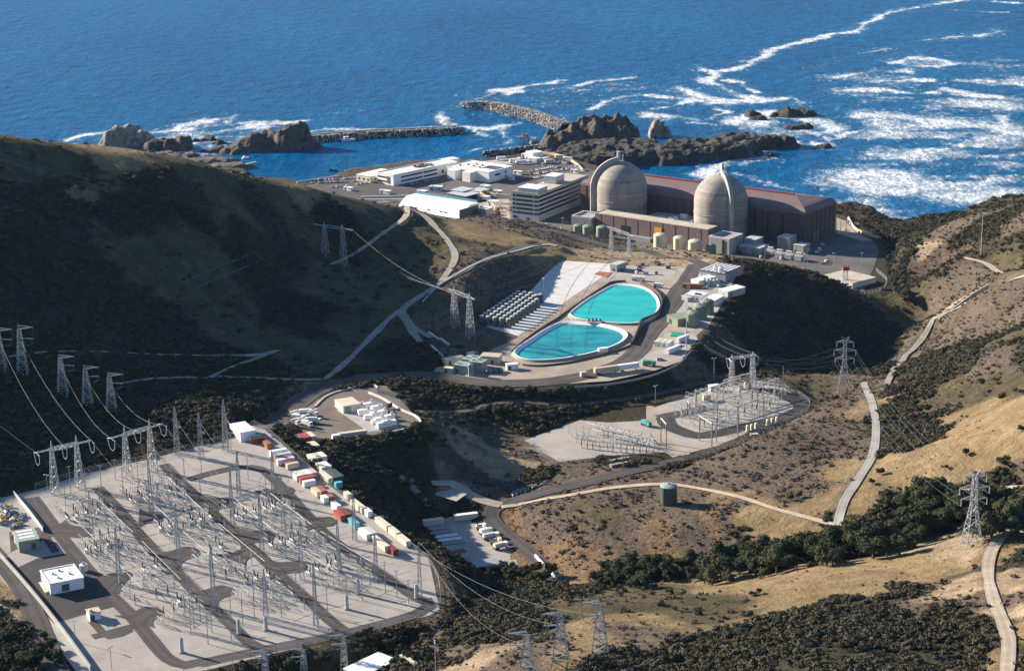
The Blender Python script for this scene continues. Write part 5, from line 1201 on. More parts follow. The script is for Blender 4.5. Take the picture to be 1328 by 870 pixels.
# sheds at the near end of the terrace (pale green modular plant and its neighbours)
def near(x, y, yw, L_, W_, H_, m, rm, lab, **k): return shed(boxpx(x, y, ZT), yw, L_, W_, H_, m, rm, lab, **k)
near(587.5, 471, R(32), 12, 3.4, 3.4, 'cream', 'cream', 'long cream cabin left of the pale green sheds'); near(582.5, 483, R(-25), 5, 3, 2.8, 'cream', 'cream', 'small cream cabin beside the terrace road')
near(601, 482, R(-28), 8.5, 7.5, 4.6, 'green_pale', 'grey', 'pale green shed nearest the terrace road', units=1); near(612, 475, R(-28), 8, 9, 5.0, 'green_pale', 'green_pale', 'pale green shed with dark roof stripes', units=2); near(620.5, 480, R(-28), 8, 7, 5.6, 'green_pale', 'green_pale', 'tallest pale green shed with dark ducts on its roof', units=2)
near(637, 469.5, R(-15), 11, 7.5, 4.2, 'beige', 'roof_tan', 'tan flat roofed shed right of the pale green sheds', doors=2); near(664, 478.5, R(14), 6.5, 3.2, 3.0, 'white', 'white', 'small white cabin nearest the near reservoir on the terrace')
tank(611, 488, ZT, 1.7, 6.5, 'green_pale', 'pale green silo against the pale green sheds', dome=.2, name='silo')
for k in range(6):
    p = boxpx(632 + 3.6 * k, 484 - .4 * k, ZT); t = thing('filter_vessel', 'green pipework vessel in the row beside the pale green sheds', 'vessel', tuple(map(float, p)), .3, 'green vessels in a row'); MB().tube((0, -1.6, 1.3), (0, 1.6, 1.3), 1.0, n=10).build('shell', 'green_steel' if k % 2 else 'darkgrey', t); MB().box((0, 0, 0), (.8, 2.6, .5)).build('saddle', 'darkgrey', t)
truck(boxpx(612, 462.5, ZT), R(35), 'blue', 'blue and white lorry behind the long cream cabin', 8, bed='silver')
# grey blockhouse and rust slab beyond the casks
gb = Bld('pump_house', 'grey green pump house at the top of the white cask pad', 'building', (791,342), (800,343.6), (806,338.5), ZT + 5, ZT, 'green_pale', 'lightgrey'); gb.panel(0, 2, 4, 0, 2.4, 'door', 'darkgrey')
b = MB(); c0 = onz(783, 355.5, ZT + .14); b.prism([onz2(*q, ZT) - c0[:2] for q in [(771,356),(777,352.6),(794,354),(787,360)]], 0, .2); tag(b.build('rusty_slab', 'rust', loc=tuple(c0)), 'flat rust brown slab lying on the white pad', 'slab')
for k in range(16):
    p = onz(random.uniform(800, 870), random.uniform(341, 356), ZT + .1); c = random.choice(['lightgrey', 'darkgrey', 'grey', 'wood', 'white'])
    t = thing('crate', f'{dict(lightgrey="pale grey", darkgrey="dark grey", grey="grey", wood="brown", white="white")[c]} crate on the pale yard above the far reservoir', 'crate', tuple(map(float, p)), random.uniform(0, 3), 'crates above the far reservoir'); s_ = random.uniform(1.5, 4); MB().box((0, 0, 0.15), (s_, s_ * .6, random.uniform(.8, 2))).build('box', c, t); MB().box((0, 0, 0), (s_, s_ * .6, .14)).build('pallet', 'wood', t)
# ------------------------------------------------------------------ steel lattice structures
def lattice(b, base, top, w0, w1, n, th=.26, faces=True):
    """tapered four-legged lattice body between two points"""
    base, top = Vector(base), Vector(top); pts = []
    for k in range(n + 1):
        f = (k / n) ** .82 if w0 > w1 * 1.8 else k / n; c = base.lerp(top, f); w = (w0 + (w1 - w0) * f) / 2
        pts.append([c + Vector((sx * w, sy * w, 0)) for sx, sy in ((-1, -1), (1, -1), (1, 1), (-1, 1))])
    for j in range(4): 
        for k in range(n): b.bar(pts[k][j], pts[k + 1][j], th)
    for k in range(n):
        for j in range(4):
            a, c = pts[k], pts[k + 1]; j2 = (j + 1) % 4
            b.bar(c[j], c[j2], th * .7)
            if (k + j) % 2: b.bar(a[j], c[j2], th * .7)
            else: b.bar(a[j2], c[j], th * .7)
    return pts
def insulator(b, p, q, r=.22):
    p, q = Vector(p), Vector(q); n = 5
    for k in range(n): b.tube(p.lerp(q, k / n), p.lerp(q, (k + .7) / n), r, r * .8, n=6)
    b.bar(p, q, .1)
def pylon_double(px, py, h, yaw, label, arms=((.62, 5.2), (.76, 6.0), (.90, 4.6)), w0=7.5, m='steel', p=None):
    p = hit(px, py) if p is None else p; t = thing('pylon', label, 'pylon', tuple(map(float, p)), yaw, 'steel transmission pylons')
    b = MB(); lattice(b, (0, 0, -.5), (0, 0, h * .55), w0, 2.1, 6); lattice(b, (0, 0, h * .55), (0, 0, h * .93), 2.1, 1.5, 6)
    for s_ in (-1, 1): b.bar((s_ * .7, 0, h * .93), (s_ * 2.4, 0, h), .22); b.bar((s_ * 2.4, 0, h), (0, 0, h * .97), .2)
    b.build('lattice_body', m, t)
    for f, l in arms:
        for s_ in (-1, 1):
            a = MB(); z = h * f
            for q in (-.7, .7): a.bar((s_ * .8, q, z), (s_ * l, 0, z + .3), .2); a.bar((s_ * .8, q, z + 1.6), (s_ * l, 0, z + .3), .18)
            a.build('cross_arm', m, t); i_ = MB(); insulator(i_, (s_ * l, 0, z + .2), (s_ * l, 0, z - 2.6), .2); i_.build('insulator_string', 'lightgrey', t)
    return t, [p + np.array([math.cos(yaw) * s_ * l, math.sin(yaw) * s_ * l, h * f - 2.6]) for f, l in arms for s_ in (-1, 1)]
def pylon_single(px, py, h, yaw, label, arm=6.0, w0=6.0, side=1, p=None):
    """single-phase dead-end tower: a lattice mast with one arm, horizontal insulator strings and a hanging jumper loop"""
    p = hit(px, py) if p is None else p; t = thing('pylon', label, 'pylon', tuple(map(float, p)), yaw, 'steel transmission pylons')
    b = MB(); lattice(b, (0, 0, -.5), (0, 0, h * .9), w0, 1.5, 9); b.bar((-.7, 0, h * .9), (-.4, 0, h), .22); b.bar((.7, 0, h * .9), (-.4, 0, h), .22); b.build('lattice_body', 'steel', t)
    a = MB(); q = -side * arm
    for y in (-.6, .6): a.bar((0, y, h * .9), (q, 0, h * .93), .22); a.bar((0, y, h * .97), (q, 0, h * .93), .18)
    a.build('cross_arm', 'steel', t)
    i_ = MB(); insulator(i_, (0, .2, h * .72), (q * .95, .3, h * .70), .26); i_.build('insulator_string', 'silver', t)
    j = MB(); pts = [Vector((q, 0, h * .93)), Vector((q * .98, 0, h * .78)), Vector((q * .9, .1, h * .62)), Vector((q * .55, .2, h * .56)), Vector((q * .2, .2, h * .62)), Vector((0, .2, h * .72))]
    for u, v in zip(pts[:-1], pts[1:]): j.bar(u, v, .16)
    j.build('jumper_loop', 'cable', t); return t, p + np.array([0, 0, h * .72])
def portal(pxa, pxb, h, label, over=7.0, w0=3.4, w1=1.2, peak=4.0, loops=True, pts=None, beam_f=.86, group='lattice portal frames'):
    A, B_ = (hit(*pxa), hit(*pxb)) if pts is None else pts; d = B_ - A; L_ = float(np.hypot(d[0], d[1])); yaw = math.atan2(d[1], d[0]); zt = max(A[2], B_[2]) + h * beam_f
    t = thing('portal_tower', label, 'pylon', tuple(map(float, A)), yaw, group)
    for x, z0 in ((0, A[2]), (L_, B_[2])):
        b = MB(); lattice(b, (x, 0, z0 - A[2] - .5), (x, 0, zt - A[2]), w0, w1, 9, .24); b.bar((x - .5, 0, zt - A[2]), (x, 0, zt - A[2] + peak), .25); b.bar((x + .5, 0, zt - A[2]), (x, 0, zt - A[2] + peak), .25); b.build('lattice_leg', 'steel', t)
    z = zt - A[2]; b = MB(); n = 10; xs = np.linspace(-over, L_ + over, n + 1)
    for k in range(n):
        e0 = .8 if abs(xs[k] - L_ / 2) < L_ / 2 + 1 else .25; e1 = .8 if abs(xs[k + 1] - L_ / 2) < L_ / 2 + 1 else .25
        for y in (-.7, .7): b.bar((xs[k], y * e0, z - e0), (xs[k + 1], y * e1, z - e1), .2); b.bar((xs[k], y * e0, z + e0), (xs[k + 1], y * e1, z + e1), .2); b.bar((xs[k], y * e0, z - e0), (xs[k + 1], y * e1, z + e1), .16)
    b.build('truss_beam', 'steel', t); ends = []
    for x in (-over, L_ / 2, L_ + over):
        w = (A + np.array([math.cos(yaw) * x, math.sin(yaw) * x, z])); ends.append(w)
        if loops:
            j = MB(); pts_ = [Vector((x, -3.0, z - .8)), Vector((x, -2.4, z - 4.4)), Vector((x, -.6, z - 5.8)), Vector((x, 1.4, z - 5.2)), Vector((x, 3.0, z - 1.0))]
            for u, v in zip(pts_[:-1], pts_[1:]): j.bar(u, v, .2)
            insulator(j, (x, 0, z), (x, -3.4, z - .8), .25); insulator(j, (x, 0, z), (x, 3.4, z - .8), .25); j.build('jumper_loop', 'silver', t)
    return t, ends
def mast(p, h, w0, w1, label, group='lattice masts of the big switchyard', m='steel', n=9, name='lattice_mast', shelf=False, th=.22):
    t = thing(name, label, 'mast', tuple(map(float, p)), random.uniform(-.2, .2), group); b = MB(); lattice(b, (0, 0, -.3), (0, 0, h * .78), w0, w1, n, th); lattice(b, (0, 0, h * .78), (0, 0, h), w1, .25, 3, th); b.build('lattice_body', m, t)
    if shelf: q = MB(); q.bar((0, 0, h * .6), (w0 * .9, 0, h * .55), .5, 1.0); q.build('bracket', 'lightgrey', t)
    return t
def wire(a, b, sag, label, r=.12, group='power line conductors', m='cable', n=14, cat='cable'):
    a, b = np.array(a, float), np.array(b, float); pts = []
    for k in range(n + 1):
        f = k / n; p = a + (b - a) * f; p = p - np.array([0, 0, sag * 4 * f * (1 - f)]); pts.append(p - a)
    w = MB(); m_ = 5; P = np.array(pts); d = np.gradient(P, axis=0); d /= np.linalg.norm(d, axis=1)[:, None]
    for p, t in zip(P, d):
        s1 = np.cross(t, [0, 0, 1]); s1 /= np.linalg.norm(s1) + 1e-9; s2 = np.cross(s1, t)
        for k in range(m_): w.v.append(tuple(p + r * (math.cos(6.283 * k / m_) * s1 + math.sin(6.283 * k / m_) * s2)))
    for i in range(n):
        for k in range(m_): w.f.append((i * m_ + k, i * m_ + (k + 1) % m_, (i + 1) * m_ + (k + 1) % m_, (i + 1) * m_ + k))
    return tag(w.build('power_line', m, loc=tuple(a)), label, cat, group)

# pylons on the hillsides
_, e_r1 = pylon_double(1260, 711, 33, R(8), 'tall grey pylon with three pairs of arms at the bend of the dirt road', w0=7.0)
_, e_r2 = pylon_double(1094, 512, 34, R(-5), 'pylon standing on the green bench above the pale ridge road', w0=7.5)
_, b1 = pylon_single(684, 884, 19, R(-4), 'leftmost of three one-armed pylons on the brushy mound below the ravine'); _, b2 = pylon_single(727, 860, 19.5, R(-4), 'middle of three one-armed pylons on the brushy mound below the ravine'); _, b3 = pylon_single(778, 850, 21, R(-4), 'rightmost of three one-armed pylons, standing on dry grass')
left = []
for k, (x, y, h, lab) in enumerate([(2,482,23,'one-armed pylon at the left end of the row on the shadowed hill'),(30,486,26,'tallest one-armed pylon of the row on the shadowed hill'),(82,512,21,'one-armed pylon third from the left on the shadowed hill'),(114,526,21,'one-armed pylon fourth from the left on the shadowed hill'),(145,533,20,'one-armed pylon at the right end of the row on the shadowed hill')]):
    left.append(pylon_single(x, y, h, R(2), lab, side=-1, arm=7, w0=5.0)[1])
# portals at the top of the big switchyard
def yz(px, py): return on_yard(px, py)
_, pe1 = portal(None, None, 24, 'left lattice portal with hanging loops at the top edge of the big switchyard', pts=(yz(72,640), yz(104,632)), over=7)
_, pe2 = portal(None, None, 24, 'right lattice portal with hanging loops at the top edge of the big switchyard', pts=(yz(166,620), yz(198,610)), over=7)
for k, (x, y, h) in enumerate([(230,588,23),(261,594,22),(293,584,25)]): mast(yz(x, y), h, 2.6, 1.4, ['left', 'middle', 'right'][k] + ' of three pointed lattice masts at the upper corner of the big switchyard', shelf=True)
_, pt = portal((590, 424), (610, 438), 26, 'lattice portal tower on the scrubby mound beside the storage casks', over=6, w0=4.5, w1=1.6, peak=3, loops=False)
_, ph_ = portal((422, 331), (446, 345), 23, 'lattice portal tower on the west hill beside the dirt spur track', over=9, w0=4.0, w1=1.6, peak=2.5, loops=False)
_, pp = portal(None, None, 27, 'thin lattice portal standing before the long brown fuel building', pts=(onz(793,336,60), onz(816,345,60)), over=6, w0=3.2, w1=1.2, peak=1.5, loops=False)
_, pq = portal(None, None, 17, 'lattice portal with insulator strings at the back of the small switchyard', pts=(onz(949,500,ZS), onz(976,496,ZS)), over=2, w0=2.6, w1=1.8, peak=2.2, loops=True, beam_f=.95)
for k, (x, y, h) in enumerate([(447,872,16),(395,884,14),(345,884,13)]):
    pylon_single(x, y, h, R(0), ['right', 'middle', 'left'][k] + ' one-armed pylon at the lower edge below the big switchyard fence', arm=5.0, w0=2.8, side=1)
# conductors
for k, (a, b_) in enumerate([(left[1], pe1[2]), (left[2], pe2[0]), (left[3], pe2[1]), (left[4], pe2[2]), (left[0], pe1[1])]): wire(a, b_, 6, ['pale conductor from the tallest hill pylon to the left portal', 'pale conductor from the third hill pylon to the right portal', 'pale conductor from the fourth hill pylon to the right portal', 'pale conductor from the last hill pylon to the right portal', 'pale conductor from the first hill pylon to the left portal'][k], r=.055)
wire((-330, 900, 190), pe1[0], 7, 'pale conductor from beyond the left edge to the left portal', r=.055)
for k, (s_, e) in enumerate(zip(pe1 + pe2, [(150,668),(190,690),(215,700),(250,672),(290,690),(320,680)])): wire(s_, yz(*e) + np.array([0, 0, 11]), 2.5, ['first', 'second', 'third', 'fourth', 'fifth', 'sixth'][k] + ' slack conductor, from the left, down from the portals into the big switchyard', r=.048)
for k, ((x, y), e) in enumerate(zip([(230,588),(261,594),(293,584)], [(290,650),(330,655),(360,650)])): wire(yz(x, y) + np.array([0, 0, 18]), yz(*e) + np.array([0, 0, 11]), 2.5, ['left', 'middle', 'right'][k] + ' slack conductor down from the pointed masts', r=.048)
for k, (e, s_) in enumerate([((560,772), b1), ((545,745), b2), ((520,735), b3)]): wire(yz(*e) + np.array([0, 0, 14]), s_, 7, ['lowest', 'middle', 'highest'][k] + ' of the conductors from the big switchyard to the mound pylons', r=.048)
q0 = [onz(x, y, ZT + 3) for x, y in ((905,418),(912,416),(918,414),(924,412),(930,410),(936,408))]
for k in range(6): wire(pq[k % 3] + np.array([random.uniform(-2, 2), 0, 1.0 * (k // 3)]), pp[k % 3] + np.array([0, 0, 1.5 * (k // 3)]), 16, ['first', 'second', 'third', 'fourth', 'fifth', 'sixth'][k] + ' conductor rising from the small switchyard towards the plant', r=.048)
for k in range(6):
    wire(e_r1[k], e_r2[k], 9, ['lowest left', 'lowest right', 'middle left', 'middle right', 'top left', 'top right'][k] + ' conductor between the two double circuit pylons', r=.048)
    wire(e_r2[k], pq[k % 3] + np.array([(k % 2) * 4.0, 0, 0]), 5, ['lowest left', 'lowest right', 'middle left', 'middle right', 'top left', 'top right'][k] + ' conductor from the bench pylon to the small switchyard', r=.048)
for k in range(3): wire(ph_[k], pt[k], 7, ['left', 'middle', 'right'][k] + ' conductor from the hill portal to the mound portal', r=.08); wire(pt[k], pp[k], 6, ['left', 'middle', 'right'][k] + ' conductor from the mound portal to the plant portal', r=.08)
for k, y in enumerate((25, 40)): wire(ph_[k * 2], (-420, 1000 + y, 265), 14, ['lower', 'upper'][k] + ' faint conductor crossing the west hill', r=.08)

# ------------------------------------------------------------------ big switchyard equipment
def make_breaker():
    t = thing('circuit_breaker', 'x', 'circuit breaker')
    s_ = MB(); [s_.box((x, y, 0), (.25, .25, 1.5)) for x in (-1.2, 1.2) for y in (-.6, .6)]; s_.build('stand', 'steel', t)
    MB().tube((-2.0, 0, 2.2), (2.0, 0, 2.2), .62, n=12).build('tank', 'lightgrey', t, smooth='auto')
    for q in (-1, 1): MB().tube((q * 1.2, 0, 2.8), (q * 2.5, 0, 6.4), .42, .22, n=8).build('bushing', 'black', t)
    MB().box((0, -1.1, .3), (1.3, .8, 1.6)).build('cabinet', 'lightgrey', t); return t
def make_switch():
    t = thing('disconnect_switch', 'x', 'disconnect switch')
    for q in (-2.4, 2.4):
        b = MB(); [b.bar((q - .4, y, 0), (q - .2, y * .6, 3.6), .14) for y in (-.7, .7)]; [b.bar((q + .4, y, 0), (q + .2, y * .6, 3.6), .14) for y in (-.7, .7)]; b.bar((q - .3, -.6, 1.8), (q + .3, .6, 1.8), .14); b.build('stand', 'steel', t)
    MB().box((0, 0, 3.6), (6.0, .4, .25)).build('base_frame', 'lightgrey', t)
    for q in (-2.7, 0, 2.7): i_ = MB(); insulator(i_, (q, 0, 3.85), (q, 0, 6.3), .17); i_.build('insulator', 'grey', t)
    MB().bar((-3.2, 0, 6.45), (2.9, 0, 6.45), .2, .16).build('switch_blade', 'silver', t); return t
def make_post():
    t = thing('bus_support', 'x', 'bus support')
    b = MB(); b.tube((0, 0, 0), (0, 0, 4.6), .22, .16, n=7); b.bar((-.9, 0, 4.6), (.9, 0, 4.6), .24); b.build('pedestal', 'steel', t)
    for q in (-.8, .8): i_ = MB(); insulator(i_, (q, 0, 4.7), (q * .2, 0, 7.2), .2); i_.build('insulator', 'lightgrey', t)
    MB().box((0, 0, 7.2), (.5, .5, .3)).build('cap', 'silver', t); return t
def make_ct():
    t = thing('instrument_transformer', 'x', 'instrument transformer')
    b = MB(); lattice(b, (0, 0, 0), (0, 0, 2.6), .8, .7, 2, .14); b.build('stand', 'steel', t)
    MB().lathe((0, 0, 2.6), [(.45, 0), (.45, .8), (.28, .9), (.34, 1.3), (.26, 1.5), (.33, 1.9), (.25, 2.1), (.31, 2.6), (.22, 2.8)], 9).build('insulator', 'wood', t)
    MB().lathe((0, 0, 5.4), [(.42, 0), (.5, .4), (.4, .9), (.1, 1.05)], 9).build('head', 'silver', t); return t
PROTO = {'breaker': make_breaker(), 'switch': make_switch(), 'post': make_post(), 'ct': make_ct()}
NAME_ = {'breaker': 'grey circuit breaker with dark bushings', 'switch': 'grey disconnect switch on a steel stand', 'post': 'slim bus support pole with paired insulators', 'ct': 'instrument transformer with a brown column'}
def _near_lane(x, y):
    for w, hw in LANE_W:
        if line_d(np.array([x]), np.array([y]), w)[0][0] < hw + .6: return True
    return False
_used = set()
def place(kind, p, yaw, where, group, s=1.0):
    lab = NAME_[kind] + ' ' + where; o = PROTO[kind]; gp = f'{group} {kind}s' if kind != 'ct' else group + ' instrument transformers'
    gp = gp.replace('switchs', 'disconnect switches').replace('posts', 'bus supports').replace('breakers', 'circuit breakers')
    if kind not in _used:
        _used.add(kind); o.location = tuple(map(float, p)); o.rotation_euler = (0, 0, yaw); o.scale = (s,) * 3; o['label'] = lab; o['group'] = gp; return o
    return dup(o, tuple(map(float, p)), yaw, lab, s, gp)
uY = (yz(570, 790) - yz(320, 560))[:2]; uY /= np.linalg.norm(uY); yawU = math.atan2(uY[1], uY[0]); vY = np.array([-uY[1], uY[0]])
STRIPS = [('left', [(88,652),(150,712),(212,776),(300,840)], .05, .80), ('middle', [(178,622),(250,690),(322,752),(400,815)], .08, .84), ('right', [(282,625),(345,672),(410,722),(505,778)], .22, .84)]
SEQ = ['switch', 'ct', 'breaker', 'switch', 'post', 'switch', 'post', 'ct', 'switch', 'breaker', 'ct', 'switch', 'post']
for sname, line, f0, f1 in STRIPS:
    w = smooth_line([yz(*q) for q in line], 1.0); n = len(w); step = 5.2; i = int(n * f0); k = 0
    while i < n * f1:
        kind = SEQ[k % len(SEQ)]; d = w[min(i + 3, n - 1)] - w[max(i - 3, 0)]; d = d[:2] / np.linalg.norm(d[:2]); nr = np.array([-d[1], d[0]])
        f = (i / n - f0) / (f1 - f0); where = 'near the ' + ('upper end' if f < .33 else 'middle' if f < .67 else 'lower end') + f' of the {sname} equipment strip'
        for o in (-11.5, -6.9, -2.3, 2.3, 6.9, 11.5):
            if random.random() < (.12 if kind != 'post' else .35): continue
            if abs(o) > 12 and f < .12: continue
            x, y = w[i][:2] + nr * (o + random.uniform(-.5, .5)) + d * random.uniform(-.5, .5)
            if _near_lane(x, y): continue
            place(kind, (x, y, yard_z(x, y) + .1), math.atan2(d[1], d[0]) + random.choice((0, math.pi)), where, f'{sname} strip', random.uniform(.66, .84))
        i += int(step); k += 1
    # tubular bus bars carried along the strip
    for o, z in ((-8, 5.9), (8, 5.9)):
        for a, b_ in ((f0 + .03, f0 + .30), (f0 + .36, f0 + .62)):
            P_ = [w[int(a * n)], w[int(b_ * n)]]; dd = P_[1] - P_[0]; dd /= np.linalg.norm(dd); nn = np.array([-dd[1], dd[0], 0])
            q = [p + nn * o + np.array([0, 0, z]) for p in P_]
            bb = MB(); bb.tube((0, 0, 0), tuple(q[1] - q[0]), .09, n=6); tag(bb.build('bus_bar', 'steel', loc=tuple(q[0])), f'grey tubular bus bar over the {sname} equipment strip', 'bus bar', f'bus bars of the {sname} strip')
    # cross beams of wire with hanging droppers
    for f in np.arange(f0, f1, .075):
        c = w[int(f * n)]; d = w[min(int(f * n) + 3, n - 1)] - c; d = d[:2] / np.linalg.norm(d[:2]); nr = np.array([-d[1], d[0], 0])
        wire(c + nr * -13 + np.array([0, 0, 8.5]), c + nr * 13 + np.array([0, 0, 8.5]), .8, f'thin cross conductor over the {sname} equipment strip', r=.07, group=f'cross conductors of the {sname} strip', n=6)
# lattice masts and slim poles through the yard
for k, (x, y, h) in enumerate([(197,668,26),(233,736,28),(278,790,27),(302,682,25),(340,716,25),(368,690,26),(392,752,26),(410,812,26),(460,700,22),(545,778,24),(155,756,24),(250,820,23),(355,640,20),(440,742,23),(120,700,22),(310,640,20),(345,800,20),(488,752,20)]):
    mast(yz(x, y), h, 1.7, .8, 'slender lattice mast standing among the equipment of the big switchyard', n=12, th=.17)
for k, (x, y) in enumerate([(92,640),(112,645),(132,638),(150,622),(160,640),(180,632),(205,618),(225,640),(240,630),(262,622),(300,628),(322,622),(345,640),(260,640),(130,660),(85,655),(200,650),(240,655),
     (285,800),(300,806),(315,812),(260,806),(240,800),(275,820),(395,790),(410,796),(385,780),(365,800),(425,800),(500,770),(515,775),(480,760),(450,775),(440,760),(530,782),(470,778),(345,785),(330,800),(300,830),(270,835)]):
    p = yz(x, y); t = thing('strain_pole', 'thin grey steel pole with a short crossbar at the ' + ('upper' if y < 700 else 'lower') + ' end of the big switchyard', 'pole', tuple(map(float, p)), yawU, 'strain poles of the big switchyard ' + ('upper end' if y < 700 else 'lower end'))
    h = random.uniform(9, 14); MB().tube((0, 0, -.3), (0, 0, h), .2, .14, n=6).build('shaft', 'steel', t); MB().bar((0, -1.2, h - .4), (0, 1.2, h - .4), .16).build('crossbar', 'steel', t)
for k, (x, y) in enumerate([(236,846),(345,817),(310,822),(450,790),(465,770),(540,776)]):
    p = yz(x, y); t = thing('wave_trap', 'pale grey stubby equipment pillar near the lower fence of the big switchyard', 'pillar', tuple(map(float, p)), 0, 'stubby pillars by the lower fence'); MB().box((0, 0, 0), (1.6, 1.6, .5)).build('footing', 'concrete', t); MB().tube((0, 0, .5), (0, 0, 5.5), .8, .7, n=10).build('shaft', 'lightgrey', t); MB().tube((0, 0, 5.5), (0, 0, 6.2), .5, n=10).build('cap', 'steel', t)
# annex buildings
def yshed(px, py, yaw, *a, **k): return shed(yz(px, py), yaw, *a, **k)
wy_ = Bld('control_house', 'white flat roofed control house with a dark loading door on the dark apron', 'building', (52.5,740), (64.6,757.5), (107.5,748), float(yz(80,755)[2]) + 4.2, float(yz(80,755)[2]), 'white', 'white', parapet=.35)
wy_.panel(1, 4.5, 7.5, .2, 3.0, 'loading_door', 'darkgrey', .15); wy_.panel(0, 12, 13.2, 0, 2.3, 'door', 'grey')
for k, (a, b_) in enumerate([(3, 6), (5, 3), (8, 9), (10, 4)]): wy_.block('roof_unit', (a, a + 1.1, b_, b_ + .9), 4.21, 5.0, 'lightgrey')
wy_.block('step', (2, 13, -1.6, -.2), -.3, .4, 'beige')
gy_ = Bld('control_house', 'small grey green shed with skylight strips on its pale roof', 'building', (17,688), (24,702), (48,693), float(yz(30,700)[2]) + 4.4, float(yz(30,700)[2]), 'green_steel', 'green_pale'); gy_.panel(0, 2, 4.5, 0, 3, 'door', 'cream'); gy_.panel(1, 5, 7, 0, 2.6, 'door', 'green_dark')
for k in range(3): gy_.block('skylight', (1.5 + 3.6 * k, 3.2 + 3.6 * k, 1, gy_.W - 1), 4.41, 4.5, 'white')
yshed(43.5, 698, R(20), 2.6, 2.2, 2.4, 'white', 'lightgrey', 'tiny white kiosk on the gravel between the two control houses'); yshed(122, 801, R(28), 4.4, 4.2, 3.0, 'white', 'beige', 'small white box house with a beige roof on the lower gravel', units=1)
tank(108, 742, float(yz(108, 742)[2]), 1.5, 2.6, 'white', 'small white tank at the corner of the white control house', dome=.2)
for k in range(34):
    x, y = random.uniform(-4, 36), 0; y = 652 + x * .95 + random.uniform(-10, 28); p = yz(x, y); c = random.choice(['yellow', 'yellow', 'beige', 'darkgrey', 'white', 'grey', 'lightgrey'])
    t = thing('stored_spool', f'{dict(yellow="yellow", beige="beige", darkgrey="dark grey", white="white", grey="grey", lightgrey="pale grey")[c]} stored part in the laydown corner left of the big switchyard', 'stored part', tuple(map(float, p)), random.uniform(0, 3), 'parts stored in the laydown corner')
    s_ = random.uniform(.8, 1.5); MB().tube((-1.6 * s_, 0, .8), (1.6 * s_, 0, .8), .55 * s_, n=9).build('drum', c, t); [MB().tube((q * 1.5 * s_, 0, .8), (q * 1.65 * s_, 0, .8), .75 * s_, n=9).build('flange', 'grey', t) for q in (-1, 1)]

# container rows along the big switchyard
def crow(items, zf, group):
    for (x, y, n, along, L_, cols, lab) in items:
        base = zf(x, y)
        for k in range(n):
            c = cols[k % len(cols)]; off = (k - (n - 1) / 2) * 2.65; yw = yawU if along else yawU + math.pi / 2
            nv = np.array([-math.sin(yw), math.cos(yw)]); p = base + np.array([nv[0] * off, nv[1] * off, 0])
            nm = {'lightgrey': 'pale grey', 'maroon': 'dark red', 'rust': 'rust brown', 'green_pale': 'pale green', 'darkgrey': 'dark grey', 'green_dark': 'dark green'}.get(c, c)
            container(p, yw, L_ * .92, 2.3, 2.5, c, f'{nm} container, ' + lab + (f', number {k + 1} from the left' if n > 1 else ''), group=group)
def gz(x, y): return hit(x, y) + np.array([0, 0, .1])
shed(yz(315, 565), yawU, 14.5, 7.5, 4.2, 'white', 'white', 'long white shed at the top corner of the container row beside the switchyard')
crow([(333,573,2,False,6.1,['maroon','cream'],'directly below the long white shed'),(347,580,1,True,6.1,['rust'],'low and alone in the upper container row'),(361,590,1,False,9,['white'],'lying crosswise in the upper container row'),(367,595,1,False,9,['lightgrey'],'crosswise below the white crosswise one'),
 (369,600,2,False,9,['white','rust'],'in the upper row beside the crosswise ones'),(378,606,2,False,6.1,['beige','maroon'],'halfway down the upper container row'),(395,619,4,True,7,['white','cream','white','beige'],'in the block beside the switchyard bend'),(399,625,1,False,8,['red'],'below the white block near the bend'),(401,630,1,False,6.1,['white'],'below the red one near the bend'),
 (414,641,2,True,8,['beige','rust'],'low in the middle of the row'),(425,650,2,True,4.5,['white','rust'],'short in the middle of the row'),(436,660,1,True,7,['white'],'beside the blue grey one in the lower row'),(444,671,2,True,9,['red','maroon'],'beside each other in the lower row'),(459,682,1,True,8.5,['teal'],'in the lower row'),(477,695,2,True,9.5,['white','lightgrey'],'in the white pair of the lower row'),(493,708,1,True,16,['cream'],'long in the lower row'),(508,716,1,True,9,['maroon'],'at the end of the lower row'),
 (394,571,4,True,8,['cream','red','red','cream'],'in the striped block across the lane'),(405,582,2,True,8,['cream'],'in the cream block across the lane'),(411,597,3,True,7.5,['white','beige','white'],'across the lane below the cream block'),(420,609,2,True,8,['cream','white'],'across the lane, upper long stack'),(430,621,3,True,12,['cream','darkgrey','green_dark'],'across the lane, dark roofed stack'),(439,632,1,False,3.5,['teal'],'tiny at the end of the dark stack'),
 (451,646,1,True,5,['cream'],'short in the right hand lane row'),(465,660,1,True,13,['cream'],'long in the right hand lane row'),(477,668,1,True,6.1,['white'],'below the long cream one'),(497,683,1,True,13,['cream'],'in the long cream wall, upper'),(509,692,1,True,13,['cream'],'in the long cream wall, middle'),(521,702,1,True,15,['cream'],'in the long cream wall, lower')], gz, 'containers along the big switchyard')
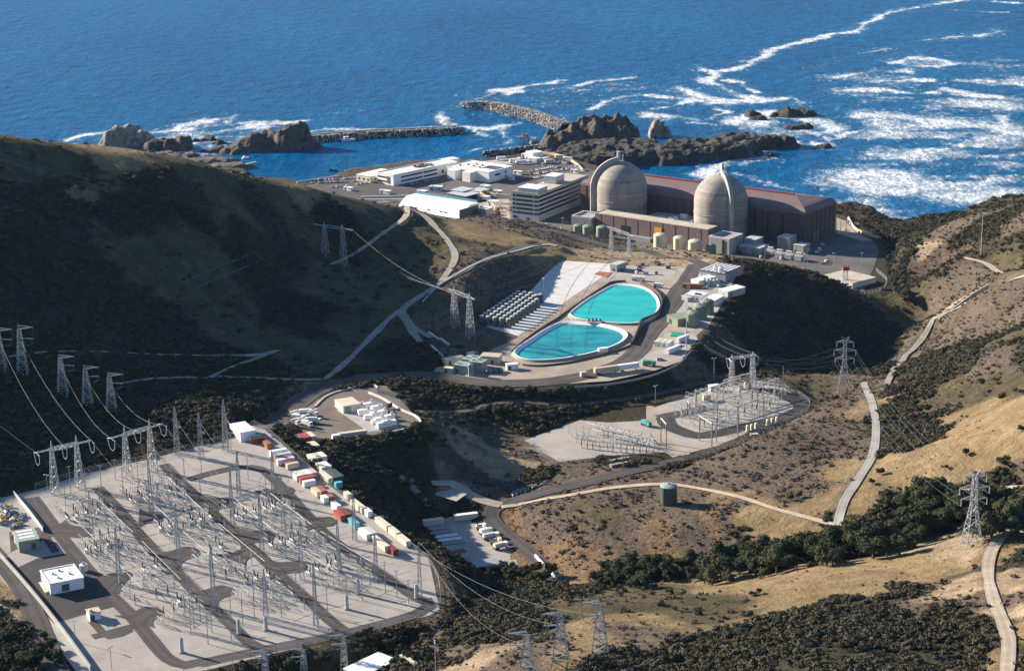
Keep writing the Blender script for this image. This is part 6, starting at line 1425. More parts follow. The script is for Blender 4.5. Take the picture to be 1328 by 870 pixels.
# storage yard on the knoll
bb_ = Bld('storage_shed', 'pale tan flat roofed shed on the knoll storage yard', 'building', (434,518), (445,526.5), (467.7,523), ZB + 4, ZB, 'cream', 'cream', over=.2); bb_.panel(1, 1, 4, 0, 3, 'door', 'grey')
for k in range(19):
    x, y = 461 + (k % 4) * 6.5 + (k // 4) * 8.5, 532 + (k // 4) * 5.6 - (k % 4) * 1.6; p = onz(x, y, ZB + .15); l = random.uniform(3, 6)
    t = thing('wrapped_unit', 'white wrapped machine unit in the cluster beside the pale tan shed', 'machine', tuple(map(float, p)), R(28) + random.uniform(-.2, .2), 'wrapped units on the knoll yard'); MB().box((0, 0, .15), (l, 2.4, random.uniform(1.8, 3.2))).build('casing', 'white', t); MB().box((0, 0, 0), (l, 2.2, .14)).build('skid', 'darkgrey', t)
    if k % 2: MB().tube((l * .2, 0, 2.0), (l * .2, 0, 3.9), .7, n=9).build('cowl', 'lightgrey', t)
container(onz(457,566,ZB), R(20), 14, 2.5, 2.6, 'cream', 'long cream container at the lower edge of the knoll yard'); container(onz(436,570,ZB), R(20), 4, 2.5, 2.6, 'white', 'short white container left of the long cream one')
container(onz(503,512,ZB), R(-45), 15, 2.0, 1.8, 'darkgrey', 'long dark rack beside the kerb of the knoll yard')
for k, (x, y) in enumerate([(380,541),(386,545),(392,549),(398,553),(404,541),(396,538),(382,551),(408,549)]):
    truck(hit(x, y) + np.array([0, 0, .2]), R(-40 + 25 * (k % 3)), 'white', ['white flatbed lorry at the upper left of the parked group', 'white lorry with a raised boom, second in the parked group', 'white lorry in the centre of the parked group', 'white lorry at the lower end of the parked group', 'white lorry nearest the access road', 'white boom lorry at the top of the parked group', 'white lorry at the dark left edge of the group', 'white lorry at the right edge of the parked group'][k], 7.5, bed='white' if k % 2 else None, boom='white' if k % 2 == 0 else None)
# ------------------------------------------------------------------ small switchyard in the valley
def sz(x, y): return onz(x, y, ZS + .1)
d1 = (sz(985, 520) - sz(880, 552))[:2]; yw1 = math.atan2(d1[1], d1[0])
for r, (a, b_) in enumerate([((895,522),(1000,499)),((885,533),(1010,505)),((880,540),(1015,511)),((886,549),(1015,518)),((905,556),(1005,528)),((920,562),(990,540))]):
    for k in range(13):
        f = k / 12; x, y = a[0] + (b_[0] - a[0]) * f, a[1] + (b_[1] - a[1]) * f
        if random.random() < .12: continue
        kind = ['switch', 'post', 'switch', 'post', 'ct', 'post'][r] if r != 4 or k % 2 else 'switch'
        place(kind, sz(x + random.uniform(-2, 2), y), yw1 + (math.pi / 2 if kind == 'switch' else 0), ['in the back row', 'in the second row', 'in the third row', 'in the fourth row', 'in the fifth row', 'in the front row'][r] + ' of the small switchyard', 'small switchyard ' + ['back row', 'second row', 'third row', 'fourth row', 'fifth row', 'front row'][r], random.uniform(.8, .95))
def big_breaker(p, yaw, label, group):
    t = thing('oil_circuit_breaker', label, 'circuit breaker', tuple(map(float, p)), yaw, group); MB().tube((0, 0, .3), (0, 0, 3.0), 1.1, n=14).build('tank', 'cream', t, smooth='auto'); MB().lathe((0, 0, 3.0), [(1.1, 0.003), (.8, .4), (.2, .55)], 14).build('lid', 'cream', t, smooth='auto')
    for q in (-.55, .55): MB().tube((q, 0, 3.4), (q * 1.7, 0, 5.0), .22, .12, n=7).build('bushing', 'wood', t)
    MB().box((0, 0, 0), (2.4, 2.4, .3)).build('footing', 'concrete', t)
for k, (x, y) in enumerate([(970,559),(975.5,557.5),(981,556),(996,551),(1002,549.5),(1008,548),(962,504.5),(967,503.5),(972,502.5)]): big_breaker(sz(x, y), 0, 'cream oil breaker in the ' + ['lower left three by the near edge', 'lower right three by the near edge', 'three at the back of the small switchyard'][k // 3], 'oil breakers of the small switchyard ' + 'abc'[k // 3])
def hframe(pa, pb, h, label, z=None, m='steel_dark'):
    A, B_ = sz(*pa), sz(*pb); d = B_ - A; L_ = float(np.hypot(d[0], d[1])); t = thing('dead_end_frame', label, 'steel frame', tuple(map(float, A)), math.atan2(d[1], d[0]))
    for x in (0, L_): MB().bar((x, 0, 0), (x, 0, h), .45).build('column', m, t)
    MB().bar((0, 0, h), (L_, 0, h), .5).build('beam', 'lightgrey', t)
    for x in (.25, .5, .75): i_ = MB(); insulator(i_, (L_ * x, 0, h - .2), (L_ * x, .6, h - 2.2), .16); i_.build('insulator', 'lightgrey', t)
for pa, pb, h, lab in [((857,574),(864,582),13.5,'slim dark two post frame beside the tan lane of the small switchyard'),((907,571),(923,581),13.5,'dark two post frame at the near left corner of the small switchyard'),((929,572),(957,566),13,'dark two post frame at the near edge of the small switchyard'),((903,535),(960,517),12,'long pale frame across the left of the small switchyard'),((956,559),(990,547),14,'tall frame in front of the lower oil breakers'),((938,520),(980,508),12,'frame across the back of the small switchyard'),((982,527),(1010,517),12,'frame at the right end of the small switchyard'),((930,545),(975,531),11,'frame across the middle of the small switchyard'),((891,538),(894,541),8,'short frame at the tan lane end of the small switchyard')]: hframe(pa, pb, h, lab)
for k, (x, y) in enumerate([(902,543),(925,550),(957,548),(989,532),(1005,522),(1015,515),(930,530),(975,520)]): mast(sz(x, y), random.uniform(13, 18), .9, .5, 'thin lattice mast among the equipment of the small switchyard', 'lattice masts of the small switchyard', n=8, th=.14)
shed(sz(926,506), R(15), 5.5, 3.4, 2.8, 'white', 'white', 'small white hut at the back of the small switchyard'); shed(sz(916,519), R(15), 4, 3, 3.2, 'beige', 'beige', 'small beige hut inside the small switchyard')
t = thing('water_tank', 'low pale equipment box at the near fence of the small switchyard', 'equipment', tuple(map(float, sz(978,567)))); MB().box((0, 0, 0), (4, 2, 2)).build('body', 'cream', t); MB().box((0, 0, 2.003), (4.2, 2.2, .15)).build('lid', 'lightgrey', t)
# slanting pipe racks of the lower-left compound
for k in range(15):
    x, y = 768 + (k % 8) * 10.5 + (k // 8) * 8, 556 + (k % 8) * 2.6 + (k // 8) * 8; p = sz(x, y); t = thing('insulator_rack', 'grey slanted insulator rack in the compound left of the small switchyard', 'rack', tuple(map(float, p)), R(-52) + random.uniform(-.06, .06), 'slanted racks of the left compound')
    for q in (-1.4, 1.4): MB().bar((q, 0, 0), (q, 0, 2.6), .22).build('post', 'steel', t)
    MB().bar((-4.8, 0, 2.2), (4.8, 0, 3.3), .5, .3).build('rail', 'lightgrey', t)
    for q in (-3, 0, 3): i_ = MB(); insulator(i_, (q, 0, 2.7 + q * .11), (q, .2, 4.4 + q * .11), .16); i_.build('insulator', 'silver', t)
for k in range(52):
    x = 738 + (k % 13) * 8.6 + (k // 13) * 5; y = 562 + (k // 13) * 6.4 + (k % 13) * .9 - (k // 13) * .2
    if random.random() < .15: continue
    place(['post', 'switch', 'post', 'ct'][k // 13], sz(x + random.uniform(-1.5, 1.5), y), R(-52), 'in the compound left of the small switchyard', 'left compound', random.uniform(.6, .78))
truck(sz(838, 552), R(-50), 'teal', 'pale blue machine parked at the top of the left compound', 7, bed='teal')
# fences
wall_line('chain_fence', 'wire fence round the left compound of the valley switchyards', [(680,572),(724,601),(800,593),(862,588)], ZS, 2.4, .14, 'steel', 'fence', posts=5, rails=3)
wall_line('chain_fence', 'wire fence along the near edge of the small switchyard', [(880,601),(930,585),(985,562),(1050,528),(1012,500)], ZS, 2.4, .14, 'steel', 'fence', posts=5, rails=3)
wall_line('chain_fence', 'wire fence along the lower edge of the big switchyard', [(238,874),(330,852),(400,836),(480,818),(556,798),(571,788),(560,735),(500,684)], 0, 2.6, .16, 'steel', 'fence', posts=8, rails=3, zf=yz)
wall_line('chain_fence', 'wire fence between the big switchyard and the container row', [(498,682),(420,626),(346,560),(330,552)], 0, 2.6, .16, 'steel', 'fence', posts=8, rails=3, zf=yz)
wall_line('chain_fence', 'wire fence along the shaded upper edge of the big switchyard', [(330,551),(298,568),(200,594),(110,614),(46,634)], 0, 2.6, .16, 'steel', 'fence', posts=8, rails=3, zf=yz)
wall_line('perimeter_wall', 'long pale grey wall between the switchyard annex and the perimeter road', [(0,722),(40,768),(80,818),(118,870)], 0, 2.2, .6, 'concrete', zf=yz)
wall_line('laydown_fence', 'pale panel fence beside the laydown corner of the annex', [(18,642),(38,666),(56,690)], 0, 2.2, .25, 'lightgrey', zf=yz)
wall_line('security_wall', 'pale security wall in front of the tanks and the long brown fuel building', [(700,297),(740,307),(790,320),(850,330),(910,336),(975,340)], ZP, 2.6, .8, 'concrete')
wall_line('security_fence', 'dark fence line between the plant road and the cream tanks', [(735,300),(800,318),(860,331),(920,338),(1000,348),(1080,362)], ZP, 3.2, .2, 'steel_dark', 'fence', posts=6, rails=3)
wall_line('sea_wall', 'curving tan sea wall at the right end of the plant', [(1100,284),(1108,297),(1120,304),(1142,311)], ZP, 2.4, 1.0, 'beige')
wall_line('shore_wall', 'low pale wall along the shore parking lot', [(385,237.5),(440,229.5)], ZP, 1.6, 1.0, 'lightgrey')
wall_line('road_barrier', 'white barrier beside the creek road below the depot', [(694,722),(708,737),(722,752)], 0, 1.4, .7, 'white', zf=hit)
wall_line('road_barrier', 'pale roadside wall along the hillside road on the right', [(1218,416),(1240,400),(1262,384),(1282,372)], 0, 2.0, .8, 'concrete', zf=hit)
wall_line('kerb_wall', 'pale kerb wall curving round the knoll storage yard', [(408,528),(424,514),(450,505),(480,499),(490,503)], ZB, .7, .8, 'concrete_new')
wall_line('kerb_wall', 'pale stone wall round the tip of the knoll storage yard', [(478,510),(497,518),(520,532),(540,541),(545,550),(532,556),(500,563)], ZB, 1.0, .9, 'concrete_new')
for k, (a, b_) in enumerate([((571,440),(582,448)),((556,432),(569,441)),((559,449),(574,463))]):
    A, B_ = hit(*a), hit(*b_); q = MB(); q.bar((0, 0, .5), tuple(B_ - A + np.array([0, 0, .5])), 1.1); tag(q.build('drain_chute', 'concrete_new', loc=tuple(A)), ['lower', 'upper', 'left hand'][k] + ' white concrete drain chute on the scrubby mound by the road', 'drain')
# depot
def dz(x, y): return onz(x, y, ZD + .1)
container(dz(562,680), R(18), 10, 2.5, 2.7, 'cream', 'cream container at the upper left corner of the depot'); container(dz(604,673), R(16), 11.5, 2.5, 2.7, 'cream', 'pale container at the top of the depot by the road', 'white')
shed(dz(630,738), R(15), 11, 7.5, 3.0, 'cream', 'grey', 'dark grey roofed shed at the lower end of the depot', doors=2); shed(dz(597,722), R(25), 4.5, 3.0, 2.8, 'beige', 'maroon', 'small beige hut with a dark red roof in the depot'); shed(dz(607,740), R(15), 6, 5, 2.6, 'beige', 'wood', 'low brown shed left of the dark grey roofed shed')
for k in range(5):
    p = dz(568 + 5 * k, 686 + 4.6 * k); t = thing('pipe_stack', ['first', 'second', 'third', 'fourth', 'lowest'][k] + ' pile of long pipes from the top of the depot', 'pipes', tuple(map(float, p)), R(16)); [MB().tube((-5.5, o * .55, .3), (5.5, o * .55, .3), .27, n=8).build('pipe', 'white' if k in (2, 3) else 'grey', t) for o in range(-2, 3)]; MB().box((3, 0, 0), (.3, 3.2, .06)).build('timber', 'wood', t)
for k in range(9):
    p = dz(624 + (k // 2) * 6.3, 686 + (k // 2) * 6.2 - (k % 2) * 3); (truck(p, R(15 + 8 * (k % 3)), ['white', 'lightgrey', 'white', 'cream', 'white'][k // 2], 'pale depot lorry parked by the creek road, ' + ['first', 'second', 'third', 'fourth', 'fifth'][k // 2] + ' from the top', 5 + (k % 5), bed=[None, 'white', 'lightgrey', None, 'cream'][k // 2]) if k % 2 == 0 else car(p, R(15), 'white', 'white car parked among the depot lorries', 'white cars in the depot'))
for k in range(4): car(dz(652 + 4.5 * k, 730 + 2.2 * k), R(100), ['silver', 'black', 'white', 'grey'][k], ['silver', 'black', 'white', 'grey'][k] + ' car parked at the lower corner of the depot', 'cars at the depot corner')
# stacked concrete elements below the left compound, and barrier blocks by the gully
for k in range(26):
    x = 665 + k * 1.7; y = 643 - k * .62 - (k % 3) * 2; p = hit(x, y); t = thing('concrete_block', 'pale concrete barrier block in the heap along the creek road', 'concrete block', tuple(map(float, p)), random.uniform(0, 3), 'barrier blocks along the creek road'); MB().prism([(-1.2, -.5), (1.2, -.5), (1.2, .5), (-1.2, .5)], -.2, .9, top=[(-1.1, -.2), (1.1, -.2), (1.1, .2), (-1.1, .2)]).build('block', 'armour', t)
for k in range(14):
    x = 793 + (k % 7) * 3.4; y = 600 + (k // 7) * 6 - (k % 7) * .6; p = hit(x, y); t = thing('concrete_block', 'pale precast concrete piece stored below the left compound wall', 'concrete block', tuple(map(float, p)), random.uniform(0, 3), 'precast pieces below the compound'); MB().box((0, 0, 0), (2.2, 1.4, 1.6)).build('block', 'armour', t)
for k in range(30):
    x = 519 + k * 1.25 + (k % 2) * 2; y = 618 + k * 1.28 - (k % 2) * 1; p = hit(x, y); t = thing('concrete_block', 'pale concrete barrier in the double row on the brushy bank left of the gully yard', 'concrete block', tuple(map(float, p)), R(40), 'barriers on the brushy bank'); MB().prism([(-1.3, -.4), (1.3, -.4), (1.3, .4), (-1.3, .4)], -.3, .9, top=[(-1.2, -.15), (1.2, -.15), (1.2, .15), (-1.2, .15)]).build('block', 'armour', t)
# lone tank on the grassy slope
tp = hit(868, 656); tank(868, 655.5, float(tp[2]) + .2, 3.9, 8.2, 'tank_green', 'dark green water tank alone on a gravel pad beside the dirt road', dome=.22, roofmat='green_pale', name='water_tank')
# plant right end: yard, helipad platform, guard tower, poles
hp = Bld('platform_building', 'flat tan roofed building with a white end wall below the guard tower', 'building', (1066,357), (1106,367), (1122,356), ZP + 4.5, ZP, 'lightgrey', 'roof_tan')
hp.panel(1, 1, hp.W - 1, .3, 4, 'end_panel', 'white', .1)
g = onz(1096,366,ZP + 4.5); t = thing('guard_tower', 'guard tower with a rust brown cabin above the tan flat roof', 'tower', tuple(map(float, onz(1096,370,ZP)))); b = MB(); lattice(b, (0, 0, 0), (0, 0, 12), 3.4, 3.0, 5, .25); b.build('lattice_body', 'steel', t); MB().box((0, 0, 12), (4.6, 4.6, 2.6)).build('cabin', 'rust', t); MB().box((0, 0, 14.603), (5.4, 5.4, .3)).build('roof', 'maroon', t)
wall_line('security_fence', 'pale security fence round the platform building', [(1040,352),(1070,366),(1110,381),(1140,378),(1150,366),(1136,352)], ZP, 3.0, .22, 'lightgrey', 'fence', posts=5, rails=3)
for k, (x, y, h, lab) in enumerate([(992,336,12,'first light pole from the dome on the shaded plant yard'),(1014,343,12,'second light pole from the dome on the shaded plant yard'),(1047,350,17,'tall light pole on the rim of the shaded hillside'),(1043,351,14,'pale mast close beside the tall rim light pole'),(1081,347,12,'light pole just left of the guard tower'),(1117,350,14,'light pole right of the guard tower'),(1156,316,12,'light pole by the sea wall corner'),(705,380,10,'light pole standing over the white cask pad'),(1090,304,14,'light pole on the sunlit yard at the end of the turbine hall'),(1097,302,12,'second light pole on the sunlit yard at the end of the turbine hall'),(730,300,12,'light pole near the left concrete annex')]):
    p = onz(x, y, ZP if y < 372 else ZT); pole(x, y, p[2], h, lab, 'light poles of the plant', r=.22)
pole(890, 452, ZT, 34, 'very tall thin pole at the canyon rim beside the white containers', r=.3, lamp=False, m='lightgrey'); p = hit(1272, 331); pole(0, 0, 0, 30, 'tall thin mast on the right hand ridge above the sea', r=.32, lamp=False, m='lightgrey', p=p, name='radio_mast', cat='mast')
p = hit(722,163) if False else onz(717,160,6); pole(0, 0, 0, 34, 'red and white mast behind the curved breakwater', r=.35, lamp=False, m='red', p=p, name='radio_mast', cat='mast')
for x, y, h, lab in [(565,872,12,'wooden pole by the lower bank under the switchyard'),(850,522,10,'light pole on the service road above the left compound'),(926,492,13,'light pole at the foot of the terrace bank')]: p = hit(x, y); pole(0, 0, 0, h, lab, 'poles of the valley', p=p)
for x, y, lab in [(98,832,'light pole on the lower gravel of the switchyard annex'),(145,868,'light pole at the bottom corner of the annex'),(62,640,'light pole at the upper left corner of the big switchyard'),(300,584,'light pole under the three pointed masts')]: p = yz(x, y); pole(0, 0, 0, 9, lab, 'light poles of the switchyard', p=p, r=.14)
# white roofed building at the bottom edge
lo_z = hit(490, 862)[2]; b_ = Bld('workshop', 'white roofed workshop cut by the bottom edge of the view', 'building', (446,866), (470,876), (518,856), float(lo_z) + 4, float(lo_z) - 1, 'cream', 'white')
shed(hit(533, 862), R(-50), 9, 2.6, 2.6, 'cream', 'cream', 'narrow cream cabin right of the white roofed workshop')
# outlined foundation on the shadowed hill
A = [hit(*q) for q in ((247,362),(330,328),(341,338),(256,373))]; b = MB()
for k in range(4): b.bar(tuple(A[k] - A[0] + np.array([0, 0, .6])), tuple(A[(k + 1) % 4] - A[0] + np.array([0, 0, .3])), .6, .7)
tag(b.build('foundation', 'darkgrey', loc=tuple(A[0])), 'faint rectangular foundation outline on the shadowed west hill', 'foundation')

# ------------------------------------------------------------------ trees and scrub
def leaf_material(name, cols, rough=.85):
    m = bpy.data.materials.new(name); t, b = nodes_of(m); N = t.nodes; L = t.links
    oi = N.new('ShaderNodeObjectInfo'); geo = N.new('ShaderNodeNewGeometry'); n = N.new('ShaderNodeTexNoise'); n.inputs['Scale'].default_value = .7; n.inputs['Detail'].default_value = 3; L.new(geo.outputs['Position'], n.inputs['Vector'])
    ad = N.new('ShaderNodeMath'); ad.operation = 'ADD'; ml = N.new('ShaderNodeMath'); ml.operation = 'MULTIPLY'; ml.inputs[1].default_value = .55; L.new(oi.outputs['Random'], ml.inputs[0]); ml2 = N.new('ShaderNodeMath'); ml2.operation = 'MULTIPLY'; ml2.inputs[1].default_value = .6; L.new(n.outputs['Fac'], ml2.inputs[0]); L.new(ml.outputs[0], ad.inputs[0]); L.new(ml2.outputs[0], ad.inputs[1])
    r = N.new('ShaderNodeValToRGB'); e = r.color_ramp.elements
    while len(e) < len(cols): e.new(.5)
    for i, c in enumerate(cols): e[i].position = .12 + .76 * i / (len(cols) - 1); e[i].color = (*c, 1)
    L.new(ad.outputs[0], r.inputs[0]); L.new(r.outputs[0], b.inputs['Base Color']); b.inputs['Roughness'].default_value = rough; b.inputs['Specular IOR Level'].default_value = .15; M[name] = m
leaf_material('oak_leaf', [(.018, .025, .011), (.033, .042, .017), (.056, .062, .026)])
leaf_material('oak_leaf_olive', [(.034, .042, .018), (.058, .064, .028), (.085, .088, .042)])
leaf_material('chaparral', [(.026, .027, .015), (.045, .042, .024), (.066, .058, .034), (.09, .075, .048)])
leaf_material('sage', [(.060, .047, .036), (.108, .084, .064), (.155, .122, .094), (.085, .078, .050)])
leaf_material('rust_scrub', [(.12, .078, .045), (.19, .127, .075), (.25, .175, .11)])
leaf_material('grass_tuft', [(.19, .135, .07), (.12, .10, .05), (.07, .062, .032)])
def clump_mesh(name, m, n_leaf, leaf, lobes, rnd, core=True, core_m=None):
    vs, fs = [], []
    for k in range(n_leaf):
        cx, cy, cz, rx, rz = rnd.choice(lobes)
        a = rnd.uniform(0, 2 * math.pi); u = rnd.uniform(-.35, 1); s_ = math.sqrt(1 - u * u); rr = rnd.uniform(.82, 1.06)
        nrm = Vector((s_ * math.cos(a), s_ * math.sin(a), u)); c = Vector((cx + nrm.x * rx * rr, cy + nrm.y * rx * rr, cz + nrm.z * rz * rr))
        d = (nrm + Vector((rnd.uniform(-.7, .7), rnd.uniform(-.7, .7), rnd.uniform(-.5, .9)))).normalized(); t1 = d.orthogonal().normalized(); t1.rotate(Matrix.Rotation(rnd.uniform(0, 6.28), 3, d)); t2 = d.cross(t1); l = leaf * rnd.uniform(.6, 1.4); i = len(vs)
        vs += [tuple(c + t1 * l), tuple(c + t2 * l * .7), tuple(c - t1 * l * .8), tuple(c - t2 * l * .7)]; fs.append((i, i + 1, i + 2, i + 3))
    if core:
        for cx, cy, cz, rx, rz in lobes:
            i = len(vs); nu, nv = 7, 5
            for p in range(nv + 1):
                for q in range(nu):
                    th = math.pi * p / nv; ph = 2 * math.pi * q / nu; j = rnd.uniform(.5, .74); vs.append((cx + rx * j * math.sin(th) * math.cos(ph), cy + rx * j * math.sin(th) * math.sin(ph), cz + rz * j * math.cos(th)))
            for p in range(nv):
                for q in range(nu): fs.append((i + p * nu + q, i + p * nu + (q + 1) % nu, i + (p + 1) * nu + (q + 1) % nu, i + (p + 1) * nu + q))
    me = bpy.data.meshes.new(name); me.from_pydata(vs, [], fs); me.materials.append(M[m]); me.update(); return me
def tree_proto(name, m, seed, r=4.2, h=7.0):
    rd = random.Random(seed); t = bpy.data.objects.new(name, None); C.objects.link(t)
    lobes = [(rd.uniform(-.6, .6) * r, rd.uniform(-.6, .6) * r, h * rd.uniform(.4, .95), r * rd.uniform(.22, .55), r * rd.uniform(.2, .42)) for _ in range(11)] + [(0, 0, h * .68, r * .65, r * .5)]
    cr = bpy.data.objects.new('crown', clump_mesh('crown', m, 1500, .36, lobes, rd)); C.objects.link(cr); cr.parent = t
    b = MB(); b.tube((0, 0, -.6), (0, 0, h * .4), .42, .28, n=7)
    for k in range(4): a = rd.uniform(0, 6.28); b.tube((0, 0, h * .3), (math.cos(a) * r * .5, math.sin(a) * r * .5, h * .62), .22, .08, n=5)
    b.build('trunk', 'bark', t); return t
OAKS = [tree_proto('oak_tree', 'oak_leaf', k, r=4.0 + .5 * k, h=6.2 + .5 * k) for k in range(3)] + [tree_proto('oak_tree', 'oak_leaf_olive', 9, r=3.6, h=5.6)]
_ti = [0, 0, 0, 0]
def oak(x, y, s, label, group, v=None, p=None):
    p = hit(x, y) if p is None else p; v = random.randrange(4) if v is None else v; o = OAKS[v]
    if _ti[v] == 0:
        o.location = tuple(map(float, p)); o.scale = (s,) * 3; tag(o, label, 'tree', group); _ti[v] = 1; return o
    o2 = dup(o, tuple(map(float, p)), random.uniform(0, 6.28), label, (s, s, s * random.uniform(.85, 1.1)), group); o2['category'] = 'tree'; return o2
def grove(line, n, spread, smin, smax, label, group, up=None):
    L_ = np.array(line, float); seg = np.linalg.norm(np.diff(L_, axis=0), axis=1); cum = np.concatenate([[0], np.cumsum(seg)])
    for k in range(n):
        f = (k + random.uniform(-.4, .4)) / n * cum[-1]; x, y = np.interp(f, cum, L_[:, 0]), np.interp(f, cum, L_[:, 1]); oak(x + random.uniform(-4, 4), y + random.uniform(-spread, spread), random.uniform(smin, smax), label, group)
grove([(775,758),(820,752),(870,748)], 30, 12, .6, 1.35, 'dark oak at the lower left end of the valley grove', 'oaks of the valley grove lower end')
grove([(880,749),(940,742),(1000,734),(1050,726)], 44, 16, .6, 1.6, 'dark oak in the middle stretch of the valley grove', 'oaks of the valley grove middle')
grove([(1060,724),(1110,716),(1160,708),(1200,696)], 38, 15, .6, 1.6, 'dark oak in the valley grove below the road fork', 'oaks of the valley grove near the fork')
grove([(1180,672),(1220,670),(1270,678),(1345,676)], 44, 24, .65, 1.75, 'dark oak in the dense grove round the tall right hand pylon', 'oaks of the valley grove at the pylon')
grove([(1175,652),(1215,645),(1240,650)], 14, 10, .6, 1.4, 'dark oak on the upper fringe of the valley grove', 'oaks on the upper fringe')
grove([(600,748),(650,752),(700,748),(715,756)], 22, 7, .5, .85, 'dark tree in the thicket below the depot', 'trees below the depot')
grove([(640,700),(560,700)], 0, 5, .5, .8, '', '')
grove([(12,830),(8,850),(20,868),(60,850),(75,862),(48,822)], 16, 8, .45, .75, 'dark tree along the perimeter road at the lower left corner', 'trees by the perimeter road')
grove([(470,846),(500,852),(545,852),(560,862),(330,868),(400,870)], 18, 6, .35, .7, 'dark tree on the lower bank beside the white roofed workshop', 'trees by the workshop')
grove([(1160,372),(1172,385),(1180,398)], 9, 8, .8, 1.3, 'olive green tree in the canyon mouth right of the platform building', 'trees of the canyon mouth')
grove([(585,505),(640,512),(700,512),(780,508),(850,498)], 26, 3, .4, .7, 'dark shrubby tree on the bank under the terrace road', 'trees under the terrace')
grove([(520,560),(560,575),(600,548),(640,545),(700,535)], 20, 8, .4, .7, 'dark shrubby tree in the shaded ravine below the knoll yard', 'trees of the shaded ravine')
for k, (x, y, s, lab) in enumerate([(1141,615,.55,'round dark bush beside the ridge road, upper one'),(1131,628,.42,'round dark bush beside the ridge road, lower one'),(1152,658,.5,'dark bush above the valley grove casting a long shadow'),(1253,591,.5,'lone dark bush on the upper dry grass slope'),(1228,608,.35,'small lone bush left of the larger lone one'),(1035,645,.6,'green bush cluster beside the dirt road bend'),(1025,648,.5,'second green bush beside the dirt road bend'),(985,770,.35,'small dark bush on the near grass slope'),(870,770,.3,'tiny bush on the left of the near grass slope'),(505,530,.5,'orange brown tree on the knoll yard kerb'),(745,690,.45,'dark green bush on the tank slope'),(1325,560,.5,'dark bush by the right edge of the view'),(887,682,.3,'small bush below the dark green tank')]): oak(x, y, s, lab, None, v=3 if k in (5, 6, 9) else 0)

# scrub: three uncountable covers, instanced as plant clumps
def scrub_collection(name, m, seeds, leaf, n_leaf):
    col = bpy.data.collections.new(name)
    for s_ in seeds:
        rd = random.Random(s_); lobes = [(rd.uniform(-.5, .5), rd.uniform(-.5, .5), rd.uniform(.15, .5), rd.uniform(.4, .62), rd.uniform(.2, .36)) for _ in range(4)]
        o = bpy.data.objects.new(name + '_clump', clump_mesh(name, m, n_leaf, leaf, lobes, rd)); col.objects.link(o)
    return col
def instancer(name, col, pts, scales):
    me = bpy.data.meshes.new(name); me.vertices.add(len(pts)); me.vertices.foreach_set('co', np.asarray(pts, np.float32).ravel())
    a = me.attributes.new('size', 'FLOAT', 'POINT'); a.data.foreach_set('value', np.asarray(scales, np.float32)); me.update()
    o = bpy.data.objects.new(name, me); C.objects.link(o); ng = bpy.data.node_groups.new(name, 'GeometryNodeTree')
    ng.interface.new_socket('Geometry', in_out='INPUT', socket_type='NodeSocketGeometry'); ng.interface.new_socket('Geometry', in_out='OUTPUT', socket_type='NodeSocketGeometry')
    N, L = ng.nodes, ng.links; gi, go = N.new('NodeGroupInput'), N.new('NodeGroupOutput'); ci = N.new('GeometryNodeCollectionInfo'); ci.inputs['Collection'].default_value = col; ci.inputs['Separate Children'].default_value = True; ci.inputs['Reset Children'].default_value = True
    ip = N.new('GeometryNodeInstanceOnPoints'); ip.inputs['Pick Instance'].default_value = True
    rr = N.new('FunctionNodeRandomValue'); rr.data_type = 'FLOAT_VECTOR'; rr.inputs[0].default_value = (-.15, -.15, 0); rr.inputs[1].default_value = (.15, .15, 6.283)
    na = N.new('GeometryNodeInputNamedAttribute'); na.data_type = 'FLOAT'; na.inputs['Name'].default_value = 'size'
    L.new(gi.outputs[0], ip.inputs['Points']); L.new(ci.outputs[0], ip.inputs['Instance']); L.new(rr.outputs[0], ip.inputs['Rotation']); L.new(na.outputs[0], ip.inputs['Scale']); L.new(ip.outputs[0], go.inputs[0])
    md = o.modifiers.new('scatter', 'NODES'); md.node_group = ng; o['kind'] = 'stuff'; return o
def in_view(x, y, m=170):
    d = np.stack([x, y, hz(x, y) - CH], -1) @ CR; px = W0 / 2 + F * d[..., 0] / -d[..., 2]; py = H0 / 2 - F * d[..., 1] / -d[..., 2]
    return (px > -m) & (px < W0 + m) & (py > -m) & (py < H0 + m)
free = np.ones(GXX.shape, bool)
for poly, mg in ((gully_poly, 0), (terr_poly, 1), (sw2_poly, 1), (depot_poly, 1), (stor_poly, 1), (plant_poly, 1), (yard_poly, 1)): free &= poly_sd(GXX, GYY, poly) > mg
for k, (w, hw, mt) in road_world.items(): free &= line_d(GXX, GYY, w)[0] > hw + 1.2
free &= (Z > 4) & (cliff < .4)
NP = 640000
cx_, cy_ = rng.uniform(GX0 + 5, GX1 - 5, NP), rng.uniform(GY0 + 5, 1800, NP); ok = in_view(cx_, cy_); cx_, cy_ = cx_[ok], cy_[ok]
ii, jj = np.clip(((cx_ - GX0) / G).round().astype(int), 0, len(gx) - 1), np.clip(((cy_ - GY0) / G).round().astype(int), 0, len(gy) - 1)
fr = free[jj, ii]; cx_, cy_, ii, jj = cx_[fr], cy_[fr], ii[fr], jj[fr]; W6 = COV[jj, ii]; clus = np.clip(.62 + fbm(cx_, cy_, 26, 3, 71) * 1.6, .3, 1.3)
u = rng.random(len(cx_)); zz = hz(cx_, cy_)
mB = u < (np.maximum(W6[:, 0] - .22, 0) * 1.7 + W6[:, 4] * .035) * clus; u2 = rng.random(len(cx_)); mS = (~mB) & (u2 < (W6[:, 1] ** 1.4 * .42 + W6[:, 3] * .04 + W6[:, 4] * .04) * clus); u3 = rng.random(len(cx_)); mO = (~mB) & (~mS) & (u3 < W6[:, 5] ** 1.2 * .8 * clus); mG = (~mB) & (~mS) & (~mO) & (rng.random(len(cx_)) < (W6[:, 2] + W6[:, 4]) * .03)
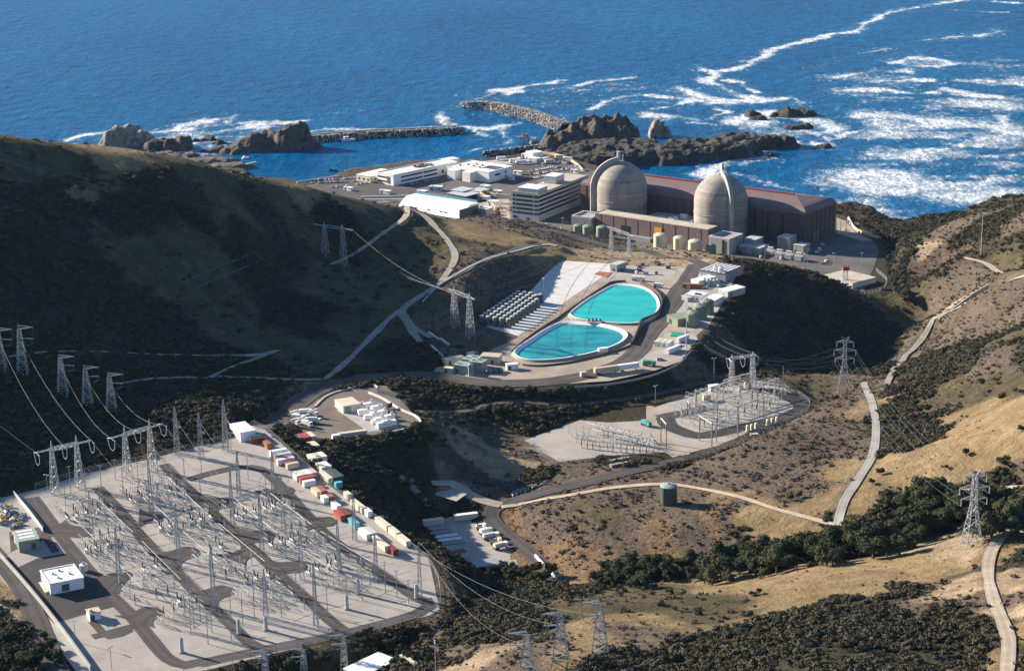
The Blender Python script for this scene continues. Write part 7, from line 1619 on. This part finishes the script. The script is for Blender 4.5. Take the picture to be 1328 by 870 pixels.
cols = {'chaparral': scrub_collection('chaparral', 'chaparral', (1, 2, 3, 4), .16, 90), 'sage_scrub': scrub_collection('sage_scrub', 'sage', (5, 6, 7), .15, 80), 'rust_scrub': scrub_collection('rust_scrub', 'rust_scrub', (8, 9), .15, 80), 'grass_tufts': scrub_collection('grass_tufts', 'grass_tuft', (10, 11), .2, 40)}
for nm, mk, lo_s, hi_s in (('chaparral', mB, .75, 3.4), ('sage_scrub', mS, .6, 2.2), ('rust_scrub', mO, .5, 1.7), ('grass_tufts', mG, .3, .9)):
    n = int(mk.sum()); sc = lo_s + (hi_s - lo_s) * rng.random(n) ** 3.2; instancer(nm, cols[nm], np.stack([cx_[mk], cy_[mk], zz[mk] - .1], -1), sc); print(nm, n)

# machines and walls on the flat between the white hall and the office block
for k in range(26):
    p = onz(random.uniform(612, 662), random.uniform(268, 293), ZP + .12); c = random.choice(['red', 'red', 'lightgrey', 'beige', 'white', 'grey', 'rust']); nm = dict(red='red', lightgrey='pale grey', beige='beige', white='white', grey='grey', rust='rust brown')[c]
    t = thing('site_machine', nm + ' site machine on the pale flat left of the office block', 'machine', tuple(map(float, p)), random.uniform(0, 3), nm + ' site machines by the office block'); l = random.uniform(2.5, 6); MB().box((0, 0, .7), (l, 2.2, 1.2)).build('body', c, t); MB().box((l * .2, 0, 1.905), (l * .4, 1.9, 1.1)).build('cab', random.choice(['glassdark', c]), t); wheels(t, (-l * .32, l * .32), 1.05, .5)
for k, (px, h, lab) in enumerate([([(440,263),(500,262),(526,262)],3,'long pale retaining wall left of the white sloping hall'),([(468,257),(520,255.5),(560,254)],1.6,'pale kerb wall below the long white office'),([(455,268),(510,262),(527,258)],1.2,'pale slanting wall behind the dirt spur track'),([(622,252),(640,256),(662,258)],4,'tan retaining wall between the stepped white hall and the office block'),([(700,199),(725,203),(745,212),(756,222)],2.2,'tan wall curving along the foot of the headland')]): wall_line('retaining_wall', lab, px, ZP, h, 1.4, 'concrete_new' if k < 3 else 'beige')

# ------------------------------------------------------------------ thin sea haze over the whole place
def haze_box():
    m = bpy.data.materials.new('haze'); m.use_nodes = True; t = m.node_tree; t.nodes.clear(); o = t.nodes.new('ShaderNodeOutputMaterial'); v = t.nodes.new('ShaderNodeVolumePrincipled')
    v.inputs['Color'].default_value = (.42, .68, 1.0, 1); v.inputs['Density'].default_value = 0.000009; v.inputs['Anisotropy'].default_value = 0.0
    t.links.new(v.outputs[0], o.inputs['Volume']); M['haze'] = m
    b = MB().box((0, 0, -32), (84000, 84000, 500)); x = b.build('haze', 'haze'); x['kind'] = 'stuff'
haze_box()

# clutter along the plant road, the right hand yard and the foot of the reactors
def skid(p, c, label, group, l=3.0):
    t = thing('equipment_skid', label, 'equipment', tuple(map(float, p)), random.uniform(0, 3), group); MB().box((0, 0, 0), (l, l * .55, .3)).build('base', 'darkgrey', t); MB().box((-l * .1, 0, .31), (l * .65, l * .45, random.uniform(1.0, 2.2))).build('casing', c, t); MB().tube((l * .36, 0, .31), (l * .36, 0, random.uniform(1.6, 3)), .25, n=7).build('pipe', 'steel', t)
CN = dict(lightgrey='pale grey', white='white', grey='grey', darkgrey='dark grey', cream='cream', rust='rust brown', beige='beige')
for where, box, n in (('along the plant road below the cream tanks', (745, 322, 940, 338), 22), ('on the shaded yard below the turbine hall', (985, 318, 1075, 345), 16), ('on the sunlit yard past the end of the turbine hall', (1088, 284, 1120, 305), 6), ('between the office block and the concrete annex', (700, 288, 742, 298), 8), ('in the upper part of the far parking lot', (640, 206, 740, 214), 14)):
    for k in range(n):
        c = random.choice(list(CN)); skid(onz(random.uniform(box[0], box[2]), random.uniform(box[1], box[3]), ZP + .12), c, f'{CN[c]} equipment skid {where}', f'{CN[c]} skids {where}', random.uniform(2, 5))
for k, (a, b_, r, lab) in enumerate([((738,306),(800,321),.5,'pale pipe bundle along the foot of the olive tanks'),((742,309),(806,325),.5,'second pale pipe bundle in front of the olive tanks'),((746,304),(802,317),.45,'pipe run close against the olive tanks')]):
    A, B_ = onz(*a, ZP + 2), onz(*b_, ZP + 2); t = thing('pipe_rack', lab, 'pipes', tuple(A)); d = B_ - A; MB().tube((0, 0, 0), tuple(d), r, n=8).build('pipe', 'lightgrey', t)
    for f in np.linspace(.03, .97, 8): MB().box((d[0] * f, d[1] * f, -2), (.4, .4, 1.6)).build('post', 'grey', t)

SM = [(566,247,.9,12,6,4,'lightgrey'),(548,252,.6,10,5,3.5,'grey'),(630,246,.5,9,6,4,'cream'),(646,252,.4,8,5,3.5,'lightgrey'),(640,266,.6,9,6,4,'white'),(655,272,.6,7,5,3,'beige'),(628,259,.6,11,5,3.5,'lightgrey'),(672,226,.6,9,4,3,'white'),(662,233,.5,8,4,3,'cream'),(452,247,.6,9,4,3,'white'),(500,251,.6,12,4,3,'lightgrey'),(745,224,.6,7,4,3,'white')]
LB = ['right of the stepped white hall, beside the carports','left of the carports below the long white office','between the stepped white hall and the office block, farthest','between the carports and the office block','on the pale flat left of the office block, larger one','on the pale flat left of the office block, smaller one','behind the red machines near the white sloping hall','at the corner of the lot behind the office block','just behind the roof of the office block','alone in the shore parking lot near the hill crest','beside the pale kerb wall below the long white office','at the headland edge of the far parking lot']
for (x, y, a, l, w, h, m), lb in zip(SM, LB): shed(onz(x, y, ZP + .1), hall.yaw + (0 if a < .7 else .3), l, w, h, m, 'white' if m != 'beige' else 'roof_tan', f'small {CN[m]} flat roofed hut {lb}', units=1, wins=2)

wall_line('guard_rail', 'pale guard rail along the rim of the cut slope above the casks', [(548,392),(566,374),(585,362),(606,350),(628,339),(655,328),(680,321),(702,317)], 0, 1.0, .3, 'lightgrey', zf=hit)
wall_line('guard_rail', 'pale guard rail along the outer edge of the terrace road', [(545,497),(600,503),(680,506),(750,502),(800,497),(846,487),(880,472),(896,456)], ZT, .7, .2, 'grey')
